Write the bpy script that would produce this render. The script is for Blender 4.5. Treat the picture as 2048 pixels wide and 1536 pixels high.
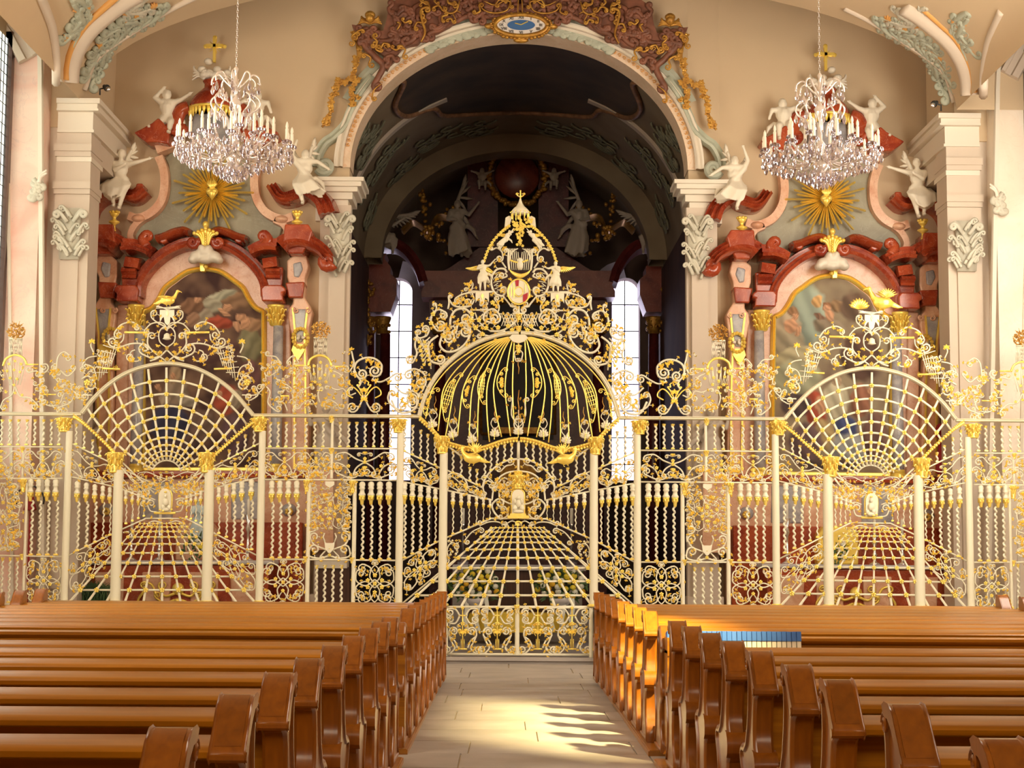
import bpy, math, random
import numpy as np
from mathutils import Vector, Matrix
from mathutils import noise as mnoise
random.seed(7); np.random.seed(7)
for _o in list(bpy.data.objects): bpy.data.objects.remove(_o)
SC = bpy.context.scene
COL = SC.collection
pi = math.pi

# ------------------------------------------------------------------ camera
FPX = 3360.0
yc = np.array([-13., -332., -3360.]); yc /= np.linalg.norm(yc)
zc = np.array([0.0065, 1.0, 0.0]); zc[2] = -(yc[0]*zc[0]+yc[1]*zc[1])/yc[2]; zc /= np.linalg.norm(zc)
xc = np.cross(yc, zc)
RW = np.array([xc, yc, zc])            # camera -> world
CAMP = np.array([0., 0., 1.46])
cam_d = bpy.data.cameras.new('camera'); cam = bpy.data.objects.new('camera', cam_d); COL.objects.link(cam)
cam_d.sensor_width = 36.0; cam_d.lens = FPX/2048*36.0; cam_d.clip_start = 0.05; cam_d.clip_end = 200
M4 = Matrix.Identity(4)
for i in range(3):
    for j in range(3): M4[i][j] = float(RW[i, j])
    M4[i][3] = float(CAMP[i])
cam.matrix_world = M4
SC.camera = cam

# ------------------------------------------------------------------ world, lights, exposure
SC.view_settings.view_transform = 'Standard'; SC.view_settings.look = 'None'
SC.view_settings.gamma = 1.0; SC.view_settings.use_curve_mapping = False
SC.view_settings.exposure = -0.16
W = bpy.data.worlds.new('daylight'); SC.world = W; W.use_nodes = True
bg = W.node_tree.nodes['Background']; bg.inputs[0].default_value = (1.0, 0.86, 0.64, 1); bg.inputs[1].default_value = 0.55

def area(name, loc, target, sx, sy, power, color):
    l = bpy.data.lights.new(name, 'AREA'); l.shape = 'RECTANGLE'; l.size = sx; l.size_y = sy
    l.energy = power; l.color = color
    o = bpy.data.objects.new(name, l); COL.objects.link(o); o.location = loc
    d = Vector(target)-Vector(loc); o.rotation_euler = d.to_track_quat('-Z', 'Y').to_euler()
    return o
sun = bpy.data.lights.new('sun', 'SUN'); sun.energy = 36.0; sun.angle = math.radians(3.6); sun.color = (1.0, 0.83, 0.40)
suno = bpy.data.objects.new('sun', sun); COL.objects.link(suno)
SUND = Vector((-.64, .80, -.95)); suno.rotation_euler = SUND.to_track_quat('-Z', 'Y').to_euler()
suno.location = (6, -4, 12)
# daylight entering through the tall nave windows of both side walls; the last one is an added rear fill
area('window_light', (-6.6, 8.5, 5.2), (0, 13, 2.5), 3.6, 5.5, 560, (1.0, .88, .70))
area('window_light', (-6.6, 15.0, 5.2), (0, 21, 3.5), 3.6, 5.5, 560, (1.0, .88, .70))
area('window_light', (7.0, 13.0, 5.2), (0, 17, 2.5), 3.6, 5.5, 800, (1.0, .90, .74))
area('window_light', (7.0, 19.0, 5.0), (0, 24, 3.6), 3.0, 5.0, 600, (1.0, .92, .78))
area('window_light', (0.2, -8.0, 8.4), (0.2, 22, 4.6), 7.0, 3.0, 1000, (1.0, .86, .64))  # unseen fill added behind the camera, no window stands there

# ------------------------------------------------------------------ pixel -> world on the plane y = Y
def P(px, py, Y):
    d = RW @ np.array([(px-1024)/FPX, -(py-768)/FPX, -1.0])
    return CAMP + d*(Y/d[1])
def PA(pts, Y):
    pts = np.asarray(pts, float)
    d = np.stack([(pts[:, 0]-1024)/FPX, -(pts[:, 1]-768)/FPX, -np.ones(len(pts))], 1) @ RW.T
    Y = np.asarray(Y, float)*np.ones(len(pts))
    return CAMP + d*(Y/d[:, 1])[:, None]
def U(Y): return Y/FPX                 # metres per pixel at depth Y

# ------------------------------------------------------------------ mesh builder
MIR = [None]                           # mirror state: (axis x, extra depth) or None
def mirv(V):
    V = np.asarray(V, float)
    if MIR[0] is None: return V
    V = V.copy(); V[:, 0] = 2*MIR[0][0]-V[:, 0]; V[:, 1] += MIR[0][1]
    return V
class MB:
    def __init__(s): s.V = []; s.F = []; s.n = 0
    def add(s, V, F):
        V = np.asarray(V, float).reshape(-1, 3)
        n = s.n; s.V.append(V); s.n += len(V)
        s.F.extend([tuple(i+n for i in f) for f in F])
        return s
    def box(s, c, d, rz=0.0):
        c = np.array(c, float); h = np.array(d, float)/2
        V = np.array([[x, y, z] for x in (-1, 1) for y in (-1, 1) for z in (-1, 1)])*h
        if rz: V = V @ np.array([[math.cos(rz), math.sin(rz), 0], [-math.sin(rz), math.cos(rz), 0], [0, 0, 1]])
        return s.add(V+c, [(0, 1, 3, 2), (4, 6, 7, 5), (0, 4, 5, 1), (2, 3, 7, 6), (0, 2, 6, 4), (1, 5, 7, 3)])
    def bx(s, x0, x1, y0, y1, z0, z1): return s.box(((x0+x1)/2, (y0+y1)/2, (z0+z1)/2), (x1-x0, y1-y0, z1-z0))
    def tube(s, pts, r, n=5, caps=True, flat=None, closed=False):
        p = np.asarray(pts, float); m = len(p)
        r = np.asarray(r, float)*np.ones(m)
        t = np.empty_like(p)
        if closed: t = np.roll(p, -1, 0)-np.roll(p, 1, 0)
        else:
            t[1:-1] = p[2:]-p[:-2]; t[0] = p[1]-p[0]; t[-1] = p[-1]-p[-2]
        t /= (np.linalg.norm(t, axis=1)+1e-12)[:, None]
        # frame: keep one axis near world Y when the path lies in a vertical plane
        ref = np.array([0, 1., 0]) if np.abs(t[:, 1]).mean() < .6 else np.array([1., 0, .01])
        b = ref-t*(t@ref)[:, None]
        b /= (np.linalg.norm(b, axis=1)+1e-12)[:, None]
        a = np.cross(t, b)
        ang = np.arange(n)*2*pi/n + pi/n
        fl = 1.0 if flat is None else flat
        ring = (a[:, None, :]*np.cos(ang)[None, :, None] + fl*b[:, None, :]*np.sin(ang)[None, :, None])*r[:, None, None]+p[:, None, :]
        F = []
        for i in range(m if closed else m-1):
            i2 = (i+1) % m
            for k in range(n):
                k2 = (k+1) % n
                F.append((i*n+k, i*n+k2, i2*n+k2, i2*n+k))
        if caps and not closed:
            F.append(tuple(range(n-1, -1, -1))); F.append(tuple(range((m-1)*n, m*n)))
        return s.add(ring.reshape(-1, 3), F)
    def lathe(s, c, prof, n=10, axis='z'):
        c = np.array(c, float); V = []; F = []
        for r, h in prof:
            for k in range(n):
                a = 2*pi*k/n; x, y = r*math.cos(a), r*math.sin(a)
                V.append((x, y, h) if axis == 'z' else ((x, h, y) if axis == 'y' else (h, x, y)))
        m = len(prof)
        for i in range(m-1):
            for k in range(n):
                k2 = (k+1) % n; F.append((i*n+k, i*n+k2, (i+1)*n+k2, (i+1)*n+k))
        F.append(tuple(range(n-1, -1, -1))); F.append(tuple(range((m-1)*n, m*n)))
        return s.add(np.array(V)+c, F)
    def ell(s, c, r, n=8, m=5, R=None):
        r = np.array(r, float)*np.ones(3); V = [(0, 0, 1)]; F = []
        for i in range(1, m):
            th = pi*i/m
            for k in range(n): V.append((math.sin(th)*math.cos(2*pi*k/n), math.sin(th)*math.sin(2*pi*k/n), math.cos(th)))
        V.append((0, 0, -1)); L = len(V)-1
        for k in range(n):
            F.append((0, 1+k, 1+(k+1) % n)); F.append((L, L-n+(k+1) % n, L-n+k))
        for i in range(m-2):
            for k in range(n):
                a = 1+i*n; F.append((a+k, a+n+k, a+n+(k+1) % n, a+(k+1) % n))
        V = np.array(V)*r
        if R is not None: V = V @ np.array(R).T
        return s.add(V+np.array(c, float), F)
    def prism(s, pts2, Y, d):
        """pixel polygon standing on plane Y, thickness d towards the viewer"""
        n = len(pts2); A = PA(pts2, Y); B = A.copy(); B[:, 1] -= d
        F = [tuple(range(n)), tuple(range(2*n-1, n-1, -1))]
        for i in range(n): F.append((i, n+i, n+(i+1) % n, (i+1) % n))
        return s.add(np.vstack([A, B]), F)
    def band(s, pts2, Y, prof, closed=False, s0=1.0, s1=1.0):
        """moulding swept along a pixel path; prof = [(offset px, protrusion m), ...]"""
        p = np.asarray(pts2, float); m = len(p); t = np.empty_like(p)
        if closed: t = np.roll(p, -1, 0)-np.roll(p, 1, 0)
        else: t[1:-1] = p[2:]-p[:-2]; t[0] = p[1]-p[0]; t[-1] = p[-1]-p[-2]
        t /= (np.linalg.norm(t, axis=1)+1e-9)[:, None]; nr = np.stack([t[:, 1], -t[:, 0]], 1)
        sc = np.linspace(s0, s1, m)
        prof = [(prof[0][0], 0.0)]+list(prof)+[(prof[-1][0], 0.0)]; k = len(prof); V = np.zeros((m, k, 3))
        for j, (o, h) in enumerate(prof):
            q = PA(p+nr*(o*sc)[:, None], Y); q[:, 1] -= h; V[:, j] = q
        F = []
        for i in range(m if closed else m-1):
            i2 = (i+1) % m
            for j in range(k): j2 = (j+1) % k; F.append((i*k+j, i2*k+j, i2*k+j2, i*k+j2))
        if not closed: F.append(tuple(range(k))); F.append(tuple(range(m*k-1, (m-1)*k-1, -1)))
        return s.add(V.reshape(-1, 3), F)
    def build(s, name, mat, parent=None, smooth=False, flip=False, mesh_only=False, sharp=None):
        if not s.V: return None
        V = mirv(np.vstack(s.V)); me = bpy.data.meshes.new(name)
        F = s.F
        if MIR[0] is not None: F = [f[::-1] for f in F]
        me.from_pydata(V.tolist(), [], F); me.materials.append(mat)
        if smooth:
            me.polygons.foreach_set('use_smooth', np.ones(len(me.polygons), bool))
            if sharp: me.set_sharp_from_angle(angle=math.radians(sharp))
        me.update()
        if mesh_only: return me
        return link(name, me, parent)
def link(name, me, parent=None, loc=None):
    o = bpy.data.objects.new(name, me); COL.objects.link(o)
    if loc is not None: o.location = loc
    if parent is not None:
        o.parent = parent
        if parent.location.length > 0 or parent.rotation_euler.z:
            o.matrix_parent_inverse = PINV.get(parent.name, Matrix.Identity(4))
    return o
PINV = {}
def thing(name, label, cat, loc=(0, 0, 0), group=None):
    """an Empty at the base of a thing; children are modelled in world coordinates"""
    loc = mirv([loc])[0]
    o = bpy.data.objects.new(name, None); o.empty_display_size = .1; COL.objects.link(o); o.location = loc
    o['label'] = label; o['category'] = cat
    if group: o['group'] = group
    PINV[o.name] = Matrix.Translation(-Vector(loc))
    return o
def tag(o, label, cat, group=None):
    o['label'] = label; o['category'] = cat
    if group: o['group'] = group
    return o
def struct(o): o['kind'] = 'structure'; return o
def stuff(o):
    if o: o['kind'] = 'stuff'
    return o
def copy_tree(o, parent=None):
    c = o.copy(); COL.objects.link(c)
    if parent is not None: c.parent = parent
    for ch in list(o.children): copy_tree(ch, c)
    return c

# ------------------------------------------------------------------ materials
def mat(name, color, rough=.6, metal=0., spec=.5, var=0., scale=3., var2=None, bump=0., bscale=20., emit=None, trans=0., coat=0., alpha=1.):
    m = bpy.data.materials.new(name); m.use_nodes = True; nt = m.node_tree; b = nt.nodes['Principled BSDF']
    b.inputs['Base Color'].default_value = (*color, 1); b.inputs['Roughness'].default_value = rough; b.inputs['Metallic'].default_value = metal
    b.inputs['Specular IOR Level'].default_value = spec
    if trans: b.inputs['Transmission Weight'].default_value = trans
    if coat: b.inputs['Coat Weight'].default_value = coat; b.inputs['Coat Roughness'].default_value = .15
    if alpha < 1: b.inputs['Alpha'].default_value = alpha
    if emit: b.inputs['Emission Color'].default_value = (*emit[0], 1); b.inputs['Emission Strength'].default_value = emit[1]
    if var or var2 or bump:
        tc = nt.nodes.new('ShaderNodeTexCoord')
    if var or var2:
        nz = nt.nodes.new('ShaderNodeTexNoise'); nz.inputs['Scale'].default_value = scale; nz.inputs['Detail'].default_value = 6
        nt.links.new(tc.outputs['Object'], nz.inputs['Vector'])
        cr = nt.nodes.new('ShaderNodeValToRGB'); c2 = var2 if var2 else tuple(c*(1-var) for c in color)
        cr.color_ramp.elements[0].position = .35; cr.color_ramp.elements[0].color = (*c2, 1)
        cr.color_ramp.elements[1].position = .65; cr.color_ramp.elements[1].color = (*color, 1)
        nt.links.new(nz.outputs['Fac'], cr.inputs[0]); nt.links.new(cr.outputs[0], b.inputs['Base Color'])
    if bump:
        n2 = nt.nodes.new('ShaderNodeTexNoise'); n2.inputs['Scale'].default_value = bscale; n2.inputs['Detail'].default_value = 4
        nt.links.new(tc.outputs['Object'], n2.inputs['Vector'])
        bp = nt.nodes.new('ShaderNodeBump'); bp.inputs['Strength'].default_value = bump; bp.inputs['Distance'].default_value = .02
        nt.links.new(n2.outputs['Fac'], bp.inputs['Height']); nt.links.new(bp.outputs[0], b.inputs['Normal'])
    return m
def marble(name, c1, c2, vein, scale=2.5, rough=.22, vs=.5):
    m = bpy.data.materials.new(name); m.use_nodes = True; nt = m.node_tree; b = nt.nodes['Principled BSDF']
    b.inputs['Roughness'].default_value = rough
    tc = nt.nodes.new('ShaderNodeTexCoord')
    n1 = nt.nodes.new('ShaderNodeTexNoise'); n1.inputs['Scale'].default_value = scale; n1.inputs['Detail'].default_value = 8; n1.inputs['Distortion'].default_value = 1.2
    nt.links.new(tc.outputs['Object'], n1.inputs['Vector'])
    r1 = nt.nodes.new('ShaderNodeValToRGB'); e = r1.color_ramp.elements
    e[0].position = .35; e[0].color = (*c1, 1); e[1].position = .62; e[1].color = (*c2, 1)
    nt.links.new(n1.outputs['Fac'], r1.inputs[0])
    n2 = nt.nodes.new('ShaderNodeTexNoise'); n2.inputs['Scale'].default_value = scale*1.7; n2.inputs['Detail'].default_value = 5; n2.inputs['Distortion'].default_value = 2.5
    nt.links.new(tc.outputs['Object'], n2.inputs['Vector'])
    r2 = nt.nodes.new('ShaderNodeValToRGB'); e = r2.color_ramp.elements
    e[0].position = .485; e[0].color = (0, 0, 0, 1); e[1].position = .5; e[1].color = (vs, vs, vs, 1); q = e.new(.515); q.color = (0, 0, 0, 1)
    nt.links.new(n2.outputs['Fac'], r2.inputs[0])
    mx = nt.nodes.new('ShaderNodeMix'); mx.data_type = 'RGBA'
    nt.links.new(r2.outputs[0], mx.inputs[0]); nt.links.new(r1.outputs[0], mx.inputs[6]); mx.inputs[7].default_value = (*vein, 1)
    nt.links.new(mx.outputs[2], b.inputs['Base Color'])
    return m
def woodmat(name, c1, c2, rough=.28, axis=0):
    m = bpy.data.materials.new(name); m.use_nodes = True; nt = m.node_tree; b = nt.nodes['Principled BSDF']
    b.inputs['Roughness'].default_value = rough; b.inputs['Coat Weight'].default_value = .25; b.inputs['Coat Roughness'].default_value = .2
    tc = nt.nodes.new('ShaderNodeTexCoord'); mp = nt.nodes.new('ShaderNodeMapping')
    sc = [14., 14., 14.]; sc[axis] = .6; mp.inputs['Scale'].default_value = sc
    nt.links.new(tc.outputs['Object'], mp.inputs[0])
    n1 = nt.nodes.new('ShaderNodeTexNoise'); n1.inputs['Scale'].default_value = 2.0; n1.inputs['Detail'].default_value = 6; n1.inputs['Distortion'].default_value = .6
    nt.links.new(mp.outputs[0], n1.inputs['Vector'])
    oi = nt.nodes.new('ShaderNodeObjectInfo')
    r1 = nt.nodes.new('ShaderNodeValToRGB'); e = r1.color_ramp.elements
    e[0].position = .3; e[0].color = (*c1, 1); e[1].position = .7; e[1].color = (*c2, 1)
    nt.links.new(n1.outputs['Fac'], r1.inputs[0])
    hv = nt.nodes.new('ShaderNodeHueSaturation'); mr = nt.nodes.new('ShaderNodeMapRange'); mr.inputs[3].default_value = .85; mr.inputs[4].default_value = 1.15
    nt.links.new(oi.outputs['Random'], mr.inputs[0]); nt.links.new(mr.outputs[0], hv.inputs['Value'])
    nt.links.new(r1.outputs[0], hv.inputs['Color']); nt.links.new(hv.outputs[0], b.inputs['Base Color'])
    return m

M = {}
M['iron'] = mat('cream_painted_iron', (.72, .66, .49), .42)
M['gold'] = mat('gilding', (1.0, .79, .20), .25, metal=.40, var2=(.98, .70, .13), scale=30)
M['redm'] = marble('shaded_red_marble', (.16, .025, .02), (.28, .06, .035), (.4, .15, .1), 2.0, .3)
M['goldf'] = mat('deep_yellow_petals', (.85, .50, .03), .6)
M['goldm'] = mat('gilded_wood', (1.0, .76, .18), .27, metal=.38, var2=(.96, .66, .10), scale=12)
M['gilt_dull'] = mat('old_gilding', (.62, .34, .06), .42, metal=.5, var2=(.40, .18, .03), scale=14)
M['plaster'] = mat('warm_plaster', (.66, .50, .32), .85, var=.07, scale=.8, bump=.05, bscale=6)
M['plaster2'] = mat('pilaster_stucco', (.66, .55, .44), .75, var=.06, scale=1.5)
M['white_st'] = mat('white_stucco', (.76, .68, .56), .55, bump=.05, bscale=8)
M['mint'] = mat('grey_green_stucco', (.50, .52, .41), .6, var=.18, scale=6)
M['stucco_rel'] = mat('pale_stucco_relief', (.66, .62, .50), .6, var=.15, scale=8)
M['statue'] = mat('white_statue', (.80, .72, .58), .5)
M['statue_d'] = mat('aged_statue', (.50, .42, .34), .5)  # darker, browner tone than the white statues
M['red'] = marble('red_marble', (.25, .028, .012), (.43, .075, .025), (.66, .28, .17), 3.0, .16, .4)
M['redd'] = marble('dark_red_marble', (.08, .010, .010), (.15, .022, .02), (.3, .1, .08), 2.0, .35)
M['pink'] = marble('pink_marble', (.66, .33, .19), (.78, .49, .32), (.45, .11, .06), 3.2, .28)
M['jamb'] = marble('rose_grey_marble', (.80, .46, .36), (.86, .66, .54), (.55, .40, .38), 1.1, .35, .3)
M['grey'] = marble('grey_marble', (.28, .27, .29), (.46, .43, .42), (.62, .58, .56), 4.0, .2)
M['mauve'] = mat('mauve_red_stucco', (.27, .10, .055), .5, var=.45, scale=7)
M['stone'] = mat('sandstone_slab', (.40, .345, .30), .5, var=.18, scale=2.2, bump=.06, bscale=30)
M['stoned'] = mat('grey_step_stone', (.36, .31, .27), .55, var=.15, scale=3)
M['joint'] = mat('pale_joint_mortar', (.62, .52, .38), .8)
M['wood'] = woodmat('varnished_oak', (.25, .082, .003), (.44, .165, .006))
M['woode'] = woodmat('varnished_oak_end', (.21, .060, .004), (.30, .092, .006), axis=2)
M['woodr'] = woodmat('reddish_oak', (.22, .05, .02), (.34, .08, .03), axis=2)
M['woodd'] = woodmat('dark_walnut', (.05, .018, .010), (.10, .035, .018), axis=2)
M['glass'] = mat('bright_window_glass', (.9, .9, 1.), .3, emit=((.86, .78, 1.0), 5.0))
M['glassr'] = mat('sunlit_window_glass', (.9, .9, .8), .3, emit=((1.0, .93, .78), 18.0))
M['glassn'] = mat('nave_window_glass', (.9, .95, .9), .3, emit=((.93, .96, .80), 2.2))
M['lead'] = mat('window_lead', (.06, .06, .07), .5)
M['crystal'] = mat('cut_crystal', (.66, .62, .70), .05, metal=.85)
M['crystalb'] = mat('bright_cut_crystal', (.95, .92, 1.), .06, metal=.8)
M['crystalarm'] = mat('glass_arm', (.85, .78, .72), .1, metal=.5)
M['candle'] = mat('ivory_candle', (.90, .84, .70), .5)
M['blue'] = mat('blue_book_cover', (.035, .15, .50), .45)
M['paper'] = mat('page_edges', (.86, .80, .62), .7)
M['black'] = mat('black_metal', (.03, .03, .03), .4)
M['silver'] = mat('bright_silver', (.85, .85, .88), .18, metal=.95)
M['green'] = mat('leaf_green', (.06, .13, .03), .6, var=.4, scale=9)
M['yellow'] = mat('yellow_petals', (.85, .66, .05), .6)
M['whitef'] = mat('white_petals', (.85, .85, .74), .6)
M['cloth'] = mat('yellow_altar_cloth', (.80, .56, .06), .8)
M['linen'] = mat('white_linen', (.62, .58, .58), .8)
M['redcloth'] = mat('crimson_cloth', (.38, .02, .03), .75)
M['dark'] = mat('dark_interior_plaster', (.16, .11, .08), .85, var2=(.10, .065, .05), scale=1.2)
M['jambr'] = marble('pale_cream_marble', (.86, .74, .60), (.92, .84, .72), (.84, .62, .48), 1.1, .35, .3)  # jamb marble with strong window light put into its colour, right side only
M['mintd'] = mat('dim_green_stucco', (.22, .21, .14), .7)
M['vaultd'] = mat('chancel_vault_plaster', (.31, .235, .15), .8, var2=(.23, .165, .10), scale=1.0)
M['fresco'] = mat('dark_ceiling_painting', (.11, .07, .045), .7, var2=(.045, .035, .028), scale=1.1)
M['orange'] = mat('orange_gilt_edge', (.72, .36, .10), .5)
M['painth'] = mat('high_altar_painting', (.05, .03, .025), .5, var2=(.02, .012, .012), scale=2)
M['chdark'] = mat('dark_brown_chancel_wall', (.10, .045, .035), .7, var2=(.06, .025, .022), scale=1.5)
M['cobalt'] = mat('clock_blue', (.05, .14, .34), .4)
M['clockw'] = mat('clock_white', (.75, .68, .62), .5)

# ------------------------------------------------------------------ curves on the pixel plane
def cat(pts, n=8, closed=False):
    p = [np.array(q, float) for q in pts]
    if closed: p = [p[-1]]+p+[p[0], p[1]]
    else: p = [2*p[0]-p[1]]+p+[2*p[-1]-p[-2]]
    out = []
    for i in range(1, len(p)-2):
        for k in range(n):
            t = k/n
            out.append(.5*((2*p[i])+(-p[i-1]+p[i+1])*t+(2*p[i-1]-5*p[i]+4*p[i+1]-p[i+2])*t*t+(-p[i-1]+3*p[i]-3*p[i+1]+p[i+2])*t**3))
    if not closed: out.append(p[-2])
    return np.array(out)
def volute(e, d, r, s, turns=1.4, n=11):
    """spiral starting at e heading d, curling to side s (+1 clockwise on screen)"""
    d = np.array(d, float); d /= np.linalg.norm(d)+1e-9
    nrm = np.array([-d[1], d[0]])*s; c = np.array(e, float)+nrm*r
    v = -nrm; out = []
    N = int(n*turns)
    for k in range(1, N+1):
        a = 2*pi*turns*k/N*s; q = k/N; rr = r*(1-q)**.85*(1-.12*q)+r*.13*q
        ca, sa = math.cos(a), math.sin(a)
        out.append(c+rr*np.array([v[0]*ca-v[1]*sa, v[0]*sa+v[1]*ca]))
    return np.array(out), c
def scpath(pts, v0=None, v1=None, n=6, turns=1.4):
    p = cat(pts, n) if len(pts) > 2 else np.array(pts, float); cs = []
    if v1:
        q, c = volute(p[-1], p[-1]-p[-2], v1[0], v1[1], v1[2] if len(v1) > 2 else turns); p2 = np.vstack([p, q]); cs.append(c)
    else: p2 = p
    if v0:
        q, c = volute(p[0], p[0]-p[1], v0[0], v0[1], v0[2] if len(v0) > 2 else turns); p2 = np.vstack([q[::-1], p2]); cs.append(c)
    return p2, cs
# ================================================================== figures (statues): one continuous remeshed body, wings as children
def capsule(b, p, q, r0, r1, n=8):
    p, q = np.array(p, float), np.array(q, float); b.tube([p, p*.5+q*.5, q], [r0, (r0+r1)/2*1.02, r1], n); b.ell(p, r0, n, 6); b.ell(q, r1, n, 6)
BASE = dict(pel=(0, 0, .50), che=(0, 0, .70), hd=(0, -.01, .915), shl=(-.115, 0, .785), shr=(.115, 0, .785), ell=(-.19, -.02, .63), elr=(.19, -.02, .63), hal=(-.22, -.08, .49), har=(.22, -.08, .49),
            hil=(-.06, 0, .50), hir=(.06, 0, .50), knl=(-.07, -.03, .27), knr=(.07, -.02, .27), fol=(-.07, 0, .035), for_=(.08, 0, .035), robe=1, wing=None, child=0)
def figure(name, label, cat_, px, py, Y, Hm, pose=None, m=None, group=None, wm=None, parent=None, nogroup=False):
    """px, py = where the feet (or seat) rest on plane Y, Hm = standing height in metres"""
    p = dict(BASE); p.update(pose or {}); base = P(px, py, Y)
    ms = 1.0 if MIR[0] is None else 1.0
    t = parent or thing(name, label, cat_, base, group)
    b = MB(); rr = random.Random(int(px*7+py)); ch = p['child']
    v = {k: np.array(p[k], float) for k in ('pel', 'che', 'hd', 'shl', 'shr', 'ell', 'elr', 'hal', 'har', 'hil', 'hir', 'knl', 'knr', 'fol', 'for_')}
    k = 1.35 if ch else 1.0
    hr = .062*(1.35 if ch else 1)
    b.ell(v['hd'], (hr*.82, hr*.95, hr*1.12), 10, 8); b.ell(v['hd']+[0, hr*.25, hr*.3], (hr*.95, hr*.95, hr*.9), 9, 6)      # skull and hair
    b.ell(v['hd']+[0, -hr*.95, -hr*.1], (hr*.16, hr*.25, hr*.25), 5, 4)                                                        # nose
    for s in (-1, 1): b.ell(v['hd']+[s*hr*.85, .0, 0], (hr*.18, hr*.25, hr*.3), 5, 4); b.ell(v['hd']+[s*hr*.6, .0, -hr*.2+.0], (hr*.45, hr*.5, hr*.6), 6, 4)
    nk = (v['shl']+v['shr'])/2+[0, 0, .01]; capsule(b, nk, v['hd']+[0, 0, -hr*.7], .036*k, .032*k)
    capsule(b, v['che']+[0, 0, .02], v['pel']+[0, 0, .06], .098*k, .078*k, 10); capsule(b, v['shl']*.9+nk*.1, v['shr']*.9+nk*.1, .052*k, .052*k); b.ell(v['che']+[0, 0, .01], (.12*k, .085*k, .11*k), 10, 7); capsule(b, v['hil'], v['hir'], .08*k, .08*k)
    for a, e, h in (('shl', 'ell', 'hal'), ('shr', 'elr', 'har')):
        capsule(b, v[a], v[e], .045*k, .033*k); capsule(b, v[e], v[h], .033*k, .022*k)
        d = v[h]-v[e]; d /= np.linalg.norm(d)+1e-6; b.ell(v[h]+d*.025, (.026*k, .018*k, .034*k), 7, 5)
        for j in range(4): o = np.array([(j-1.5)*.012, 0, 0]); capsule(b, v[h]+d*.035+o, v[h]+d*(.078-.006*abs(j-1.5))*k**.5+o*1.5, .0085*k, .0065*k, 5)
        capsule(b, v[h]+d*.01, v[h]+d*.04+[.03, -.01, 0], .009, .007, 5)
    for a, e, h in (('hil', 'knl', 'fol'), ('hir', 'knr', 'for_')):
        capsule(b, v[a], v[e], .072*k, .05*k); capsule(b, v[e], v[h]+[0, 0, .02], .048*k, .028*k); b.ell(v[h]+[0, -.035, -.01], (.03*k, .07*k, .026*k), 8, 5)
    if p['robe']:
        # pleated drapery that follows both legs and flutters to one side
        sw = p.get('sway', .03); N = 26; V = []; F = []; L = 9; lo = p.get('hem', .06)
        for i in range(L):
            u = i/(L-1); z = v['pel'][2]+.10-(v['pel'][2]+.10-lo)*u
            km = (v['knl']+v['knr'])/2; fm = (v['fol']+v['for_'])/2
            c = (v['pel']*(1-u*2)+km*(u*2)) if u < .5 else (km*(2-2*u)+fm*(2*u-1)); w = abs(v['knl'][0]-v['knr'][0])*.5*min(1, 2*u) if u < .5 else abs(v['fol'][0]-v['for_'][0])*.5*(2*u-1)+abs(v['knl'][0]-v['knr'][0])*.5*(2-2*u)
            for j in range(N):
                a = 2*pi*j/N; r = (.082+.045*u)*(1+.16*u*math.sin(a*7+u*2.0)+.05*math.sin(a*11)); V.append((c[0]+(r+w)*math.cos(a)+sw*u*u, c[1]+r*.85*math.sin(a), z+(.012+.045*u)*math.sin(a*2+px)+.012*math.sin(a*5)))
        for i in range(L-1):
            for j in range(N): F.append((i*N+j, i*N+(j+1) % N, (i+1)*N+(j+1) % N, (i+1)*N+j))
        F.append(tuple(range(N-1, -1, -1))); F.append(tuple(range((L-1)*N, L*N))); b.add(V, F)
        capsule(b, v['shl']+[0, -.03, -.02], v['hir']+[.03, -.05, .06], .045, .055); 
    if p['robe'] or ch:
        s = 1 if p.get('sway', .03) > 0 else -1
        q = [v['hir'] if s > 0 else v['hil']]; q = [q[0]+[0, .02, .03], q[0]+[s*.12, .03, .05], q[0]+[s*.22, .02, -.03], q[0]+[s*.26, .0, -.14]]; b.tube(q, [.04, .05, .045, .015], 7)
    b.V = [w_*Hm+base for w_ in b.V]
    mm = m or M['statue']
    o = b.build('body', mm, t, smooth=True)
    md = o.modifiers.new('skin', 'REMESH'); md.mode = 'VOXEL'; md.voxel_size = Hm/(62 if Hm > .6 else 46); md.use_smooth_shade = True
    if p['wing']:
        for (sx, ang, L) in p['wing']:
            w = MB(); root = (v['shl']+v['shr'])/2+np.array([sx*.05, .06, -.02])
            a0 = math.radians(ang); d0 = np.array([sx*math.cos(a0), .08, math.sin(a0)]); bone = [root, root+d0*L*.35+[0, 0, .05*L], root+d0*L*.72, root+d0*L*.86+[0, 0, -.03*L]]
            w.tube(bone, [.028, .036, .026, .010], 6)
            dn = np.array([sx*.25*math.cos(a0), .04, -.9 if ang > -40 else -.2])
            for j in range(12):
                u = j/11; q0 = root+d0*L*(.12+.70*u)+[0, 0, .04*L*math.sin(3.1*u)]; fd = dn*(1-u)+d0*(u*1.1); fd = fd/np.linalg.norm(fd); l = L*(.26+.16*math.sin(u*2.6))
                w.tube([q0, q0+fd*l*.55, q0+fd*l], [.020, .028, .008], 5, flat=.45)
            w.V = [q*Hm+base for q in w.V]; w.build('wing', wm or mm, t, smooth=True)
    return t
SIT = dict(pel=(0, 0, .12), che=(0, -.03, .32), hd=(.0, -.06, .53), shl=(-.115, -.03, .41), shr=(.115, -.03, .41), hil=(-.06, 0, .11), hir=(.06, 0, .11), knl=(-.10, -.16, .13), knr=(.11, -.16, .08), fol=(-.09, -.18, -.12), for_=(.12, -.18, -.16), hem=-.09)
def pose(base, **k): d = dict(base); d.update(k); return d
XC = .165
WM = (.19, .2)        # mirror of the end-wall objects
PM = (.21, .45)       # mirror of the corner piers
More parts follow.
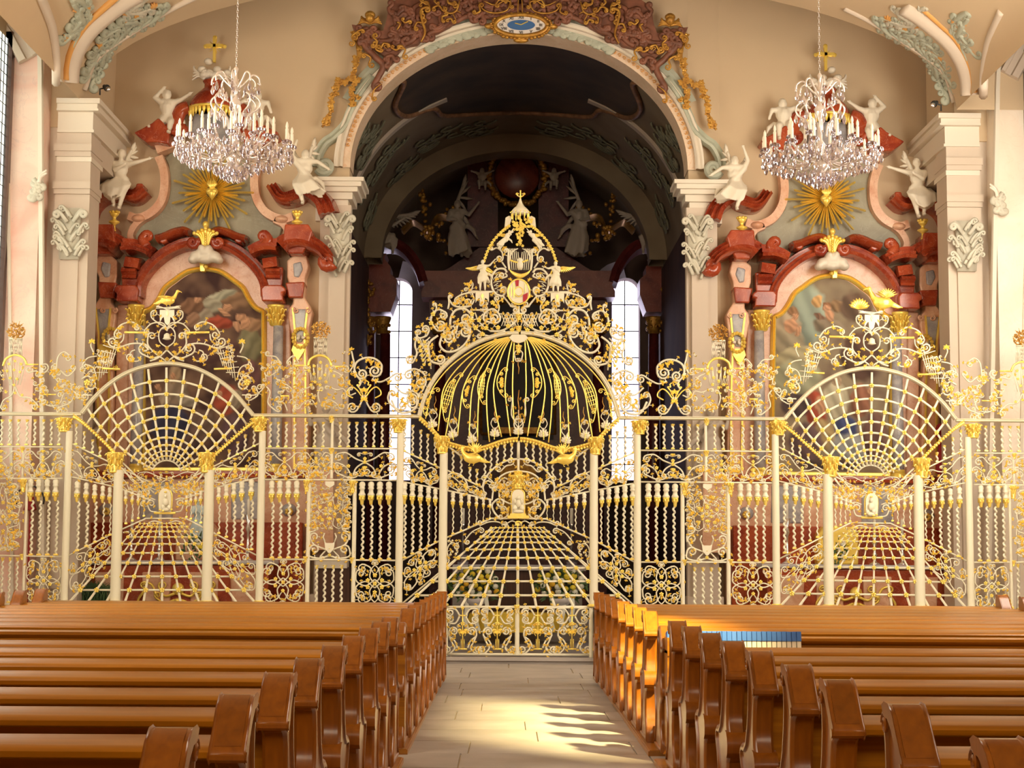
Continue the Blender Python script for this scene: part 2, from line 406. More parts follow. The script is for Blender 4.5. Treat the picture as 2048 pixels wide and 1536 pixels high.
GM = (.167, 0.)       # mirror of the grille
# ================================================================== floor
fl = MB(); fl.bx(-8, 8.6, -10, 25.0, -.12, -.012); FLOOR = struct(fl.build('floor', M['joint']))
row = 0; y = 21.9; rnd = random.Random(3)
while y > 3.2:
    h = .80; x = -.95-rnd.random()*.8
    while x < 1.3:
        w = 1.0+.35*rnd.random()
        b = MB(); g = .006
        b.bx(x+g, x+w-g, y-h+g, y-g, -.05, rnd.random()*.002); b.build('floor_slab', M['stone'], FLOOR)
        x += w
    y -= h
for s in (-1, 1):
    for j in range(7):
        for i in range(3):
            x0 = (-8+i*2.2) if s < 0 else (1.75+i*2.2)
            b = MB(); b.bx(x0+.006, min(x0+2.2, 8)-.006, 3+j*2.7+.006, 3+(j+1)*2.7-.006, -.05, 0); b.build('floor_slab', M['stone'], FLOOR)
# step and parapet plinth carrying the grille
pl = MB()
pl.bx(-.86, 1.20, 21.9, 25.0, -.01, .07); pl.bx(-.86, 1.20, 21.86, 21.95, .04, .085)
struct(pl.build('trim_1', M['stoned']))
ZP = float(P(600, 1213, 22)[2])
for (a, b_, nm) in ((-6.9, -.83, 'trim_2'), (1.17, 7.2, 'trim_3')):
    q = MB(); q.bx(a, b_, 21.75, 22.3, -.01, ZP-.09); q.bx(a-.0, b_+.0, 21.68, 22.36, ZP-.09, ZP-.02)
    struct(q.build(nm, M['stoned']))
# ================================================================== end wall with chancel arch
ARA = 338*U(25.5); ARB = 278*U(25.5); ZS = float(P(1038, 353, 25.5)[2])
def archpt(t, off=0.): return (XC-(ARA+off)*math.cos(t), ZS+(ARB+off)*math.sin(t))
w = MB(); N = 48; V = []; F = []
for k in range(N+1):
    x, z = archpt(pi*k/N); V += [(x, 25, z), (x, 25, 14), (x, 25.5, z)]
for k in range(N):
    a = 3*k; F += [(a, a+3, a+4, a+1), (a, a+2, a+5, a+3)]
w.add(V, F)
w.bx(-8.2, XC-ARA, 25, 25.5, -.1, 14); w.bx(XC+ARA+.5, 9.4, 25.2, 25.9, -.1, 14)
xa_, xb_ = XC+ARA, XC+ARA+.5
w.add([(xa_, 25, -.1), (xb_, 25.2, -.1), (xb_, 25.2, 14), (xa_, 25, 14), (xa_, 25.5, -.1), (xa_, 25.5, 14), (xb_, 25.6, -.1), (xb_, 25.6, 14)], [(0, 1, 2, 3), (0, 3, 5, 4), (4, 5, 7, 6)])
ENDW = struct(w.build('wall_end', M['plaster']))
# side returns between pier and end wall, and the lunette side walls of the nave
for s, nm in ((-1, 'wall_left'), (1, 'wall_right')):
    q = MB()
    xs = -5.98 if s < 0 else 6.36
    y1 = 23.03 if s < 0 else 23.45
    q.bx(min(xs, xs+s*.5), max(xs, xs+s*.5), y1, 25, 7.3, 14)
    X0, X1 = (-7.6, -6.9) if s < 0 else (7.25, 8.0)
    if s < 0:
        q.bx(X0, X1, -10, 23.2, -.1, 14)
    else:   # right wall: tall window opening that lets the sun in
        q.bx(X0, X1, -10, 3.2, -.1, 14); q.bx(X0, X1, 7.7, 23.6, -.1, 14); q.bx(X0, X1, 3.2, 7.7, -.1, 9.3); q.bx(X0, X1, 3.2, 7.7, 13.3, 14)
    struct(q.build(nm, M['plaster']))
q = MB(); q.bx(-8, 9, -10.5, -10, -.1, 14); struct(q.build('wall_back', M['plaster']))
# ================================================================== nave barrel vault (front edge arch at y=23)
VA, VB, VZ = 6.12, 1.9, 7.65
def vault_pt(t, y, inn=0.): return (XC-(VA-inn)*math.cos(t), y, VZ+(VB-inn)*math.sin(t))
v = MB(); N = 40; V = []; F = []
for k in range(N+1):
    V += [vault_pt(pi*k/N, -10), vault_pt(pi*k/N, 23.05), vault_pt(pi*k/N, 23.05, -3.3), vault_pt(pi*k/N, -10, -3.3)]
for k in range(N+1): V.append(vault_pt(pi*k/N, 11.0))
for k in range(N):
    a = 4*k; i0 = 4*(N+1)+k
    F += [(i0, a+1, a+5, i0+1), (a+1, a+2, a+6, a+5)]
    if k < N*.55: F.append((a, i0, i0+1, a+4))
v.add(V, F); v.bx(-8, 9.4, -10, 26, 13.9, 14.1); v.bx(-8, 9.4, 25.9, 26.1, 10, 14)  # unseen roof slab and gable added to stop sun leaking over the vault
struct(v.build('ceiling', M['plaster'], smooth=True, sharp=40))
def on_vault(px, py, lift=.02, ymax=23.0):
    d = P(px, py, 1.0)-CAMP
    lo = None
    for Y in np.arange(8, ymax, .05):
        q = CAMP+d*Y; e = ((q[0]-XC)/(VA-lift))**2+(max(q[2]-VZ, 0)/(VB-lift))**2
        if q[2] > VZ and e >= 1:
            a_, b_ = Y-.05, Y
            for _ in range(9):
                c_ = (a_+b_)/2; q = CAMP+d*c_; e = ((q[0]-XC)/(VA-lift))**2+(max(q[2]-VZ, 0)/(VB-lift))**2
                if e >= 1: b_ = c_
                else: a_ = c_
            return q
    return CAMP+d*ymax
# ribs and stucco of the nave vault: left half drawn, right half mirrored
def vrib(name, pts, r, m, flat=.5, n=8):
    for k in (0, 1):
        MIR[0] = None if k == 0 else (XC+.03, .3)
        p = np.array([on_vault(*q) for q in cat(pts, 6)])
        b = MB(); b.tube(p, r, n); struct(b.build(name, m, smooth=True))
    MIR[0] = None
vrib('trim_4', [(137, 165), (140, 130), (152, 95), (175, 60), (205, 32), (245, 2), (275, -15)], .14, M['plaster2'])
vrib('trim_5', [(131, 160), (134, 125), (146, 88), (170, 50), (200, 22), (235, -8)], .05, M['orange'])
vrib('trim_6', [(112, 165), (112, 120), (105, 60), (92, 20), (80, -10)], .06, M['plaster2'])
vrib('trim_7', [(168, 180), (192, 118), (255, 70), (338, 20), (395, -8)], .045, M['plaster2'])
def rocaille(name, label, path, m, w=.09, seed=1, mirror=(XC+.03, .3), lift=.03, dens=1.0, fn=None, accent=None):
    """stucco ornament: chain of C-scrolls, shells and leaves along a pixel path"""
    fn = fn or (lambda x, y: on_vault(x, y, lift)); obs = []
    for k in (0, 1):
        MIR[0] = None if k == 0 else mirror
        rr = random.Random(seed); t = thing(name, label if k == 0 else label.replace('left', 'right'), 'ornament', fn(*path[0]), name.replace('_', ' ')+' pair')
        pp = cat(path, 10); L = 0; last = 0; s = 1
        for i in range(1, len(pp)):
            L += np.linalg.norm(pp[i]-pp[i-1])
            if L-last > 16/dens:
                last = L; s = -s; d = pp[i]-pp[i-1]; d = d/(np.linalg.norm(d)+1e-6); nr = np.array([-d[1], d[0]])*s
                c = pp[i]+nr*(4+5*rr.random()); a = c-d*13; b_ = c+d*9+nr*4
                q, _ = scpath([a, c+nr*5*rr.random(), b_], (3.5+2*rr.random(), s), (4+3*rr.random(), s), n=4)
                P3 = np.array([fn(x, y) for x, y in q]); g = MB(); g.tube(P3, w*(.35+.35*rr.random())*np.sin(np.linspace(.5, 2.6, len(P3))), 6); g.build('scroll', m, t, smooth=True)
                g = MB()
                for j in range(5):
                    an = math.atan2(nr[1], nr[0])+(j-2)*.5; e = c+np.array([math.cos(an), math.sin(an)])*(9+4*rr.random())
                    P3 = np.array([fn(*c), fn(*((c+e)/2)), fn(*e)]); g.tube(P3, [w*.28, w*.42, w*.08], 5)
                g.build('leaf_fan', (accent if accent and rr.random() < .3 else m), t, smooth=True)
        obs.append(t)
    MIR[0] = None
    return obs
rocaille('stucco_garland', 'grey green shell stucco running down the left vault edge', [(330, 12), (285, 38), (240, 60), (212, 90), (195, 125), (178, 165)], M['mint'], .075, 3, dens=2.3, accent=M['orange'])
rocaille('vault_rocaille', 'pale rocaille cluster in the left vault corner above the cornice', [(150, 5), (172, 30), (160, 55), (140, 85)], M['mint'], .07, 5, dens=2.3, accent=M['orange'])
rocaille('vault_shellwork', 'shell stucco high at the left vault beside the chandelier chain', [(235, -5), (262, 18), (300, 5)], M['stucco_rel'], .075, 8, dens=2.3, accent=M['orange'])

# ================================================================== corner piers with cornice, window jambs
for k in (0, 1):
    MIR[0] = None if k == 0 else PM
    q = MB(); q.bx(-6.28, -5.80, 22.95, 23.5, -.05, 7.25); q.bx(-6.17, -5.92, 22.9, 22.96, .9, 5.45); q.bx(-6.28, -5.825, 23.45, 25, 6.90, 7.35)
    q.bx(-6.45, -6.17, 23.05, 25, -.05, 12.0)
    struct(q.build('trim_%d' % (8+k), M['plaster2']))
    q = MB()
    zt = 7.66
    for d0, z0, z1 in ((.13, zt-.07, zt), (.09, zt-.14, zt-.07), (.11, zt-.17, zt-.14), (.02, zt-.42, zt-.17), (.04, zt-.46, zt-.42), (-.03, zt-.80, zt-.46), (.012, zt-.87, zt-.8)):
        q.bx(-6.25-.02, -5.80+d0, 22.95-d0, 25.0 if z0 > zt-.6 else 23.6, z0, z1)
    struct(q.build('trim_%d' % (10+k), M['white_st']))
    # window arch edge + rose marble jamb + window
    q = MB(); q.bx(-7.4, -6.40, 22.62, 23.05, -.05, 9.4)
    struct(q.build('trim_%d' % (12+k), M['jamb' if k == 0 else 'jambr']))
    q = MB()
    pts = [(88, 1230), (86, 900), (84, 500), (82, 200), (82, 150), (80, 100), (72, 50), (58, 10), (40, -20)]
    q.band(cat(pts, 5), 22.62, [(-5, .03), (-4, .07), (4, .07), (5, .03)]); q.band([(26, 1230), (22, 700), (16, 300), (14, 90)], 22.62, [(-3, .04), (3, .04)])
    struct(q.build('trim_%d' % (14+k), M['white_st']))
    q = MB(); q.band([(-40, -30), (0, 20), (30, 62), (60, 118)], 22.60, [(-24, .03), (-20, .10), (-6, .10), (-4, .05), (8, .05), (10, .09), (18, .09)])
    struct(q.build('trim_%d' % (16+k), M['plaster2']))
    # window in the side wall just beyond the jamb, leaded panes
    xw = -6.86; wf = MB()
    wf.bx(xw-.08, xw-.02, 18.2, 22.6, 2.6, 8.4)
    WN = wf.build('window_%d' % (1+k), M['glassn' if k == 0 else 'glassr'])
    struct(WN); g = MB()
    for zz in np.arange(2.7, 8.4, .14):
        g.tube([(xw-.01, 18.2, zz), (xw-.01, 22.6, zz+.0)], .006, 4)
    for yy in np.arange(18.3, 22.6, .14): g.tube([(xw-.01, yy, 2.6), (xw-.01, yy, 8.4)], .008, 4)
    stuff(g.build('lead_came', M['lead'], WN)); f = MB(); f.bx(xw-.1, xw+.05, 22.5, 22.62, 2.5, 8.5); f.bx(xw-.1, xw+.05, 18.2, 22.6, 2.5, 2.6); f.build('window_frame', M['woodd'], WN)
MIR[0] = None

# ================================================================== inner arch pilasters
AM = (XC, 0.)
def capital(name, cx, y0, y1, wpx, Y, m, parent=None, seed=1, prot=.12, struct_=True, n=16):
    """leafy rocaille capital"""
    rr = random.Random(seed); b = MB(); h = y1-y0
    b.prism([(cx-wpx*.40, y0), (cx+wpx*.40, y0), (cx+wpx*.33, y1), (cx-wpx*.33, y1)], Y, prot*.5)
    for j in range(n):
        u = rr.random(); x = cx+(rr.random()-.5)*wpx*.85; yy = y0+h*u; s = 1 if x > cx else -1
        q, _ = scpath([(x-s*wpx*.12, yy+h*.12), (x, yy), (x+s*wpx*.10, yy-h*.07)], None, (wpx*.09, s), n=3, turns=1.1)
        p3 = PA(q, Y-prot*(.5+.4*rr.random())); b.tube(p3, U(Y)*wpx*.055*np.linspace(1.2, .5, len(p3)), 5)
    for s in (-1, 1):
        q, _ = scpath([(cx+s*wpx*.1, y0+h*.25), (cx+s*wpx*.35, y0+h*.06)], None, (wpx*.13, s), n=3, turns=1.4)
        b.tube(PA(q, Y-prot), U(Y)*wpx*.07, 6)
    o = b.build(name, m, parent, smooth=True)
    return o
for k in (0, 1):
    MIR[0] = None if k == 0 else AM
    q = MB()
    x0, x1 = P(655, 700, 24.8)[0], P(697, 700, 24.8)[0]
    q.bx(x0-.15, x1, 24.86, 25.0, -.05, 6.6); q.bx(x0, x1-.07, 24.78, 24.86, .8, 6.3); q.bx(x0-.2, x1+.02, 24.72, 25.0, -.05, .8)
    struct(q.build('trim_%d' % (18+k), M['plaster2']))
    zt = float(P(670, 355, 24.7)[2]); q = MB()
    for d0, z0, z1 in ((.20, zt-.06, zt), (.16, zt-.13, zt-.06), (.10, zt-.20, zt-.13), (.02, zt-.30, zt-.2), (-.05, zt-.62, zt-.3)):
        q.bx(x0-.25-d0*.5, x1+d0, 24.84-d0, 25.6 if k == 0 else 25.3, z0, z1)
    struct(q.build('trim_%d' % (20+k), M['white_st']))
    t = tag(capital('pilaster_capital', 680, 428, 540, 52, 24.8, M['stucco_rel'], seed=4, n=26), 'pale green leafy stucco capital on the %s pilaster of the chancel arch' % ('left', 'right')[k], 'capital', 'arch pilaster capitals')
    MIR[0] = None if k == 0 else PM
    t = tag(capital('pier_capital', 140, 418, 520, 58, 22.9, M['stucco_rel'], seed=6, n=26, prot=.16), 'grey green rocaille capital on the outer %s corner pier' % ('left', 'right')[k], 'capital', 'corner pier capitals')
    q = MB()
    for z_ in (6.98, 6.45): q.bx(-6.30, -5.78, 22.88, 23.55, z_-.05, z_+.05); q.bx(-6.29, -5.79, 22.91, 23.52, z_-.12, z_-.05)
    struct(q.build('trim_%d' % (22+k), M['plaster2']))
MIR[0] = None

# ================================================================== archivolt of the chancel arch
def ring(offs, m, name, y0=25.0, n=60, t0=0., t1=1.):
    """offs = [(radial offset, protrusion)] profile swept round the arch"""
    b = MB(); V = []; K = len(offs)
    for k in range(n+1):
        t = pi*(t0+(t1-t0)*k/n)
        for o, h in offs:
            x, z = archpt(t, o); V.append((x, y0-h, z))
    F = [(k*K+j, k*K+j+1, (k+1)*K+j+1, (k+1)*K+j) for k in range(n) for j in range(K-1)]
    b.add(V, F); return struct(b.build(name, m, smooth=True, sharp=35))
ring([(-.012, -.5), (-.012, .04), (.10, .04), (.12, .0)], marble('arch_pink_stucco', (.72, .55, .38), (.80, .62, .46), (.70, .36, .14), 2.2, .6, .6), 'trim_24')
ring([(.10, 0), (.10, .10), (.13, .13), (.17, .09), (.20, .12), (.23, .12), (.24, 0)], M['white_st'], 'trim_25')
ring([(.24, 0), (.25, .07), (.33, .09), (.40, .06), (.41, 0)], M['mint'], 'trim_26', t0=.14, t1=.86)
# grey green volute consoles at the foot of the arch
for k in (0, 1):
    MIR[0] = None if k == 0 else (XC, 0.)
    b = MB()
    p = cat([(745, 155), (716, 195), (700, 228), (690, 252), (668, 275), (650, 288), (636, 312), (633, 335)], 8)
    b.band(p, 25, [(-12, .05), (-9, .13), (-3, .10), (3, .14), (9, .13), (12, .05)], s0=.7, s1=.9)
    q, _ = volute((633, 333), (0, 1), 16, -1, 2.0, 16)
    b.tube(PA(q, 24.88), np.linspace(.06, .025, len(q)), 8)
    tag(b.build('arch_console', M['mint'], smooth=True, sharp=40), 'grey green volute console at the %s foot of the chancel arch' % ('left', 'right')[k], 'console', 'arch consoles')
MIR[0] = None

# ================================================================== chancel behind the arch
CA, CB, CZ = 3.1, 2.6, 7.4
c = MB(); V = []; F = []; N = 40
def chv(t, y, i=0.): return (XC-(CA-i)*math.cos(t), y, CZ+(CB-i)*math.sin(t))
ys = [25.5, 38.5]
for k in range(N+1): V += [chv(pi*k/N, ys[0]), chv(pi*k/N, ys[1])]
for k in range(N): a = 2*k; F.append((a, a+1, a+3, a+2))
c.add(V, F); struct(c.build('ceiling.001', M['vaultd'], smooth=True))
# outer shell so that no light leaks in
c = MB(); c.bx(-4.6, -4.2, 25.5, 39, -.1, 11); c.bx(4.5, 4.9, 25.9, 39, -.1, 11); c.bx(-4.6, 4.9, 25.5, 39.2, 10.6, 11)
struct(c.build('wall_outer', M['dark']))
for s, nm in ((-1, 'wall_left.001'), (1, 'wall_right.001')):
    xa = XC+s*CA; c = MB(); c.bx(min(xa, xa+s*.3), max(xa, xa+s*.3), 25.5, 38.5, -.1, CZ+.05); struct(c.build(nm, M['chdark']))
c = MB(); c.bx(-4.3, 4.6, 25.0, 39, -.15, .0); struct(c.build('floor.001', M['stoned']))
# ribs of the chancel vault and the scalloped fresco frame
def cring(y, w, inn, m, name, t0=0., t1=1.):
    b = MB(); V = []; n = 40
    for k in range(n+1):
        t = pi*(t0+(t1-t0)*k/n)
        for yy, i in ((y, -.02), (y, inn), (y+w, inn), (y+w, -.02)): V.append(chv(t, yy, i))
    F = [(k*4+j, k*4+j+1, (k+1)*4+j+1, (k+1)*4+j) for k in range(n) for j in range(3)]
    b.add(V, F); struct(b.build(name, m, smooth=True, sharp=35))
cring(27.3, .18, .06, M['plaster2'], 'trim_27', 0, .34); cring(27.3, .18, .06, M['plaster2'], 'trim_28', .66, 1)
cring(30.2, .2, .06, M['plaster2'], 'trim_29', 0, .36); cring(30.2, .2, .06, M['plaster2'], 'trim_30', .64, 1)
cring(34.0, .8, .32, M['vaultd'], 'trim_31'); cring(33.95, .08, .36, M['vaultd'], 'trim_32')
def chsurf(u, y, i=.02): return np.array(chv(pi*(.5-u), y, i))     # u in -.5..+.5 across the crown
fp = cat([(-.25, 26.4), (-.26, 27.2), (-.22, 27.9), (-.25, 28.9), (-.23, 30), (-.17, 30.5), (-.15, 31.3), (-.08, 31.9), (0, 32.1), (.08, 31.9), (.15, 31.3), (.17, 30.5), (.23, 30), (.25, 28.9), (.22, 27.9), (.26, 27.2), (.25, 26.4)], 6)
b = MB(); n = len(fp); V = []
for r_ in np.linspace(0, 1, 7):
    for u, yy in fp: V.append(chsurf(u*r_, yy, .03))
F = [(r_*n+k, r_*n+k+1, (r_+1)*n+k+1, (r_+1)*n+k) for r_ in range(6) for k in range(n-1)]
b.add(V, F); o = b.build('ceiling_fresco', M['fresco'], smooth=True); tag(o, 'dark oval ceiling fresco inside the chancel vault', 'painting')
b = MB(); b.tube([chsurf(u, yy, .05) for u, yy in fp], .05, 6); b.build('fresco_frame', mat('fresco_frame_stucco', (.40, .20, .10), .6, var=.5, scale=8), o, smooth=True)
VL = ['low beside the front rib', 'low between front and middle ribs', 'behind the middle rib', 'low before inner arch', 'behind the dark fresco', 'high before inner arch', 'foot of inner arch', 'beside the fresco tip', 'under the middle rib']
for k, (u0, y0, sd) in enumerate(((-.33, 26.6, 1), (-.36, 28.6, 2), (-.30, 31.4, 3), (-.38, 31.5, 4), (-.10, 33.0, 5), (-.27, 33.2, 6), (-.4, 33.2, 7), (-.18, 32.6, 8), (-.34, 29.6, 9))):
    for s in (1, -1):
        rr = random.Random(sd); g = MB()
        for j in range(7):
            uu = u0+(rr.random()-.5)*.07; yy = y0+(rr.random()-.5)*1.0; q = []
            for i in range(12):
                a = i*.55; q.append(chsurf((uu+.03*math.cos(a)*(1-i/13))*s, yy+.25*math.sin(a)*(1-i/13), .05))
            g.tube(q, .025, 4)
        o = g.build('vault_stucco', M['mintd'], smooth=True)
        tag(o, 'dim green scroll stucco on the %s chancel vault, %s' % ('right' if s > 0 else 'left', VL[k]), 'ornament', 'scroll stucco of the chancel vault')
# apse wall with two round-headed windows
def wall_windows(y, x0, x1, z0, z1, wins, m, name, th=.5, n=12):
    """wall slab with arched openings wins = [(xa, xb, za, zspring)]"""
    b = MB(); xs = x0
    for xa, xb, za, zs in sorted(wins):
        b.bx(xs, xa, y, y+th, z0, z1); b.bx(xa, xb, y, y+th, z0, za)
        r = (xb-xa)/2; cx = (xa+xb)/2; V = []; F = []
        for k in range(n+1):
            a = pi*k/n; x = cx-r*math.cos(a); z = zs+r*math.sin(a); V += [(x, y, z), (x, y, z1), (x, y+th, z)]
        for k in range(n): q = 3*k; F += [(q, q+3, q+4, q+1), (q, q+2, q+5, q+3)]
        b.add(V, F); xs = xb
    b.bx(xs, x1, y, y+th, z0, z1); return struct(b.build(name, m))
wl = []
for cx in (795, 1252):
    xa, xb = P(cx-28, 700, 37.5)[0], P(cx+28, 700, 37.5)[0]; zs = float(P(cx, 583, 37.5)[2]); za = float(P(cx, 960, 37.5)[2]); wl.append((float(xa), float(xb), za, zs))
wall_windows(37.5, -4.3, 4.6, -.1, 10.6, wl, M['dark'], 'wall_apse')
for k, (xa, xb, za, zs) in enumerate(wl):
    g = MB(); g.bx(xa-.05, xb+.05, 37.96, 37.99, za-.1, zs+.5); o = struct(g.build('window_%d' % (3+k), M['glass']))
    nz = 7
    f = MB(); cxm = (xa+xb)/2; f.bx(cxm-.012, cxm+.012, 37.90, 37.94, za, zs+.36); f.build('mullion', M['lead'], o)
    for j in range(nz):
        zz = za+(zs-za)*(j+.6)/nz; f = MB(); f.bx(xa, xb, 37.90, 37.93, zz-.012, zz+.012); f.build('glazing_bar', M['lead'], o)
    ch = MB()  # pale splayed embrasure round the opening
    V = []; F = []; r = (xb-xa)/2; n = 12
    s = 1 if k == 0 else -1
    for i in range(n+1):
        a = pi*i/n; V += [(cxm-r*math.cos(a), 37.5, zs+r*math.sin(a)), (cxm-(r+.34)*math.cos(a)+s*.12, 37.05, zs+(r+.30)*math.sin(a))]
    V = [(xa, 37.5, za), (cxm-(r+.34)+s*.12, 37.05, za)]+V+[(xb, 37.5, za), (cxm+(r+.34)+s*.12, 37.05, za)]
    for i in range(len(V)//2-1):
        if (s > 0 and i >= 7) or (s < 0 and i <= len(V)//2-9): F.append((2*i, 2*i+1, 2*i+3, 2*i+2))
    ch.add(V, F); ch.build('embrasure', M['stoned'], o, smooth=True)
# ================================================================== pews
def pew_end_mesh(side):
    """carved end panel; aisle face towards +x of the local frame when side = 1"""
    pr = [(.02, .955), (-.03, .952), (-.075, .925), (-.12, .875), (-.165, .828), (-.182, .812), (-.188, .79), (-.176, .772), (-.150, .765), (-.135, .75),
          (-.118, .70), (-.105, .62), (-.112, .56), (-.145, .52), (-.165, .48), (-.165, .43), (-.14, .395), (-.10, .37), (-.085, .30), (-.09, .22), (-.12, .16),
          (-.16, .12), (-.175, .06), (-.175, .0), (.36, .0), (.36, .07), (.33, .11), (.29, .17), (.28, .26), (.31, .36), (.36, .42), (.375, .46), (.36, .50),
          (.31, .52), (.24, .52), (.18, .55), (.13, .62), (.10, .70), (.085, .78), (.09, .84), (.10, .88), (.09, .92), (.06, .95)]
    n = len(pr); me = MB(); t = .045
    P_ = np.array(pr); c = P_.mean(0)
    V = []
    lay = [(-t, .86), (-t, 1.0), (t-.006, 1.0), (t, .985), (t, .90), (t-.012, .885), (t-.012, .5)]
    # bevelled panel: outline inset by normals
    tn = np.roll(P_, -1, 0)-np.roll(P_, 1, 0); tn /= np.linalg.norm(tn, axis=1)[:, None]; nr = np.stack([-tn[:, 1], tn[:, 0]], 1)
    offs = [(-t, .012), (-t+.012, 0), (t-.014, 0), (t-.004, .008), (t, .02), (t, .034), (t-.010, .040)]
    for x, o in offs:
        q = P_+nr*o*1.0
        for a in q: V.append((x*side, a[0], a[1]))
    F = []
    K = len(offs)
    for j in range(K-1):
        for i in range(n): i2 = (i+1) % n; F.append((j*n+i, j*n+i2, (j+1)*n+i2, (j+1)*n+i))
    F.append(tuple(range(n))); F.append(tuple(range(K*n-1, (K-1)*n-1, -1)))
    me.add(V, F); return me
def sweepx(prof, x0, x1):
    b = MB(); n = len(prof); V = [(x, y, z) for x in (x0, x1) for y, z in prof]
    F = [(i, (i+1) % n, n+(i+1) % n, n+i) for i in range(n)]+[tuple(range(n)), tuple(range(2*n-1, n-1, -1))]
    return b.add(V, F)
def make_pew(side, xa, xo, low=0.):
    """side -1: left block (aisle end at xa, outer end at xo < xa)"""
    t = thing('church_pew', 'x', 'pew', ((xa+xo)/2, 0, 0)); PINV[t.name] = Matrix.Identity(4); t.location = (0, 0, 0)
    def L(name, b, m, par=t, smooth=True, sharp=35):
        me = b.build(name, m, smooth=smooth, sharp=sharp, mesh_only=True); o = bpy.data.objects.new(name, me); COL.objects.link(o); o.parent = par; return o
    for xe, sg in ((xa, 1 if side < 0 else -1), (xo, -1 if side < 0 else 1)):
        b = pew_end_mesh(sg); b.V = [v+np.array([xe-sg*.045, 0, 0]) for v in b.V]
        e = L('pew_end', b, M['woode'])
        # curved cap with lip and carved volute
        cap = [(.045, .955), (.02, .965), (-.03, .962), (-.08, .934), (-.125, .884), (-.172, .836), (-.194, .818), (-.202, .800), (-.196, .783), (-.180, .776), (-.165, .786), (-.15, .80), (-.12, .852), (-.07, .90), (-.02, .93), (.03, .935)]
        b = sweepx(cap, xe-sg*.10-.0, xe+sg*.012); c_ = L('armrest_cap', b, M['woode'], e); md = c_.modifiers.new('bevel', 'BEVEL'); md.width = .007; md.segments = 2; md.limit_method = 'ANGLE'; md.angle_limit = math.radians(40)
        b = sweepx([(-.02, .966), (-.06, .952), (-.105, .912), (-.150, .862), (-.180, .834), (-.184, .828), (-.178, .822), (-.10, .90), (-.03, .95)], xe-sg*.086, xe-sg*.004); L('cap_panel', b, M['woode'], e)
        b = MB(); b.tube([(xe-sg*.103, -.186, .795), (xe-sg*.05, -.189, .795), (xe+sg*.015, -.186, .795)], .017, 8); L('cap_roll', b, M['woode'], e)
        v = MB(); pp = []
        for i in range(22):
            a = i*.5; r = .036*(1-i/24)
            pp.append((xe+sg*.006, .035+r*math.cos(a), .905+r*math.sin(a)))
        v.tube(pp, .007, 5); L('volute', v, M['woode'], e)
        b = sweepx([(-.10, .53), (-.14, .525), (-.172, .50), (-.186, .465), (-.180, .425), (-.150, .40), (-.11, .395)], xe-sg*.10, xe+sg*.008); L('knee_roll', b, M['woode'], e)
    x0, x1 = sorted((xa-(.09 if side < 0 else -.09), xo+(.09 if side < 0 else -.09)))
    L('book_ledge', sweepx([(y_, z_-low-.02) for y_, z_ in [(.020, .848), (.010, .860), (-.02, .862), (-.11, .842), (-.130, .836), (-.140, .824), (-.136, .806), (-.120, .798), (-.10, .800), (-.01, .815), (.02, .83)]], x0, x1), M['wood'])
    L('backrest', sweepx([(.02, .825-low), (.045, .82-low), (.08, .50), (.07, .40), (.045, .40), (.055, .50)], x0, x1), M['wood'])
    L('seat', sweepx([(.03, .43), (.03, .46), (.30, .47), (.34, .46), (.345, .44), (.33, .425)], x0, x1), M['wood'])
    L('kneeler', sweepx([(-.34, .10), (-.34, .13), (-.20, .17), (-.19, .14)], x0, x1), M['wood'])
    L('lower_panel', sweepx([(.02, .06), (.02, .42), (.045, .42), (.045, .06)], x0, x1), M['wood'])
    return t
ORD = ['first', 'second', 'third', 'fourth', 'fifth', 'sixth', 'seventh', 'eighth', 'ninth', 'tenth']
for side, xa, xo, near, far, nm in ((-1, -.795, -5.25, [4.33, 5.31, 6.22, 7.06, 8.0, 8.9, 9.8, 10.6, 11.35], [13.1+.77*i for i in range(8)], 'left'),
                                    (1, 1.17, 5.66, [4.19, 5.12, 6.08, 6.86, 7.78, 8.62, 9.47, 10.3, 11.05], [12.87+.80*i for i in range(8)], 'right')):
    proto = make_pew(side, xa, xo); lowp = make_pew(side, xa, xo, .14); first = True
    for blk, L_ in (('front block near the camera', near), ('rear block towards the grille', far)):
        for i, y in enumerate(L_):
            o = lowp if (blk[0] == 'f' and i == 8) else (proto if first else copy_tree(proto)); first = False
            o.location = ((.0105*(y-4.33)) if side < 0 else (-.0135*(y-4.19)), y, .041); o['group'] = 'pews of the %s block' % nm
            if blk[0] == 'f':
                o['label'] = 'varnished oak pew, %s from the camera on the %s of the aisle' % (ORD[i], nm)
            else:
                o['label'] = 'oak pew in the far %s block, %s back from the white grille' % (nm, ORD[7-i]) if i < 7 else 'frontmost oak pew of the %s side, right before the white grille' % nm
            if nm == 'right' and i in (0, 1) and blk[0] == 'r': o['label'] = 'sunlit oak pew on the right, %s behind the row of blue hymn books' % ('just' if i == 0 else 'second')
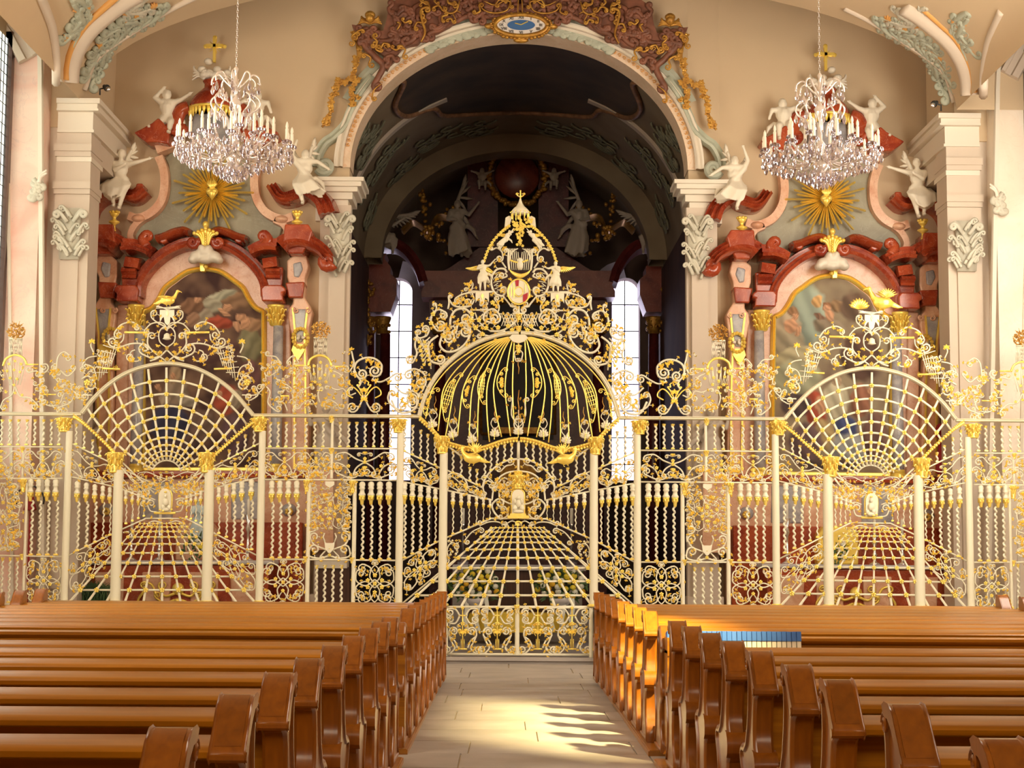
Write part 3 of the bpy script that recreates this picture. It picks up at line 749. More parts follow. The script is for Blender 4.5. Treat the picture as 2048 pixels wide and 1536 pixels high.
# platforms, desks
for s, x0, x1, nm in ((-1, -5.6, -.69, 'left'), (1, 1.03, 6.0, 'right')):
    for (y0, y1, w_) in ((3.0, 11.75, 'near'), (12.2, 19.55, 'far')):
        b = MB(); b.bx(x0, x1, y0, y1, .0, .035); b.bx(x0+.01, x1-.01, y0+.01, y1-.01, .03, .04)
        tag(b.build('pew_platform', M['wood']), 'low wooden floor platform under the %s %s pews' % (w_, nm), 'platform')
def desk(side, xa, xo, y, nm, clips):
    t = thing('pew_desk', 'panelled oak book desk closing the far %s pew block beside the cross aisle' % nm, 'desk', (xa, y, 0.04))
    x0, x1 = sorted((xa, xo))
    sweepx([(y, .04), (y, .80), (y+.03, .80), (y+.03, .04)], x0+.05, x1).build('front_panel', M['wood'], t)
    sweepx([(y+.02, .80), (y-.02, .83), (y-.02, .85), (y+.05, .86), (y+.06, .83)], x0+.05, x1).build('top_rail', M['wood'], t, smooth=True, sharp=35)
    b = pew_end_mesh(1 if side < 0 else -1); b.V = [v*np.array([1, 1, .93])+np.array([xa-(.045 if side < 0 else -.045), y+.12, .04]) for v in b.V]; b.build('pew_end', M['woode'], t, smooth=True, sharp=35)
    for x in clips:
        c = MB(); c.box((x, y-.03, .76), (.03, .04, .05)); c.box((x, y-.06, .74), (.02, .02, .02)); c.build('book_clip', M['woodd'], t)
    return t
dl = desk(-1, -.72, -5.1, 12.30, 'left', [-1.3-.0, -2.15, -3.65, -4.7])
dr = desk(1, 1.10, 5.5, 12.05, 'right', [2.55, 3.75, 4.75, 5.45])
# shelf with blue hymn books
b = MB(); b.bx(1.13, 2.14, 11.80, 12.03, .748, .768); b.bx(1.13, 2.14, 11.79, 11.81, .735, .775); b.bx(1.13, 2.14, 11.80, 12.03, .42, .44); b.bx(1.13, 1.155, 11.8, 12.03, .1, .86); b.bx(2.12, 2.14, 11.8, 12.03, .1, .76)
sh = tag(b.build('book_shelf', M['wood']), 'narrow oak shelf filled with blue hymn books at the right block', 'shelf')
def book(z, tall=.135):
    t = thing('hymn_book', 'x', 'book', (0, 0, 0)); PINV[t.name] = Matrix.Identity(4)
    def L(name, b, m):
        me = b.build(name, m, mesh_only=True); o = bpy.data.objects.new(name, me); COL.objects.link(o); o.parent = t
    c = MB(); c.box((0, .055, tall*.77), (.0325, .11, tall*.50)); c.box((0, .003, tall*.77), (.030, .012, tall*.48)); L('cover', c, M['blue'])
    p = MB(); p.box((0, .058, tall*.265), (.029, .106, tall*.53)); L('page_block', p, M['paper'])
    t.rotation_euler = (math.radians(-14), 0, 0)
    return t
NUM = ('one two three four five six seven eight nine ten eleven twelve thirteen fourteen fifteen sixteen seventeen eighteen nineteen twenty twenty-one twenty-two twenty-three twenty-four twenty-five twenty-six twenty-seven').split()
bk = book(0); n = 0; rb = random.Random(5)
for k in range(27):
    x = 1.150+k*.0348
    o = bk if n == 0 else copy_tree(bk); n += 1
    o.location = (x, 11.83, .770); o.rotation_euler = (math.radians(-13+rb.random()*3), 0, math.radians(rb.random()*2-1))
    o['group'] = 'blue hymn books in the upper row'; o['label'] = 'blue hymn book in the upper shelf row, number %s counted from the aisle' % NUM[k]
for k in range(27):
    x = 1.150+k*.0348; o = copy_tree(bk); o.location = (x, 11.83, .442); o['group'] = 'blue hymn books in the lower row'; o['label'] = 'blue hymn book in the lower shelf row, number %s counted from the aisle' % NUM[k]
# ================================================================== wrought iron choir grille (plane y = 22)
G = 22.0; UG = U(G)
THINGS = {}
class Bay:
    """one bay of the grille: a top-level thing that collects scrolls and leaves"""
    def __init__(s, name, label, base, k, cat_='grille'):
        s.t = thing(name, label, cat_, P(*base, G)); s.leaf = MB(); s.rr = random.Random(11+len(name)); s.stuffs = MB(); s.gold = MB()
    def sc(s, pts, v0=None, v1=None, w=1.5, turns=1.4, leaves=True, gold=False, depth=0., name='scroll', n=5, part=True):
        q, cs = scpath(pts, v0, v1, n=n, turns=turns)
        b = MB() if part else (s.gold if gold else s.stuffs)
        ww = np.full(len(q), w*UG)
        if v1: ww[-10:] *= np.linspace(1, .7, min(10, len(q)))[-10:]
        b.tube(PA(q, G-depth), ww, 5, flat=1.3)
        if part: b.build(name, M['gold'] if gold else M['iron'], s.t, smooth=True)
        if leaves:
            for c in cs: s.lf(c[0], c[1], s.rr.random()*6, 3.0, 2)
            L = 0
            for i in range(4, len(q)-4):
                L += np.linalg.norm(q[i]-q[i-1])
                if L > 15:
                    L = 0; d = q[i]-q[i-1]; a = math.atan2(d[1], d[0])+(1 if s.rr.random() < .5 else -1)*(.8+.5*s.rr.random())
                    e = q[i]+np.array([math.cos(a), math.sin(a)])*7
                    s.stuffs.tube(PA([q[i], e], G-depth), w*.55*UG, 4)
                    s.lf(e[0], e[1], a, 4.6, 3)
    def lf(s, x, y, a, r, n=3, b=None):
        b = b or s.leaf; c = P(x, y, G-.012)
        for j in range(n):
            an = a+(j-(n-1)/2)*.95; ux, uz = math.cos(an)*r*UG, -math.sin(an)*r*UG; px_, pz = -uz*.33, ux*.33
            V = [c, c+[ux*.55+px_, 0, uz*.55+pz], c+[ux, -.004, uz], c+[ux*.55-px_, 0, uz*.55-pz], c+[ux*.5, -.020, uz*.5], c+[ux*.5, .010, uz*.5]]
            b.add(V, [(0, 1, 4), (1, 2, 4), (2, 3, 4), (3, 0, 4), (1, 0, 5), (2, 1, 5), (3, 2, 5), (0, 3, 5)])
    def bar(s, pts, w, name='bar', m='iron', n=6, depth=0., flat=None):
        b = MB(); b.tube(PA(pts, G-depth), w*UG, n, flat=flat); return b.build(name, M[m], s.t, smooth=True)
    def flush(s):
        s.done(); s.leaf = MB(); s.stuffs = MB(); s.gold = MB()
    def done(s):
        stuff(s.leaf.build('gilt_leaves', M['gold'], s.t)); stuff(s.stuffs.build('fine_tendrils', M['iron'], s.t, smooth=True)); stuff(s.gold.build('gilt_tendrils', M['gold'], s.t, smooth=True))
ROS = {}
def rosette(bay, x, y, r, name='rosette'):
    """gilded five-petalled flower riveted on a crossing"""
    key = round(r*1.1*2)/2
    if key not in ROS:
        b = MB()
        for j in range(5):
            a = j*2*pi/5+.3; c = np.array([math.cos(a), 0, math.sin(a)])*key*.55*UG
            b.ell(c, (key*.42*UG, key*.25*UG, key*.42*UG), 5, 3)
        b.ell((0, -.012, 0), (key*.28*UG, key*.3*UG, key*.28*UG), 5, 3)
        old = MIR[0]; MIR[0] = None; ROS[key] = b.build(name, M['gold'], mesh_only=True, smooth=True); MIR[0] = old
    p = P(x, y, G-.022); p = mirv([p])[0]
    o = bpy.data.objects.new(name, ROS[key]); COL.objects.link(o); o.parent = bay.t; o.location = p
    o.matrix_parent_inverse = PINV[bay.t.name]
    return o
TW = {}
def twisted(bay, x, y0, y1, r=3.2, name='twisted_bar', cap=True):
    """spiral baluster from pixel y0 (top) down to y1"""
    a, b_ = P(x, y1, G), P(x, y0, G); h = b_[2]-a[2]; m = MB()
    n = max(10, int((y1-y0)/1.7)); zz = np.linspace(0, h, n); ph = zz/(11.5*UG)*2*pi
    amp = r*.52*UG
    pts = np.stack([a[0]+amp*np.cos(ph), np.full(n, G)+amp*np.sin(ph), a[2]+zz], 1)
    m.tube(pts, r*.68*UG, 6)
    m.build(name, M['iron'], bay.t, smooth=True)
    if cap:
        g = MB(); g.box((a[0], G, a[2]+.006), (r*2.3*UG, r*2*UG, 2.6*UG)); g.build('gilt_foot', M['gold'], bay.t); g = MB(); g.lathe((a[0], G, b_[2]), [(r*.5*UG, -8*UG), (r*.9*UG, -4*UG), (r*1.4*UG, 0)], 6)
        g.build('gilt_cap', M['gold'], bay.t)
def headed(bay, x, y0, y1, sc=1.0, yb=None):
    """white vase finial, gilt cup, twisted shaft; y0 = top of the head"""
    c = P(x, y0, G); u = UG*sc; m = MB()
    m.lathe((c[0], G, c[2]), [(2*u, 0), (5.5*u, -2.5*u), (6.5*u, -7*u), (5*u, -11*u), (6.3*u, -13*u), (6*u, -15*u), (4.2*u, -17*u), (5*u, -22*u), (7.5*u, -26*u), (7*u, -28*u)], 8)
    m.build('head_finial', M['iron'], bay.t, smooth=True)
    g = MB(); g.lathe((c[0], G, c[2]), [(7.2*u, -28*u), (6.5*u, -30.5*u), (4*u, -38*u), (3.2*u, -45*u), (2.0*u, -47*u)], 7)
    for j in range(4): a = j*pi/2+.5; g.ell((c[0]+5*u*math.cos(a), G+5*u*math.sin(a), c[2]-34*u), (2*u, 2*u, 4*u), 5, 3)
    g.build('gilt_cup', M['gold'], bay.t, smooth=True)
    twisted(bay, x, y0+45*sc, y1, 3.1*sc if sc < .8 else 3.3, cap=False)
    g = MB(); a = P(x, y1, G); g.box((a[0], G, a[2]+.006), (9*sc*UG, 7*UG*sc, 3.4*UG)); g.build('gilt_base', M['gold'], bay.t)
def gcap(bay, x, y0, y1, w, name='gilt_capital'):
    """gilded leaf capital of a post"""
    c = P(x, y1, G); h = (y1-y0)*UG; g = MB()
    g.lathe((c[0], G, c[2]), [(w*.42*UG, 0), (w*.5*UG, h*.06), (w*.42*UG, h*.12), (w*.45*UG, h*.6), (w*.7*UG, h*.95), (w*.72*UG, h)], 8)
    for lv in range(3):
        for j in range(7):
            a = j*2*pi/7+lv*.45; r0 = w*(.42+.10*lv)*UG
            p0 = np.array([c[0]+r0*math.cos(a), G+r0*math.sin(a), c[2]+h*(.1+.27*lv)])
            g.tube([p0, p0+[0, 0, h*.22], p0+[w*.14*UG*math.cos(a), w*.14*UG*math.sin(a), h*.30], p0+[w*.26*UG*math.cos(a), w*.26*UG*math.sin(a), h*.20]], [w*.10*UG, w*.13*UG, w*.09*UG, w*.05*UG], 4)
    g.build(name, M['gold'], bay.t, smooth=True)
def post(bay, x, y0, y1, w, name='post', foot=True, cap=None):
    a = P(x, y1, G); b_ = P(x, y0, G); r = w/2*UG; m = MB()
    m.lathe((a[0], G, a[2]), [(r, 0), (r, (b_[2]-a[2])*.5), (r*.94, b_[2]-a[2])], 12)
    m.build(name, M['iron'], bay.t, smooth=True, sharp=40)
    if foot: f = MB(); f.lathe((a[0], G, a[2]), [(r*1.5, 0), (r*1.5, 3*UG), (r*1.1, 5*UG)], 10); f.build('gilt_foot', M['gold'], bay.t)
    if cap:
        gcap(bay, x+(b_[0]-a[0])*0, cap[0], cap[1], cap[2])
# ---- filigree motifs in a unit square, mapped to any quad (tl, tr, br, bl)
def quad(tl, tr, br, bl):
    tl, tr, br, bl = [np.array(q, float) for q in (tl, tr, br, bl)]
    def f(u, v): return (tl*(1-u)*(1-v)+tr*u*(1-v)+br*u*v+bl*(1-u)*v)
    return f
def motif(bay, f, kind, w=1.4, ros=4.5):
    S = lambda pts, **k: bay.sc([f(*q) for q in pts], **k)
    d = lambda a, b: np.linalg.norm(f(*a)-f(*b))
    wx = d((0, .5), (1, .5)); hy = d((.5, 0), (.5, 1)); m_ = min(wx, hy)
    if kind == 'X':          # crossed loops with four corner volutes
        r = m_*.12
        for sx in (0, 1):
            for sy in (0, 1):
                X = lambda u: u if sx == 0 else 1-u
                Y = lambda v: v if sy == 0 else 1-v
                cw = 1 if (sx == sy) else -1
                S([(X(.5), Y(.5)), (X(.38), Y(.34)), (X(.40), Y(.14)), (X(.26), Y(.05))], v1=(r, -cw), w=w)
                S([(X(.5), Y(.40)), (X(.28), Y(.55)), (X(.06), Y(.44)), (X(.05), Y(.25))], v1=(r*.9, cw), w=w)
                S([(X(.5), Y(.06)), (X(.42), Y(.16)), (X(.5), Y(.30))], v0=(r*.45, -cw), w=w*.8)
        for p in ((.5, .5), (.5, .30), (.5, .70), (.33, .42), (.67, .42), (.33, .58), (.67, .58)):
            rosette(bay, *f(*p), ros*.9)
    elif kind == 'H':        # wide panel: two volute pairs + fleuron
        r = m_*.17
        for sx in (0, 1):
            X = lambda u: u if sx == 0 else 1-u
            cw = 1 if sx == 0 else -1
            S([(X(.5), .42), (X(.36), .30), (X(.22), .10), (X(.10), .12)], v1=(r*.8, -cw), w=w)
            S([(X(.5), .42), (X(.62), .60), (X(.66), .82), (X(.56), .90)], v1=(r*.8, cw), w=w)
            S([(X(.30), .92), (X(.22), .60), (X(.10), .45)], v0=(r*.5, cw), v1=(r*.8, -cw), w=w)
            S([(X(.36), .94), (X(.26), .96), (X(.08), .80)], v0=(r*.6, -cw), v1=(r*.8, cw), w=w)
            S([(X(.5), .16), (X(.42), .10)], v1=(r*.4, -cw), w=w*.7)
        for p in ((.5, .42), (.5, .30), (.5, .62), (.25, .55), (.75, .55)): rosette(bay, *f(*p), ros*.8)
        for v in (.05, .55, .75): bay.lf(*f(.5, v), pi/2, m_*.12, 3)
    elif kind == 'V':        # narrow tall strip of alternating S scrolls
        k = max(2, int(hy/wx*1.3)); r = wx*.22
        for j in range(k):
            a, b_ = j/k, (j+1)/k; s = 1 if j % 2 else -1; X = lambda u: u if s > 0 else 1-u
            S([(X(.75), a+.03/k*k*0+.1/k), (X(.15), (a+b_)/2-.1/k), (X(.8), b_-.15/k)], v0=(r, -s), v1=(r*.8, -s), w=w)
            bay.lf(*f(.5, (a+b_)/2), s*1.5, r*1.1, 3)
    elif kind == 'T':        # loose tendrils
        k = int(wx*hy/620)+2
        for j in range(k):
            u, v = bay.rr.uniform(.12, .88), bay.rr.uniform(.12, .88); a = bay.rr.uniform(0, 6.3); s = bay.rr.choice((-1, 1)); L = m_*.16
            p0 = f(u, v); p1 = p0+np.array([math.cos(a), math.sin(a)])*L; pm = (p0+p1)/2+np.array([-math.sin(a), math.cos(a)])*L*.3*s
            bay.sc([p0, pm, p1], (L*.28, s), (L*.34, s), w=w, part=j < 60)

def fig_urn(bay, cx, ytop, w, ybase, seed=1):
    """trellis vase with gilded bouquet on a gilt arch"""
    b = MB(); gl = MB(); rr = random.Random(seed)
    yv0, yv1 = ytop+(ybase-ytop)*.46, ybase
    for k in range(9):
        u = k/8
        for s in (1, -1):
            pts = [(cx+s*w*.5*(1-2*u)*(1-.28*v)+s*v*w*.22*(1 if u < .8 else 0), yv0+(yv1-yv0)*v) for v in (0, .5, 1)]
            b.tube(PA([(min(max(x, cx-w*.5), cx+w*.5), y) for x, y in pts], G), .7*UG, 4)
    for yy, ww in ((yv0, .52), (yv1-2, .36), (yv1, .42)): b.tube(PA([(cx-w*ww, yy), (cx+w*ww, yy)], G), 1.5*UG, 5)
    b.build('trellis_vase', M['iron'], bay.t, smooth=True)
    for k in range(120):
        a = rr.random()*2*pi; r = rr.random()**.5; x = cx+math.cos(a)*r*w*.75; y = (ytop+yv0)/2+math.sin(a)*r*(yv0-ytop)*.55
        p = P(x, y, G+(rr.random()-.5)*.10)
        gl.ell(p, (1.9*UG, 1.6*UG, 1.9*UG), 4, 3)
        if k % 3 == 0: gl.tube([p, p+[(rr.random()-.5)*.08, 0, .05*rr.random()]], .6*UG, 4)
    stuff(gl.build('gilt_bouquet', M['gilt_dull'], bay.t))
def crown_fan(bay, k):
    """the curved perspective lattice under the segmental arch of a side bay"""
    cx, cy = 333, 951
    Rs = [190, 163, 139, 117, 95, 76, 61, 49, 39, 30]
    th = lambda j, R: math.radians(j*(9.8+(215-R)*.018))
    pt = lambda j, R: (cx+R*math.sin(th(j, R)), cy-R*math.cos(th(j, R)))
    for j in range(-5, 6):
        R0 = 30; p = [pt(j, R) for R in np.linspace(R0, 216, 14)]
        bay.bar(p, 2.6, 'lattice_rib', flat=.5)
    for R in Rs:
        p = [pt(j, R) for j in np.linspace(-5.6, 5.6, 25)]
        bay.bar(p, 2.4 if R > 60 else 1.6, 'lattice_ring', flat=.5)
        for j in range(-5, 6):
            if R >= 39: rosette(bay, *pt(j, R), 5.2 if R > 100 else (4.2 if R > 55 else 2.6))
def floor_fan(bay, vx, vy, j0, j1, slope, ys, ros=True, w=2.4, jr=None, wide=None):
    yb, yt = ys[0], ys[-1]
    for j in range(j0, j1+1):
        pts = [(vx+j*slope*(y-vy), y) for y in (yb, yt)]
        a, b_ = PA(pts, G); m = MB(); m.tube([a, b_], [w*1.15*UG, w*.45*UG], 6, flat=.5); m.build('lattice_bar', M['iron'], bay.t)
    for i, y in enumerate(ys):
        x0, x1 = vx+j0*slope*(y-vy), vx+j1*slope*(y-vy)
        q = 1-.55*i/len(ys)
        bay.bar([(x0, y), (x1, y)], w*q, 'cross_bar', flat=.5)
        if ros and i > 0:
            for j in range(j0, j1+1): rosette(bay, vx+j*slope*(y-vy), y, max(2.0, 5.6*q))
sidenm = ('left', 'right')
def both(fn):
    for k in (0, 1):
        MIR[0] = None if k == 0 else GM; fn(k)
    MIR[0] = None
YR = lambda x: 824+x*.0065                       # top rail line
def rail(bay, pts, w=4.2, name='top_rail'):
    b = MB(); b.band(pts, G, [(-w, .035), (-w*.55, .06), (-w*.1, .045), (w*.35, .06), (w*.8, .035)]); b.V = [v+np.array([0, .03, 0]) for v in b.V]
    return b.build(name, M['iron'], bay.t, smooth=True, sharp=50)
def upper_bars(bay, xs, y0, y1, skip=()):
    for x in xs: twisted(bay, x, y0+6, y1, 3.0)

# ------------------------------------------------------------------ outer bay
def outer(k):
    s = sidenm[k]
    B = Bay('wrought_iron_bay', 'cream iron grille bay with trellis vase at the far %s against the window jamb' % s, (46, 1208), k)
    rail(B, [(-60, YR(-60)+3), (163, YR(163)+3)])
    B.bar([(-60, 893), (126, 894)], 1.6, 'rail'); B.bar([(-60, 957), (126, 957)], 1.8, 'rail'); B.bar([(-60, 1110), (126, 1113)], 1.8, 'rail'); B.bar([(-60, 1208), (126, 1209)], 1.6, 'rail')
    post(B, 46, 966, 1205, 6, cap=(958, 985, 9)); post(B, 45, 895, 955, 4, foot=False); gcap(B, 45, 893, 905, 6, 'gilt_collar'); gcap(B, 44, 1108, 1120, 6, 'gilt_collar')
    post(B, 128, 862, 1206, 15, cap=(836, 864, 22))
    upper_bars(B, [3, 19, 36, 53, 69, 86, 102, 118], 833, 890)
    for i, x in enumerate([62, 78, 95, 112]): headed(B, x, 958, 1110, .95)
    twisted(B, 2, 1115, 1205, 3); twisted(B, 17, 1115, 1205, 3); twisted(B, 32, 1115, 1205, 3)
    motif(B, quad((46, 897), (126, 897), (126, 955), (46, 955)), 'H'); motif(B, quad((-40, 897), (44, 897), (44, 955), (-40, 955)), 'H')
    motif(B, quad((50, 1117), (124, 1117), (124, 1206), (50, 1206)), 'X'); motif(B, quad((-30, 962), (42, 962), (42, 1105), (-30, 1105)), 'X'); motif(B, quad((10, 962), (42, 962), (42, 1105), (10, 1105)), 'V')
    fig_urn(B, 32, 648, 24, 712, 3)
    B.bar(cat([(6, 732), (12, 718), (30, 710), (47, 716), (54, 730)], 5), 2.4, 'gilt_arch', 'gold'); B.bar([(54, 729), (77, 729)], 1.8, 'gilt_shelf', 'gold'); B.bar([(84, 789), (112, 789)], 1.6, 'gilt_shelf', 'gold')
    for i in range(4):
        B.bar([(8+i*13, 722), (20+i*13-8*i, 770)], .9, 'trellis_bar'); B.bar([(52-i*13, 722), (40-i*13+8*i, 770)], .9, 'trellis_bar')
    for (x, y) in ((18, 728), (30, 722), (42, 728), (14, 742), (28, 740), (40, 744), (20, 756), (34, 758), (28, 770), (12, 784), (30, 786), (44, 790)): rosette(B, x, y, 3.2)
    B.sc([(30, 772), (24, 790), (8, 800), (2, 812)], v1=(6, -1)); B.sc([(30, 772), (40, 792), (60, 796), (74, 808)], v1=(7, 1)); B.sc([(60, 745), (72, 742), (84, 748), (94, 742)], (6, 1), (9, -1))
    B.sc([(112, 745), (116, 715), (128, 704), (140, 712)], v1=(6, 1)); B.sc([(122, 742), (136, 752), (150, 740)], (6, -1), (6, -1)); B.sc([(88, 808), (104, 812), (120, 806), (126, 792)], (5, 1), (6, -1)); B.sc([(118, 815), (140, 806), (150, 790)], (7, -1), (6, 1))
    motif(B, quad((58, 735), (160, 735), (150, 822), (58, 822)), 'T', w=1.1); motif(B, quad((-40, 735), (10, 735), (10, 822), (-40, 822)), 'T', w=1.1)
    B.done()
both(outer)

# ------------------------------------------------------------------ side perspective bay
def side_bay(k):
    s = sidenm[k]
    B = Bay('perspective_grille', 'cream perspective grille with segmental lattice arch before the %s side altar' % s, (330, 1208), k)
    arch = cat([(163, 826), (190, 793), (224, 763), (258, 743), (296, 731), (335, 726), (374, 731), (406, 742), (442, 763), (472, 789), (507, YR(507)+3)], 5)
    rail(B, arch, 4.6, 'arch_rail')
    crown_fan(B, k)
    # beaded gilt ropes and corridor lines
    for pts in (((148, 832), (168, 846), (205, 880), (238, 914)), ((526, 833), (500, 848), (460, 882), (424, 914))):
        p = cat(pts, 6); B.bar(p, 2.0, 'gilt_rope', 'gold')
        g = MB(); L = np.linspace(0, len(p)-1, 26)
        for q in L:
            i = int(q); c = p[i]+(p[min(i+1, len(p)-1)]-p[i])*(q-i); g.ell(P(c[0], c[1]+2.0, G-.03), (3.0*UG, 2.8*UG, 3.4*UG), 7, 5); g.ell(P(c[0]-1, c[1]-3.4, G-.02), (1.6*UG,)*3, 5, 3)
        stuff(g.build('gilt_beads', M['gold'], B.t, smooth=True))
    for a, b_ in (((246, 926), (308, 986)), ((238, 932), (298, 990)), ((410, 926), (362, 984)), ((420, 932), (372, 990)), ((140, 885), (300, 965)), ((140, 953), (235, 975)), ((235, 975), (300, 1000)), ((518, 887), (366, 964)), ((518, 955), (420, 978)), ((420, 978), (364, 1000)), ((135, 1112), (232, 1064)), ((232, 1064), (292, 1037)), ((516, 1112), (424, 1064)), ((424, 1064), (372, 1037)), ((292, 1037), (372, 1037))):
        B.bar([a, b_], 1.7, 'perspective_rail')
    floor_fan(B, 324, 998, -5, 5, .18, [1209, 1180, 1153, 1126, 1106, 1088, 1074, 1063, 1054, 1047])
    for y, a, b_ in ((1180, 148, 500), (1153, 180, 470), (1126, 205, 448)): B.bar([(a, y), (b_, y)], 2.0, 'cross_bar', flat=.5)
    B.bar([(135, 1209), (515, 1209)], 1.8, 'bottom_rail')
    # posts
    post(B, 230, 940, 1206, 21, cap=(905, 946, 24)); post(B, 413, 940, 1206, 21, cap=(905, 946, 24)); post(B, 518, 862, 1206, 15, cap=(836, 864, 22))
    # upper twisted bars following the ropes
    for x in (152, 168, 185, 200): twisted(B, x, 846+(x-150)*.95, 883+(x-140)*.5, 2.8)
    for x in (508, 490, 475, 458): twisted(B, x, 850+(510-x)*.95, 888+(518-x)*.5, 2.8)
    for x in (250, 262, 276, 290): twisted(B, x, 936+(x-250)*.9, 946+(x-250)*.62, 2.2, cap=False)
    for x in (404, 392, 380): twisted(B, x, 936+(404-x)*.9, 948+(404-x)*.62, 2.2, cap=False)
    for i, x in enumerate((155, 173, 190, 206, 220)): headed(B, x, 962+i*3, 1104-(x-150)*.48, .9-.05*i)
    for i, x in enumerate((503, 484, 468, 453, 438)): headed(B, x, 958+i*4, 1106-(516-x)*.5, .92-.05*i)
    for i, x in enumerate((252, 265, 277, 288)): headed(B, x, 980+i*3, 1056-(x-232)*.42, .62-.04*i)
    for i, x in enumerate((402, 392, 382, 373)): headed(B, x, 980+i*3, 1055-(424-x)*.4, .62-.04*i)
    # scroll panels in the slanted quads
    motif(B, quad((136, 890), (232, 934), (232, 972), (136, 950)), 'H', 1.3); motif(B, quad((240, 938), (300, 966), (300, 996), (240, 978)), 'H', 1.0, 3)
    motif(B, quad((424, 936), (516, 890), (516, 953), (424, 974)), 'H', 1.3); motif(B, quad((364, 966), (414, 940), (414, 978), (364, 996)), 'H', 1.0, 3)
    motif(B, quad((136, 1114), (224, 1072), (224, 1112), (136, 1200)), 'X', 1.3); motif(B, quad((240, 1062), (290, 1040), (288, 1050), (240, 1094)), 'T', 1.0)
    motif(B, quad((424, 1072), (514, 1114), (514, 1200), (426, 1114)), 'X', 1.3); motif(B, quad((374, 1040), (408, 1062), (408, 1094), (374, 1050)), 'T', 1.0)
    # lunette and seated relief in the middle of the perspective
    motif(B, quad((262, 940), (404, 940), (366, 984), (302, 984)), 'H', 1.0, 2.6); motif(B, quad((262, 940), (404, 940), (366, 984), (302, 984)), 'T', .8)
    for sx in (1, -1):
        X = lambda d_: 331+sx*d_
        B.sc([(X(14), 972), (X(30), 968), (X(42), 980)], v1=(7, sx)); B.sc([(X(16), 1024), (X(30), 1022), (X(36), 1010)], v1=(8, -sx)); B.sc([(X(20), 1000), (X(34), 996), (X(48), 1004)], v1=(5, sx)); B.sc([(X(6), 1046), (X(22), 1042), (X(34), 1046)], v1=(4, sx))
        for q in ((20, 985), (38, 990), (24, 1012), (44, 1020), (30, 1034), (12, 1042)): B.lf(X(q[0]), q[1], B.rr.random()*6, 5, 3)
    B.bar([(308, 1026), (351, 1026)], 3.0, 'gilt_shelf', 'gold')
    n = MB(); n.prism([(319, 1024), (319, 990)]+[(331-12*math.cos(a), 990-13*math.sin(a)) for a in np.linspace(0, pi, 8)]+[(343, 990), (343, 1024)], G+.01, .04); n.build('relief_niche', M['iron'], B.t)
    f = cat([(319, 1024), (318, 992), (322, 981), (331, 977), (340, 981), (344, 992), (343, 1024)], 4); B.bar(f, 1.4, 'gilt_frame', 'gold')
    g = MB()
    for c, r in (((331, 992), (3, 4)), ((331, 1004), (6, 8)), ((326, 1014), (4, 5)), ((338, 1015), (4, 5)), ((331, 1019), (8, 4))): g.ell(P(*c, G-.05), (r[0]*UG, 3*UG, r[1]*UG), 8, 6)
    g.build('seated_relief', M['iron'], B.t, smooth=True); g = MB()
    for c in ((320, 1020), (343, 1019), (331, 984), (326, 1022)): g.ell(P(*c, G-.06), (3*UG, 2*UG, 2*UG), 6, 4)
    g.build('relief_gilding', M['gold'], B.t, smooth=True)
    # ---- crest above the arch
    cxx = 334
    n = MB(); n.prism([(320, 620), (349, 620), (349, 645), (344, 636), (341, 634), (340, 646), (335, 651), (330, 646), (328, 634), (325, 636), (320, 645)], G, .015); n.build('banner', M['iron'], B.t)
    n = MB(); n.prism([(334.5, 622), (337, 627), (334.5, 633), (332, 627)], G-.016, .008); n.build('banner_star', M['gold'], B.t)
    for sx in (1, -1):
        X = lambda d_: cxx+sx*d_; c = sx
        B.sc([(X(0), 655), (X(18), 646), (X(30), 636), (X(32), 628)], v1=(7, -c)); B.sc([(X(0), 695), (X(14), 684), (X(16), 666), (X(8), 655), (X(1), 658)]); B.sc([(X(0), 662), (X(4), 650), (X(14), 645), (X(32), 648), (X(44), 660)], v1=(6, c))
        B.sc([(X(2), 722), (X(24), 706), (X(38), 690), (X(38), 672)], v1=(8, -c), w=1.8); B.sc([(X(0), 700), (X(-18), 716), (X(-34), 722)], w=1.8)
        B.bar([(X(38), 665.5), (X(85), 664.5)], 2.6, 'gilt_shelf', 'gold'); B.bar([(X(94), 738), (X(130), 737)], 2.2, 'gilt_shelf', 'gold')
        B.sc([(X(58), 650), (X(72), 644), (X(92), 650), (X(104), 664)], (6, -c), (9, c), w=1.7); B.sc([(X(86), 668), (X(88), 680), (X(98), 690)], v1=(4, -c))
        B.sc([(X(12), 712), (X(30), 716), (X(50), 708)], v1=(12, -c), w=1.9); B.sc([(X(36), 700), (X(50), 688), (X(74), 688), (X(98), 696), (X(112), 692)], v1=(9, -c), w=1.9)
        B.sc([(X(52), 712), (X(58), 722), (X(74), 722)], v1=(8, -c)); B.sc([(X(64), 700), (X(72), 704), (X(74), 716)], v1=(4, c))
        for q in ((18, 690), (24, 702), (30, 716), (12, 724), (14, 706), (56, 718), (66, 720), (84, 696), (96, 700), (62, 650), (76, 646), (90, 656)): B.lf(X(q[0]), q[1], B.rr.random()*6, 6, 4)
        for q in ((0, 696), (-17, 708), (17, 708), (0, 718)): rosette(B, cxx+q[0], q[1], 4.2)
        # slanted trellis
        for i in range(6):
            B.bar([(X(100+i*6), 694+i*3), (X(112+i*5), 732+i*6)], 1.0, 'trellis_bar'); B.bar([(X(98+i*4), 700+i*9), (X(128+i*4), 690+i*11)], 1.0, 'trellis_bar')
        motif(B, quad((X(96), 672), (X(140), 690), (X(150), 760), (X(98), 730)), 'T', 1.1)
        B.sc([(X(140), 712), (X(158), 716), (X(168), 728)], v1=(7, c)); B.sc([(X(150), 790), (X(176), 790), (X(190), 780)], v1=(7, -c)); B.sc([(X(140), 760), (X(146), 738), (X(158), 730), (X(170), 734)], v1=(6, c))
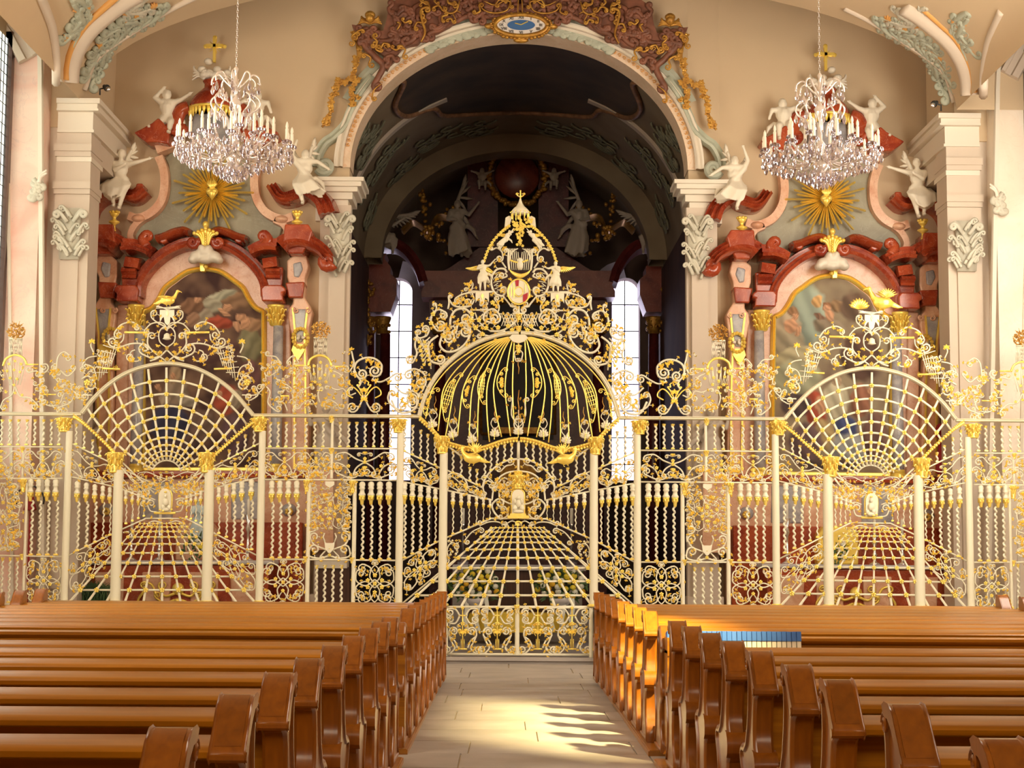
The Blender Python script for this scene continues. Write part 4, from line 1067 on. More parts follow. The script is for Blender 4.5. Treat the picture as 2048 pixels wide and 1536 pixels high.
        B.sc([(X(170), 758), (X(158), 752), (X(146), 762)], v1=(11, -c), w=2.0); rosette(B, X(160), 765, 7); B.sc([(X(168), 800), (X(182), 790), (X(178), 775)], v0=(8, c), v1=(5, -c))
        B.sc([(X(146), 706), (X(152), 692), (X(150), 684)]); B.lf(X(150), 684, -pi/2, 8, 5)
        motif(B, quad((X(136), 740), (X(186), 740), (X(186), 815), (X(150), 770)), 'T', 1.1)
    n = MB(); n.lathe(P(334, 672, G), [(2*UG, 6*UG), (6*UG, 3*UG), (7*UG, -4*UG), (9*UG, -6*UG), (3*UG, -8*UG)], 8); n.build('bell_flower', M['iron'], B.t, smooth=True)
    # nest of twigs under the bird
    n = MB()
    for i in range(9):
        a = B.rr.uniform(-3, 3); n.tube(PA([(312+B.rr.random()*6, 614+a), (335, 616-a*.6+B.rr.random()*3), (354+B.rr.random()*8, 611+B.rr.random()*6)], G-.03+.01*i), 1.0*UG, 4)
    stuff(n.build('twig_nest', M['iron'], B.t))
    B.done()
both(side_bay)

# ------------------------------------------------------------------ lyre bay between side bay and gate bay
def lyre_bay(k):
    s = sidenm[k]
    B = Bay('wrought_iron_bay', 'cream grille bay with flower vase and lyre panel, just %s of the gate' % s, (660, 1212), k)
    rail(B, [(507, YR(507)+3), (840, YR(840)+3)])
    for y in (896, 959): B.bar([(524, y), (800, y+1.5)], 1.8, 'rail')
    B.bar([(524, 1118), (798, 1121)], 2.0, 'rail'); B.bar([(520, 1209), (798, 1213)], 1.7, 'rail')
    post(B, 614, 966, 1209, 8.5, cap=(960, 984, 10)); post(B, 706, 966, 1211, 8.5, cap=(962, 986, 11)); post(B, 797, 862, 1211, 15, cap=(838, 866, 22)); post(B, 663, 842, 957, 6, foot=False, cap=(832, 846, 8))
    for x, y in ((612, 1119), (705, 1121), (663, 902)): gcap(B, x, y-6, y+6, 8, 'gilt_collar')
    upper_bars(B, [540, 556, 572, 589, 612, 629, 646, 680, 697, 713, 730, 747.5, 764, 781], 838, 894)
    for x in (544, 560, 577, 594): headed(B, x, 961, 1116, .95)
    for x in (724.6, 742.5, 760, 778): headed(B, x, 963, 1119, 1.0)
    for x in (632, 648.5, 665, 682): twisted(B, x, 1130, 1210, 3.2)
    motif(B, quad((526, 900), (612, 900), (612, 957), (526, 957)), 'H'); motif(B, quad((612, 900), (662, 900), (662, 957), (612, 957)), 'T'); motif(B, quad((664, 900), (796, 900), (794, 958), (664, 958)), 'H', 1.7, 5); motif(B, quad((600, 900), (664, 900), (664, 957), (600, 957)), 'H', 1.3)
    motif(B, quad((522, 1122), (612, 1122), (610, 1207), (520, 1207)), 'X', 1.5); motif(B, quad((708, 1125), (792, 1125), (790, 1210), (708, 1210)), 'X', 1.6, 5)
    # tall panel with lyre
    motif(B, quad((617, 965), (636, 965), (636, 1062), (617, 1062)), 'V', 1.2); motif(B, quad((686, 965), (703, 965), (703, 1062), (686, 1062)), 'V', 1.2); motif(B, quad((634, 985), (688, 985), (688, 1060), (634, 1060)), 'X', 1.0, 3.4); motif(B, quad((634, 965), (688, 965), (688, 1060), (634, 1060)), 'T', .9)
    for sx in (1, -1):
        X = lambda d_: 659+sx*d_
        B.sc([(X(2), 1112), (X(20), 1117), (X(40), 1112), (X(40), 1098)], v1=(10, -sx), w=2.0); B.sc([(X(0), 1104), (X(10), 1098), (X(30), 1090), (X(38), 1078)], v0=None, v1=(9, -sx), w=1.8); B.sc([(X(40), 1080), (X(40), 1066), (X(30), 1062)], v1=(8, sx), w=1.8); B.sc([(X(6), 1100), (X(18), 1112)], v1=(5, sx))
        B.bar([(X(36), 965), (X(36), 1060)], .9, 'panel_rod')
    n = MB(); n.prism([(649, 1083), (653, 1086), (666, 1086), (670, 1083), (668, 1098), (661, 1106), (657, 1106), (651, 1098)], G-.0, .03); n.build('lyre_body', M['iron'], B.t); B.bar([(649, 1066), (646, 1074), (650, 1084)], 1.6, 'lyre_arm'); B.bar([(670, 1066), (673, 1074), (669, 1084)], 1.6, 'lyre_arm')
    for q in ((659, 1097), (659, 1110), (645, 1040), (659, 1037), (676, 1040), (659, 1010), (640, 1015), (676, 1012), (648, 990), (672, 990)): rosette(B, *q, 3.6)
    n = MB(); n.prism([(651, 963), (669, 963), (669, 970), (660, 976), (651, 970)], G, .03); n.build('shield', M['iron'], B.t)
    # crest
    fig_urn(B, 641, 645, 26, 712, 5)
    B.bar(cat([(616, 733), (620, 720), (630, 713), (641, 711), (652, 714), (660, 722), (663, 733)], 4), 2.8, 'gilt_arch', 'gold'); B.bar([(590, 731), (610, 731)], 2.2, 'gilt_shelf', 'gold'); B.bar([(669, 733), (690, 733.5)], 2.2, 'gilt_shelf', 'gold'); B.bar([(561, 792), (578, 792)], 2.2, 'gilt_shelf', 'gold')
    for i in range(6):
        B.bar([(617+i*9, 728), (630+i*9-13+6-i*3, 765)], 1.0, 'trellis_bar'); B.bar([(662-i*9, 728), (650-i*9+13-6+i*3, 765)], 1.0, 'trellis_bar')
    for (x, y) in ((641, 725), (628, 732), (654, 732), (618, 742), (639, 738), (662, 742), (628, 748), (650, 750), (640, 757), (630, 764), (652, 764), (606, 758), (668, 752), (640, 770), (622, 770)): rosette(B, x, y, 3.6)
    B.sc([(640, 776), (636, 790), (640, 806)], v0=(4, 1)); B.bar([(634, 781), (645, 781)], 1.6, 'gilt_shelf', 'gold')
    for sx in (1, -1):
        X = lambda d_: 639+sx*d_
        B.sc([(X(16), 772), (X(34), 780), (X(48), 778), (X(54), 790)], (4, -sx), (6, sx)); B.sc([(X(6), 815), (X(16), 800), (X(32), 806), (X(40), 816)], v1=(6, -sx)); B.sc([(X(26), 742), (X(40), 748), (X(48), 758)], (6, sx), (8, sx))
        for q in ((20, 788), (12, 795), (30, 795), (44, 770), (24, 808), (8, 806)): B.lf(X(q[0]), q[1], B.rr.random()*6, 5.5, 4)
    B.sc([(535, 712), (552, 714), (560, 728), (552, 744), (540, 752)], (5, 1), (8, 1)); B.sc([(548, 755), (566, 766), (584, 778), (592, 800)], v1=(7, 1)); B.sc([(530, 770), (540, 784), (536, 806), (552, 822)], (5, -1), (7, -1)); B.sc([(575, 822), (568, 806), (556, 804)], v1=(6, 1)); B.sc([(575, 722), (586, 712), (596, 722)], (5, -1), (5, 1))
    motif(B, quad((528, 705), (600, 705), (600, 822), (528, 822)), 'T', 1.2); motif(B, quad((590, 780), (690, 780), (690, 822), (590, 822)), 'T', 1.2); motif(B, quad((664, 690), (692, 690), (692, 780), (664, 780)), 'T', 1.0)
    # free scrolls between pier and gate bay
    B.sc([(703, 702), (706, 716), (708, 728), (700, 742)], v1=(8, 1, 1.6), w=1.9); B.sc([(706, 742), (716, 754), (722, 765), (716, 775)], w=1.9); B.lf(703, 700, -2, 7, 4)
    B.sc([(763, 742), (762, 728), (748, 717), (730, 716), (714, 724), (709, 738), (714, 752)], (13, 1, 1.7), (11, -1, 1.7), w=2.3)
    B.sc([(744, 758), (760, 764), (778, 756), (790, 748)], v1=(9, 1, 1.6), w=1.9); B.sc([(800, 820), (784, 812), (776, 798), (778, 786)], (10, -1), (7, 1), w=2.0)
    B.sc([(783, 800), (795, 822), (815, 825), (832, 815), (834, 798)], v1=(11, -1, 1.7), w=2.4); B.sc([(790, 772), (806, 786), (822, 784), (838, 760)], v1=(7, 1), w=1.9); B.sc([(712, 786), (700, 790), (698, 778)], v1=(4, 1))
    for q in ((736, 722), (745, 726), (758, 730), (712, 750), (754, 762), (806, 800), (812, 810), (796, 790), (780, 765), (820, 790), (700, 765), (828, 770)): B.lf(*q, B.rr.random()*6, 7, 4)
    for sx in (1, -1):
        X = lambda d_: 728+sx*d_
        B.sc([(X(2), 790), (X(6), 806), (X(14), 820)], v1=(11, -sx, 1.7), gold=False, w=1.9)
        B.bar(cat([(X(3), 795), (X(14), 780), (X(24), 774), (X(32), 780), (X(34), 788), (X(30), 792), (X(22), 796)], 4), 1.6, 'gilt_palmette_loop', 'gold'); B.bar(cat([(X(2), 790), (X(8), 778), (X(14), 770), (X(8), 770), (X(9), 764), (X(0), 760)], 4), 1.6, 'gilt_palmette_loop', 'gold')
    B.lf(728, 782, -pi/2, 9, 5); B.lf(728, 800, -pi/2, 9, 5)
    B.done()
both(lyre_bay)
# ------------------------------------------------------------------ central perspective bay and gate
Cb = Bay('chancel_portal_grille', 'tall cream and gold perspective grille with umbrella arch in the middle of the choir screen', (1035, 1213), 0)
Gt = Bay('chancel_gate', 'low double gate with four lyre scroll panels at the end of the aisle', (1035, 1308), 0, 'gate')
Ct = Bay('grille_crest', 'tall pyramidal scroll crest crowning the middle of the white choir grille', (1036, 670), 0, 'grille crest')
def both_c(fn):
    for k in (0, 1):
        MIR[0] = None if k == 0 else GM; fn(k)
        for B_ in (Cb, Ct): B_.flush()
    MIR[0] = None
def portal(k):
    B = Cb; B.rr = random.Random(21)
    arch = cat([(838, 831), (845, 806), (860, 770), (884, 736), (915, 708), (950, 686), (990, 671), (1016, 666), (1037, 665)], 6)
    rail(B, arch, 5.0, 'arch_rail')
    # umbrella of gilt ribs
    ribs = [((866, 776), (851, 838)), ((888, 776), (876, 862)), ((910, 776), (890, 880)), ((927, 776), (915, 872)), ((945, 776), (938, 892)), ((960, 776), (955, 884)), ((974, 776), (979, 884)), ((987, 776), (1003, 874)), ((1010, 776), (1021, 872)), ((1025, 776), (1028, 846))]
    for (xm, ym), (xb, yb) in ribs:
        d = 1030-xm
        p = cat([(1030-d*.08, 674), (1030-d*.30, 684), (1030-d*.55, 704), (1030-d*.80, 735), (xm, ym), (xm*.55+xb*.45-(2 if xm < 1000 else 0), (ym+yb)/2+2), (xb, yb)], 5)
        B.bar(p, 1.5, 'gilt_rib', 'gold')
    # lens shaped fillings
    for (cx, cy, rx, ry, tilt, kind) in ((899, 792, 11, 34, .30, 'n'), (965, 772, 9, 24, .12, 'n'), (857, 800, 8, 20, .45, 'l'), (934, 782, 9, 22, .25, 'l'), (1003, 765, 10, 20, .0, 'l')):
        ct, st = math.cos(tilt), math.sin(tilt); f = lambda u, v: (cx+u*rx*ct-v*ry*st, cy+u*rx*st+v*ry*ct)
        if kind == 'n':
            B.bar([f(-math.sin(a)*1., -math.cos(a)) for a in np.linspace(0, pi, 14)], 1.3, 'gilt_bow', 'gold')
            for v in np.linspace(-.75, .75, 7): B.bar([f(-math.sqrt(1-v*v), v), f(.55*(1-v*v), v)], .9, 'gilt_net_bar', 'gold')
            for u in (-.55, -.1, .3): B.bar([f(u*math.sqrt(1-v*v), v) for v in np.linspace(-.85, .85, 6)], .9, 'gilt_net_bar', 'gold')
        else:
            B.bar([f(-math.sin(a)*1.1+.2, -math.cos(a)) for a in np.linspace(0, pi, 14)], 1.3, 'gilt_bow', 'gold')
            for j in range(-3, 4): B.lf(*f(.3, j*.16), pi+tilt+j*.25, rx*.95*(1.1-abs(j)*.2), 3)
        for s_ in (-1, 1):
            B.sc([f(-.3, s_*1.0), f(.1, s_*1.25), f(.5, s_*1.45)], (4, s_), (5, -s_), gold=True, leaves=False, w=1.1)
    # scalloped gilt hem with beads
    hem = cat([(838, 833), (862, 856), (886, 880), (912, 890), (940, 896), (968, 894), (1000, 883), (1022, 878), (1036, 877)], 6)
    B.bar(hem, 3.6, 'gilt_hem', 'gold')
    g = MB(); L = np.cumsum(np.r_[0, np.linalg.norm(np.diff(hem, axis=0), axis=1)])
    for q in np.arange(3, L[-1], 6.2):
        x = np.interp(q, L, hem[:, 0]); y = np.interp(q, L, hem[:, 1]); g.ell(P(x, y+5.0, G-.02), (3.0*UG, 2.6*UG, 3.0*UG), 6, 4)
        g.ell(P(x+1, y-1, G-.05), (2.2*UG, 2*UG, 2.2*UG), 5, 3)
    stuff(g.build('gilt_beads', M['gold'], B.t, smooth=True))
    for (x, y, a) in ((866, 854, .5), (906, 874, .3), (945, 884, .45), (989, 872, -.1)):
        shell(B, x, y, a)
    B.bar([(897, 893), (930, 918)], 2.2, 'brace')
    B.sc([(906, 888), (918, 892), (926, 900)], v1=(7, 1)); 
    # posts
    post(B, 884.5, 905, 1211, 17, cap=(872, 908, 22))
    # upper corridor
    for a, b_ in (((803, 900), (885, 938)), ((885, 936), (966, 976)), ((803, 963), (885, 979)), ((885, 979), (985, 1000)), ((802, 1122), (884, 1079)), ((884, 1079), (934, 1058)), ((934, 1058), (982, 1037)), ((982, 1037), (1036, 1037)), ((800, 1211), (986, 1056))):
        B.bar([a, b_], 1.9, 'perspective_rail')
    B.bar(cat([(965, 976), (969, 960), (981, 943), (998, 929), (1018, 920), (1037, 918)], 5), 2.2, 'inner_arch'); B.bar(cat([(984, 1000), (986, 984), (991, 968), (1000, 954), (1016, 945), (1037, 942)], 5), 2.0, 'inner_arch')
    for x, y0, y1 in ((809, 846, 903), (825, 850, 910), (841, 860, 917), (855, 868, 924), (870, 878, 930), (906, 900, 946), (922.4, 912, 953), (939.6, 934, 962), (953.6, 938, 970), (969.7, 898, 956), (981.8, 896, 941), (994.4, 892, 930), (1009, 888, 922), (1023, 886, 918)): twisted(B, x, y0, y1, 2.8)
    for i, (x, y1) in enumerate(((809, 1116), (825, 1108), (841, 1100), (857, 1092), (871, 1085))): headed(B, x, 964+i*3.2, y1, .95-.05*i)
    for i, (x, y1) in enumerate(((906, 1068), (922.4, 1062), (938, 1055), (953, 1048), (967, 1042), (980, 1037))): headed(B, x, 984+i*3.0, y1, .68-.05*i)
    motif(B, quad((808, 906), (878, 938), (878, 974), (808, 960)), 'H', 1.5, 4.5); motif(B, quad((893, 946), (960, 978), (980, 996), (893, 977)), 'H', 1.4, 4)
    B.sc([(896, 975), (893, 955), (906, 946), (924, 952), (934, 968), (932, 980)], (9, 1), None, w=1.8); B.sc([(970, 990), (966, 974), (974, 962), (985, 966)], (7, 1), (6, 1), w=1.8)
    motif(B, quad((806, 1124), (874, 1090), (874, 1140), (806, 1196)), 'X', 1.5, 4.5); motif(B, quad((893, 1084), (934, 1064), (930, 1098), (893, 1128)), 'T', 1.2); B.sc([(898, 1120), (894, 1100), (902, 1086), (914, 1088)], (7, 1), (6, 1)); B.sc([(930, 1080), (944, 1064), (960, 1056)], (6, -1), (6, 1)); B.sc([(962, 1050), (978, 1044), (996, 1044), (1008, 1050)], (5, 1), (4, -1)); B.sc([(1012, 1048), (1024, 1042), (1034, 1046)], (4, -1), (3, 1))
    # lunette scrolls
    for pts, a, b_, w in (([(1034, 1010), (1016, 1006), (1000, 996), (998, 986)], None, (11, 1), 1.9), ([(1020, 962), (1008, 956), (996, 966)], (6, 1), (8, -1), 1.7), ([(998, 1036), (988, 1024), (984, 1010), (992, 1000)], None, (10, 1), 2.1), ([(1004, 1038), (1016, 1030), (1012, 1016)], (5, 1), (6, -1), 1.6), ([(1022, 930), (1012, 932), (1002, 942)], (8, -1), (6, 1), 1.6), ([(972, 952), (984, 962), (992, 976)], (6, -1), (5, 1), 1.6), ([(1032, 958), (1020, 968), (1010, 982)], (6, 1), (5, -1), 1.5)): B.sc(pts, a, b_, w=w)
    motif(B, quad((992, 950), (1034, 935), (1030, 1030), (988, 1030)), 'T', 1.1)
    for q in ((1016, 992), (1002, 975), (1024, 975), (1006, 1024), (994, 960), (1022, 950), (1018, 1018)): B.lf(*q, B.rr.random()*6, 6, 4)
def shell(B, x, y, a):
    """white palmette with tendril and red tipped flame on the hem"""
    n = MB(); c = P(x, y, G-.03)
    for j in range(-3, 4):
        an = pi/2+a*.6+j*.42; u = np.array([math.cos(an), 0, math.sin(an)]); L = (17-abs(j)*2.2)*UG
        n.tube([c, c+u*L*.6, c+u*L], [1.6*UG, 3.4*UG, 1.2*UG], 5)
    n.build('palmette', M['iron'], B.t, smooth=True)
    g = MB()
    for j in range(5): q = c+np.array([math.cos(pi/2+a)*.6, 0, 1])*(j*3.4-6)*UG; g.ell(q+[0, -.035, 0], (1.5*UG, 1.2*UG, 1.5*UG), 5, 3)
    g.build('pearl_string', M['gold'], B.t)
    tx, ty = x+8*a, y-12
    B.sc([(x, y-12), (x-7, y-24), (x-4, y-34)], v1=(3.5, 1), w=1.1); B.sc([(x, y-12), (x+8, y-22), (x+6, y-30)], v1=(3.5, -1), w=1.1)
    B.bar([(x, y-30), (x+4*a+2, y-38), (x+5*a, y-44), (x+8*a+2, y-52), (x+10*a, y-62)], .8, 'flame_tip', 'gilt_dull')
both_c(portal)
# pieces on the axis
B = Cb
floor_fan(B, 1035, 1007, -6, 6, .182, [1213.7, 1190.8, 1162.7, 1136, 1115.8, 1099, 1085, 1074, 1064, 1055.4], w=2.6)
for y, a, b_ in ((1190.8, 830, 1240), (1162.7, 862, 1208), (1136, 893, 1176)): B.bar([(a, y), (b_, y)], 2.2, 'cross_bar', flat=.5)
B.bar([(800, 1213), (1272, 1215)], 1.8, 'bottom_rail'); B.bar([(1035.5, 1213), (1035.5, 1056)], 3.2, 'centre_rib', flat=.6)
shell(B, 1036.5, 868, 0)
B.bar([(1037, 882), (1036.6, 918)], 3.4, 'centre_post'); B.bar([(1036.6, 918), (1036.4, 945)], 3.0, 'centre_post')
n = MB(); n.prism([(1024, 670), (1050, 670), (1056, 676), (1048, 684), (1037, 687), (1026, 684), (1018, 676)], G-.02, .05); n.build('key_palmette', M['iron'], B.t)
B.bar([(1037, 664), (1037, 702)], 1.6, 'pearl_string', 'gold'); gcap(B, 1037, 690, 706, 8, 'pendant_leaf')
for s_ in (1, -1): B.sc([(1037, 700), (1037+s_*8, 706), (1037+s_*6, 720)], v1=(4, s_)); B.sc([(1037+s_*3, 846), (1037+s_*14, 830), (1037+s_*12, 800)], v1=(5, s_), gold=False); B.sc([(1037+s_*2, 868), (1037+s_*9, 850), (1037+s_*5, 838)], v1=(3, -s_))
B.bar([(1037, 716), (1036, 730), (1038, 736), (1037, 748)], 1.0, 'pendant_flame', 'gilt_dull'); B.bar([(1037, 846), (1038, 820), (1036, 800), (1038, 780)], 1.1, 'flame_tip', 'gilt_dull'); B.bar([(1037, 864), (1037, 820)], 1.2, 'centre_rod')
gcap(B, 1036.5, 950, 978, 20, 'gilt_flower_pot'); gcap(B, 1036.5, 942, 955, 12, 'gilt_collar'); rosette(B, 1028, 968, 5); rosette(B, 1045, 968, 5)
# seated relief in niche over a gilt step
n = MB(); n.prism([(1024, 1028), (1024, 990)]+[(1036-12*math.cos(a), 990-11*math.sin(a)) for a in np.linspace(0, pi, 8)]+[(1048, 990), (1048, 1028)], G+.01, .05); n.build('relief_niche', M['iron'], B.t)
B.bar(cat([(1023, 1028), (1023, 990), (1027, 981), (1036, 978), (1045, 981), (1049, 990), (1049, 1028)], 4), 1.6, 'gilt_frame', 'gold')
g = MB()
for c, r in (((1037, 996), (3.4, 4)), ((1037, 1007), (6, 8)), ((1030, 1016), (5, 6)), ((1044, 1016), (5, 6)), ((1037, 1023), (11, 4)), ((1030, 1003), (3, 5)), ((1043, 1003), (3, 5))): g.ell(P(*c, G-.06), (r[0]*UG, 4*UG, r[1]*UG), 8, 6)
g.build('seated_relief', M['iron'], B.t, smooth=True)
n = MB(); n.prism([(1015, 1037), (1015, 1031), (1020, 1031), (1020, 1027), (1052, 1027), (1052, 1031), (1058, 1031), (1058, 1037)], G, .07); n.build('gilt_step', M['gold'], B.t)
g = MB()
for j in range(16): a = j*.4; g.ell(P(1036+8*math.cos(a)*(j/16), 1047+4*math.sin(a), G-.04), (2*UG, 2*UG, 2*UG), 5, 3)
stuff(g.build('gilt_beads', M['gold'], B.t))
Cb.done()

# ------------------------------------------------------------------ gate
for y, w in ((1215, 1.8), (1309, 3.0)): Gt.bar([(893, y-.9), (1181, y+.9)], w, 'gate_rail')
post(Gt, 1034, 1216, 1310, 9, foot=False, cap=(1210, 1236, 8)); post(Gt, 893, 1216, 1312, 5, foot=False); post(Gt, 1182, 1216, 1316, 9, foot=False); 
for cx in (925.3, 994.5, 1075.5, 1144.0):
    B = Gt
    for s_ in (1, -1):
        X = lambda d_: cx+s_*d_
        B.sc([(X(6), 1231), (X(14), 1219), (X(24), 1217)], v1=(8, s_, 1.7), w=1.9); B.sc([(X(6), 1233), (X(14), 1246), (X(24), 1247)], v1=(7.5, -s_, 1.7), w=1.9)
        B.sc([(X(27), 1262), (X(27), 1272), (X(16), 1282), (X(10), 1296)], (0.1, 1) and (9, -s_, 1.7), None, w=1.9)
        B.sc([(X(28), 1270), (X(22), 1284), (X(16), 1296), (X(24), 1306)], None, (9, -s_, 1.7), w=1.9); B.sc([(X(4), 1246), (X(10), 1250)], v1=(3, s_), w=1.1, leaves=False)
        B.sc([(X(4), 1272), (X(9), 1262)], v1=(3.2, -s_), gold=True, leaves=False, w=1.2)
        for q in ((25, 1266), (20, 1280), (14, 1288), (12, 1302), (6, 1250)): B.lf(X(q[0]), q[1], B.rr.random()*6, 5, 3)
    B.bar([(cx-9, 1231), (cx+9, 1231)], 1.6, 'gilt_crossbar', 'gold'); B.bar([(cx, 1216), (cx, 1300)], 1.3, 'gilt_stem', 'gold'); B.bar([(cx-9, 1298), (cx+9, 1298)], 1.6, 'gilt_crossbar', 'gold')
    for u in (-3, 3): B.bar([(cx+u, 1278), (cx+u, 1298)], .7, 'lyre_string', 'gold')
    rosette(B, cx, 1247, 4.5); rosette(B, cx, 1216, 3.5); B.lf(cx, 1262, pi/2, 9, 5)
Gt.done()

# ------------------------------------------------------------------ crest of the central arch
def crest(k):
    B = Ct; B.rr = random.Random(31)
    for pts, a, b_, w in (
        ([(870, 657), (862, 641), (866, 627), (877, 619), (890, 624)], (12, -1, 1.8), (8, 1, 1.6), 2.3),
        ([(866, 632), (872, 620), (873, 610)], None, (4, -1), 1.8),
        ([(900, 650), (902, 634), (912, 620), (930, 618), (942, 628)], None, (13, 1, 1.8), 2.5),
        ([(912, 664), (916, 650), (930, 645), (940, 656)], (4, 1), (12, 1, 1.7), 2.4),
        ([(884, 672), (880, 690), (892, 703), (912, 701), (930, 688), (940, 668), (934, 650)], (14, 1, 1.8), None, 2.5),
        ([(832, 668), (838, 676), (852, 672), (858, 662)], (6, 1), (8, -1, 1.6), 2.1),
        ([(876, 671), (860, 684), (855, 704), (862, 722), (878, 728)], None, (10, -1, 1.7), 2.4),
        ([(835, 668), (830, 690), (834, 706), (828, 722)], None, (9, 1, 1.7), 2.2),
        ([(815, 742), (830, 738), (848, 748), (852, 764)], (9, -1), (11, 1, 1.6), 2.2),
        ([(812, 785), (824, 782), (836, 790), (836, 806)], None, (12, 1, 1.6), 2.2),
        ([(852, 764), (846, 780), (840, 786)], None, (6, -1), 1.8),
        ([(984, 646), (968, 640), (970, 626), (986, 618), (998, 628)], (6, -1), (12, 1, 1.8), 2.4),
        ([(942, 620), (960, 620), (978, 619)], None, None, 1.8), ([(942, 620), (944, 640), (950, 655), (966, 668)], None, None, 1.8),
        ([(950, 625), (956, 640), (966, 652), (980, 662)], None, None, 1.5), ([(946, 640), (958, 636), (966, 628)], None, None, 1.4), ([(950, 655), (964, 650), (976, 642)], None, None, 1.4),
        ([(980, 662), (1000, 662), (1018, 654), (1034, 640)], None, None, 2.2), ([(960, 668), (985, 672), (1010, 662)], (5, -1), None, 1.8),
        ([(898, 598), (906, 610), (920, 614), (936, 612)], None, (8, -1), 2.0), ([(896, 618), (898, 606), (897, 594)], None, (4, 1), 2.0),
        ([(912, 596), (922, 590), (936, 586), (950, 585)], (7, -1, 1.6), None, 2.0), ([(944, 586), (948, 600), (940, 612), (926, 615)], None, None, 1.8),
        ([(1014, 545), (1008, 538), (994, 539), (984, 552), (983, 570), (990, 586), (1004, 592), (1012, 584)], None, (7, -1), 2.4),
        ([(1010, 546), (1014, 552), (1006, 556)], None, (6, 1, 1.6), 1.9), ([(1006, 592), (1016, 604), (1022, 612)], None, (6, -1), 2.0),
        ([(1018, 540), (1016, 520), (1017, 502)], None, (5, -1), 2.0), ([(984, 500), (994, 496), (1004, 504), (1006, 516)], (3, 1), (7, 1, 1.6), 1.8), ([(1004, 524), (1012, 536)], None, None, 1.8),
        ([(934, 576), (942, 580), (946, 570)], (4, -1), (5, -1), 1.5), ([(1020, 612), (1032, 614)], None, (6, 1, 1.6), 2.0), ([(990, 600), (998, 612), (996, 626)], (5, 1), None, 1.8)):
        B.sc(pts, a, b_, w=w)
    # trellis fields
    for i in range(6):
        B.bar([(829+i*5.5, 674+i*1.5), (862-max(0, 3-i)*4, 690+i*8+8)], 1.5, 'trellis_bar'); B.bar([(860-i*1.5, 674+i*9), (833+i*3, 700+i*6)], 1.5, 'trellis_bar')
        for j in range(2): rosette(B, 838+i*2+j*11, 684+i*9, 3.6)
    for i in range(6):
        B.bar([(1003+i*5, 628), (1012+i*5, 652)], 1.1, 'trellis_bar'); B.bar([(1012+i*5, 628), (1003+i*5, 652)], 1.1, 'trellis_bar')
        B.bar([(1016+i*4, 498+abs(i-2)*2), (1020+i*4, 540)], 1.0, 'trellis_bar'); B.bar([(1036-i*3.5, 497), (1018, 506+i*6)], 1.0, 'trellis_bar')
    for i in range(5): B.bar([(986+i*2, 548+i*8), (1000+i*1, 544+i*9)], 1.0, 'trellis_bar'); B.bar([(986+i, 560+i*6), (996, 548+i*9)], 1.0, 'trellis_bar')
    for q in ((884, 655), (890, 648), (896, 660), (914, 640), (918, 650), (906, 632), (930, 640), (868, 705), (872, 716), (862, 690), (884, 716), (950, 680), (935, 690), (966, 655), (975, 640), (990, 645), (925, 598), (934, 604), (910, 606), (880, 612), (846, 650), (836, 655), (1000, 570), (994, 560), (1004, 582), (1018, 594), (1020, 560), (846, 775), (840, 765), (858, 760), (832, 780), (842, 810), (824, 770), (998, 605), (1006, 600), (990, 612), (936, 572), (932, 566), (940, 564), (900, 690), (908, 680)): B.lf(*q, B.rr.random()*6, 6.0, 4)
    for q in ((866, 628), (862, 646), (888, 672), (942, 640), (951, 656), (965, 668), (944, 628), (958, 640), (972, 656), (1016, 652), (1024, 660), (996, 655), (985, 605)): rosette(B, *q, 5)
    motif(B, quad((870, 650), (960, 620), (960, 680), (880, 700)), 'T', 1.2); motif(B, quad((815, 740), (860, 735), (850, 790), (815, 800)), 'T', 1.2); motif(B, quad((960, 600), (1030, 600), (1030, 660), (960, 660)), 'T', 1.1); motif(B, quad((900, 590), (950, 590), (960, 615), (900, 620)), 'T', 1.1)
    # banner below the standing angel and its shelf
    n = MB(); n.prism([(951, 585), (978, 585), (978, 606), (974, 598), (970, 596), (969, 606), (965, 610), (960, 606), (959, 596), (956, 598), (951, 606)], G, .015); n.build('banner', M['iron'], B.t)
    n = MB(); n.prism([(965, 587), (968, 592), (965, 600), (962, 592)], G-.016, .008); n.build('banner_star', M['gold'], B.t); B.bar([(936, 583), (986, 584)], 2.6, 'angel_shelf')
    # leafy garland swinging down from the canopy
    gp = cat([(968, 522), (976, 500), (988, 480), (1004, 463), (1018, 452)], 7); B.bar(gp, 1.3, 'garland_wire', 'gold')
    for i in range(0, len(gp), 2): rosette(B, *gp[i], 3.6)
    n = MB(); n.prism([(1009, 456), (1011, 436), (1018, 432), (1024, 434), (1020, 450)], G+.03, .02); n.build('canopy_flap', M['iron'], B.t)
both_c(crest)
B = Ct
B.bar([(1037.5, 640), (1037.5, 612)], 2.6, 'centre_rod'); B.bar([(1025, 627), (1050, 627)], 2.0, 'centre_crossbar'); gcap(B, 1037.5, 628, 640, 9, 'gilt_collar'); gcap(B, 1037, 652, 664, 8, 'gilt_collar')
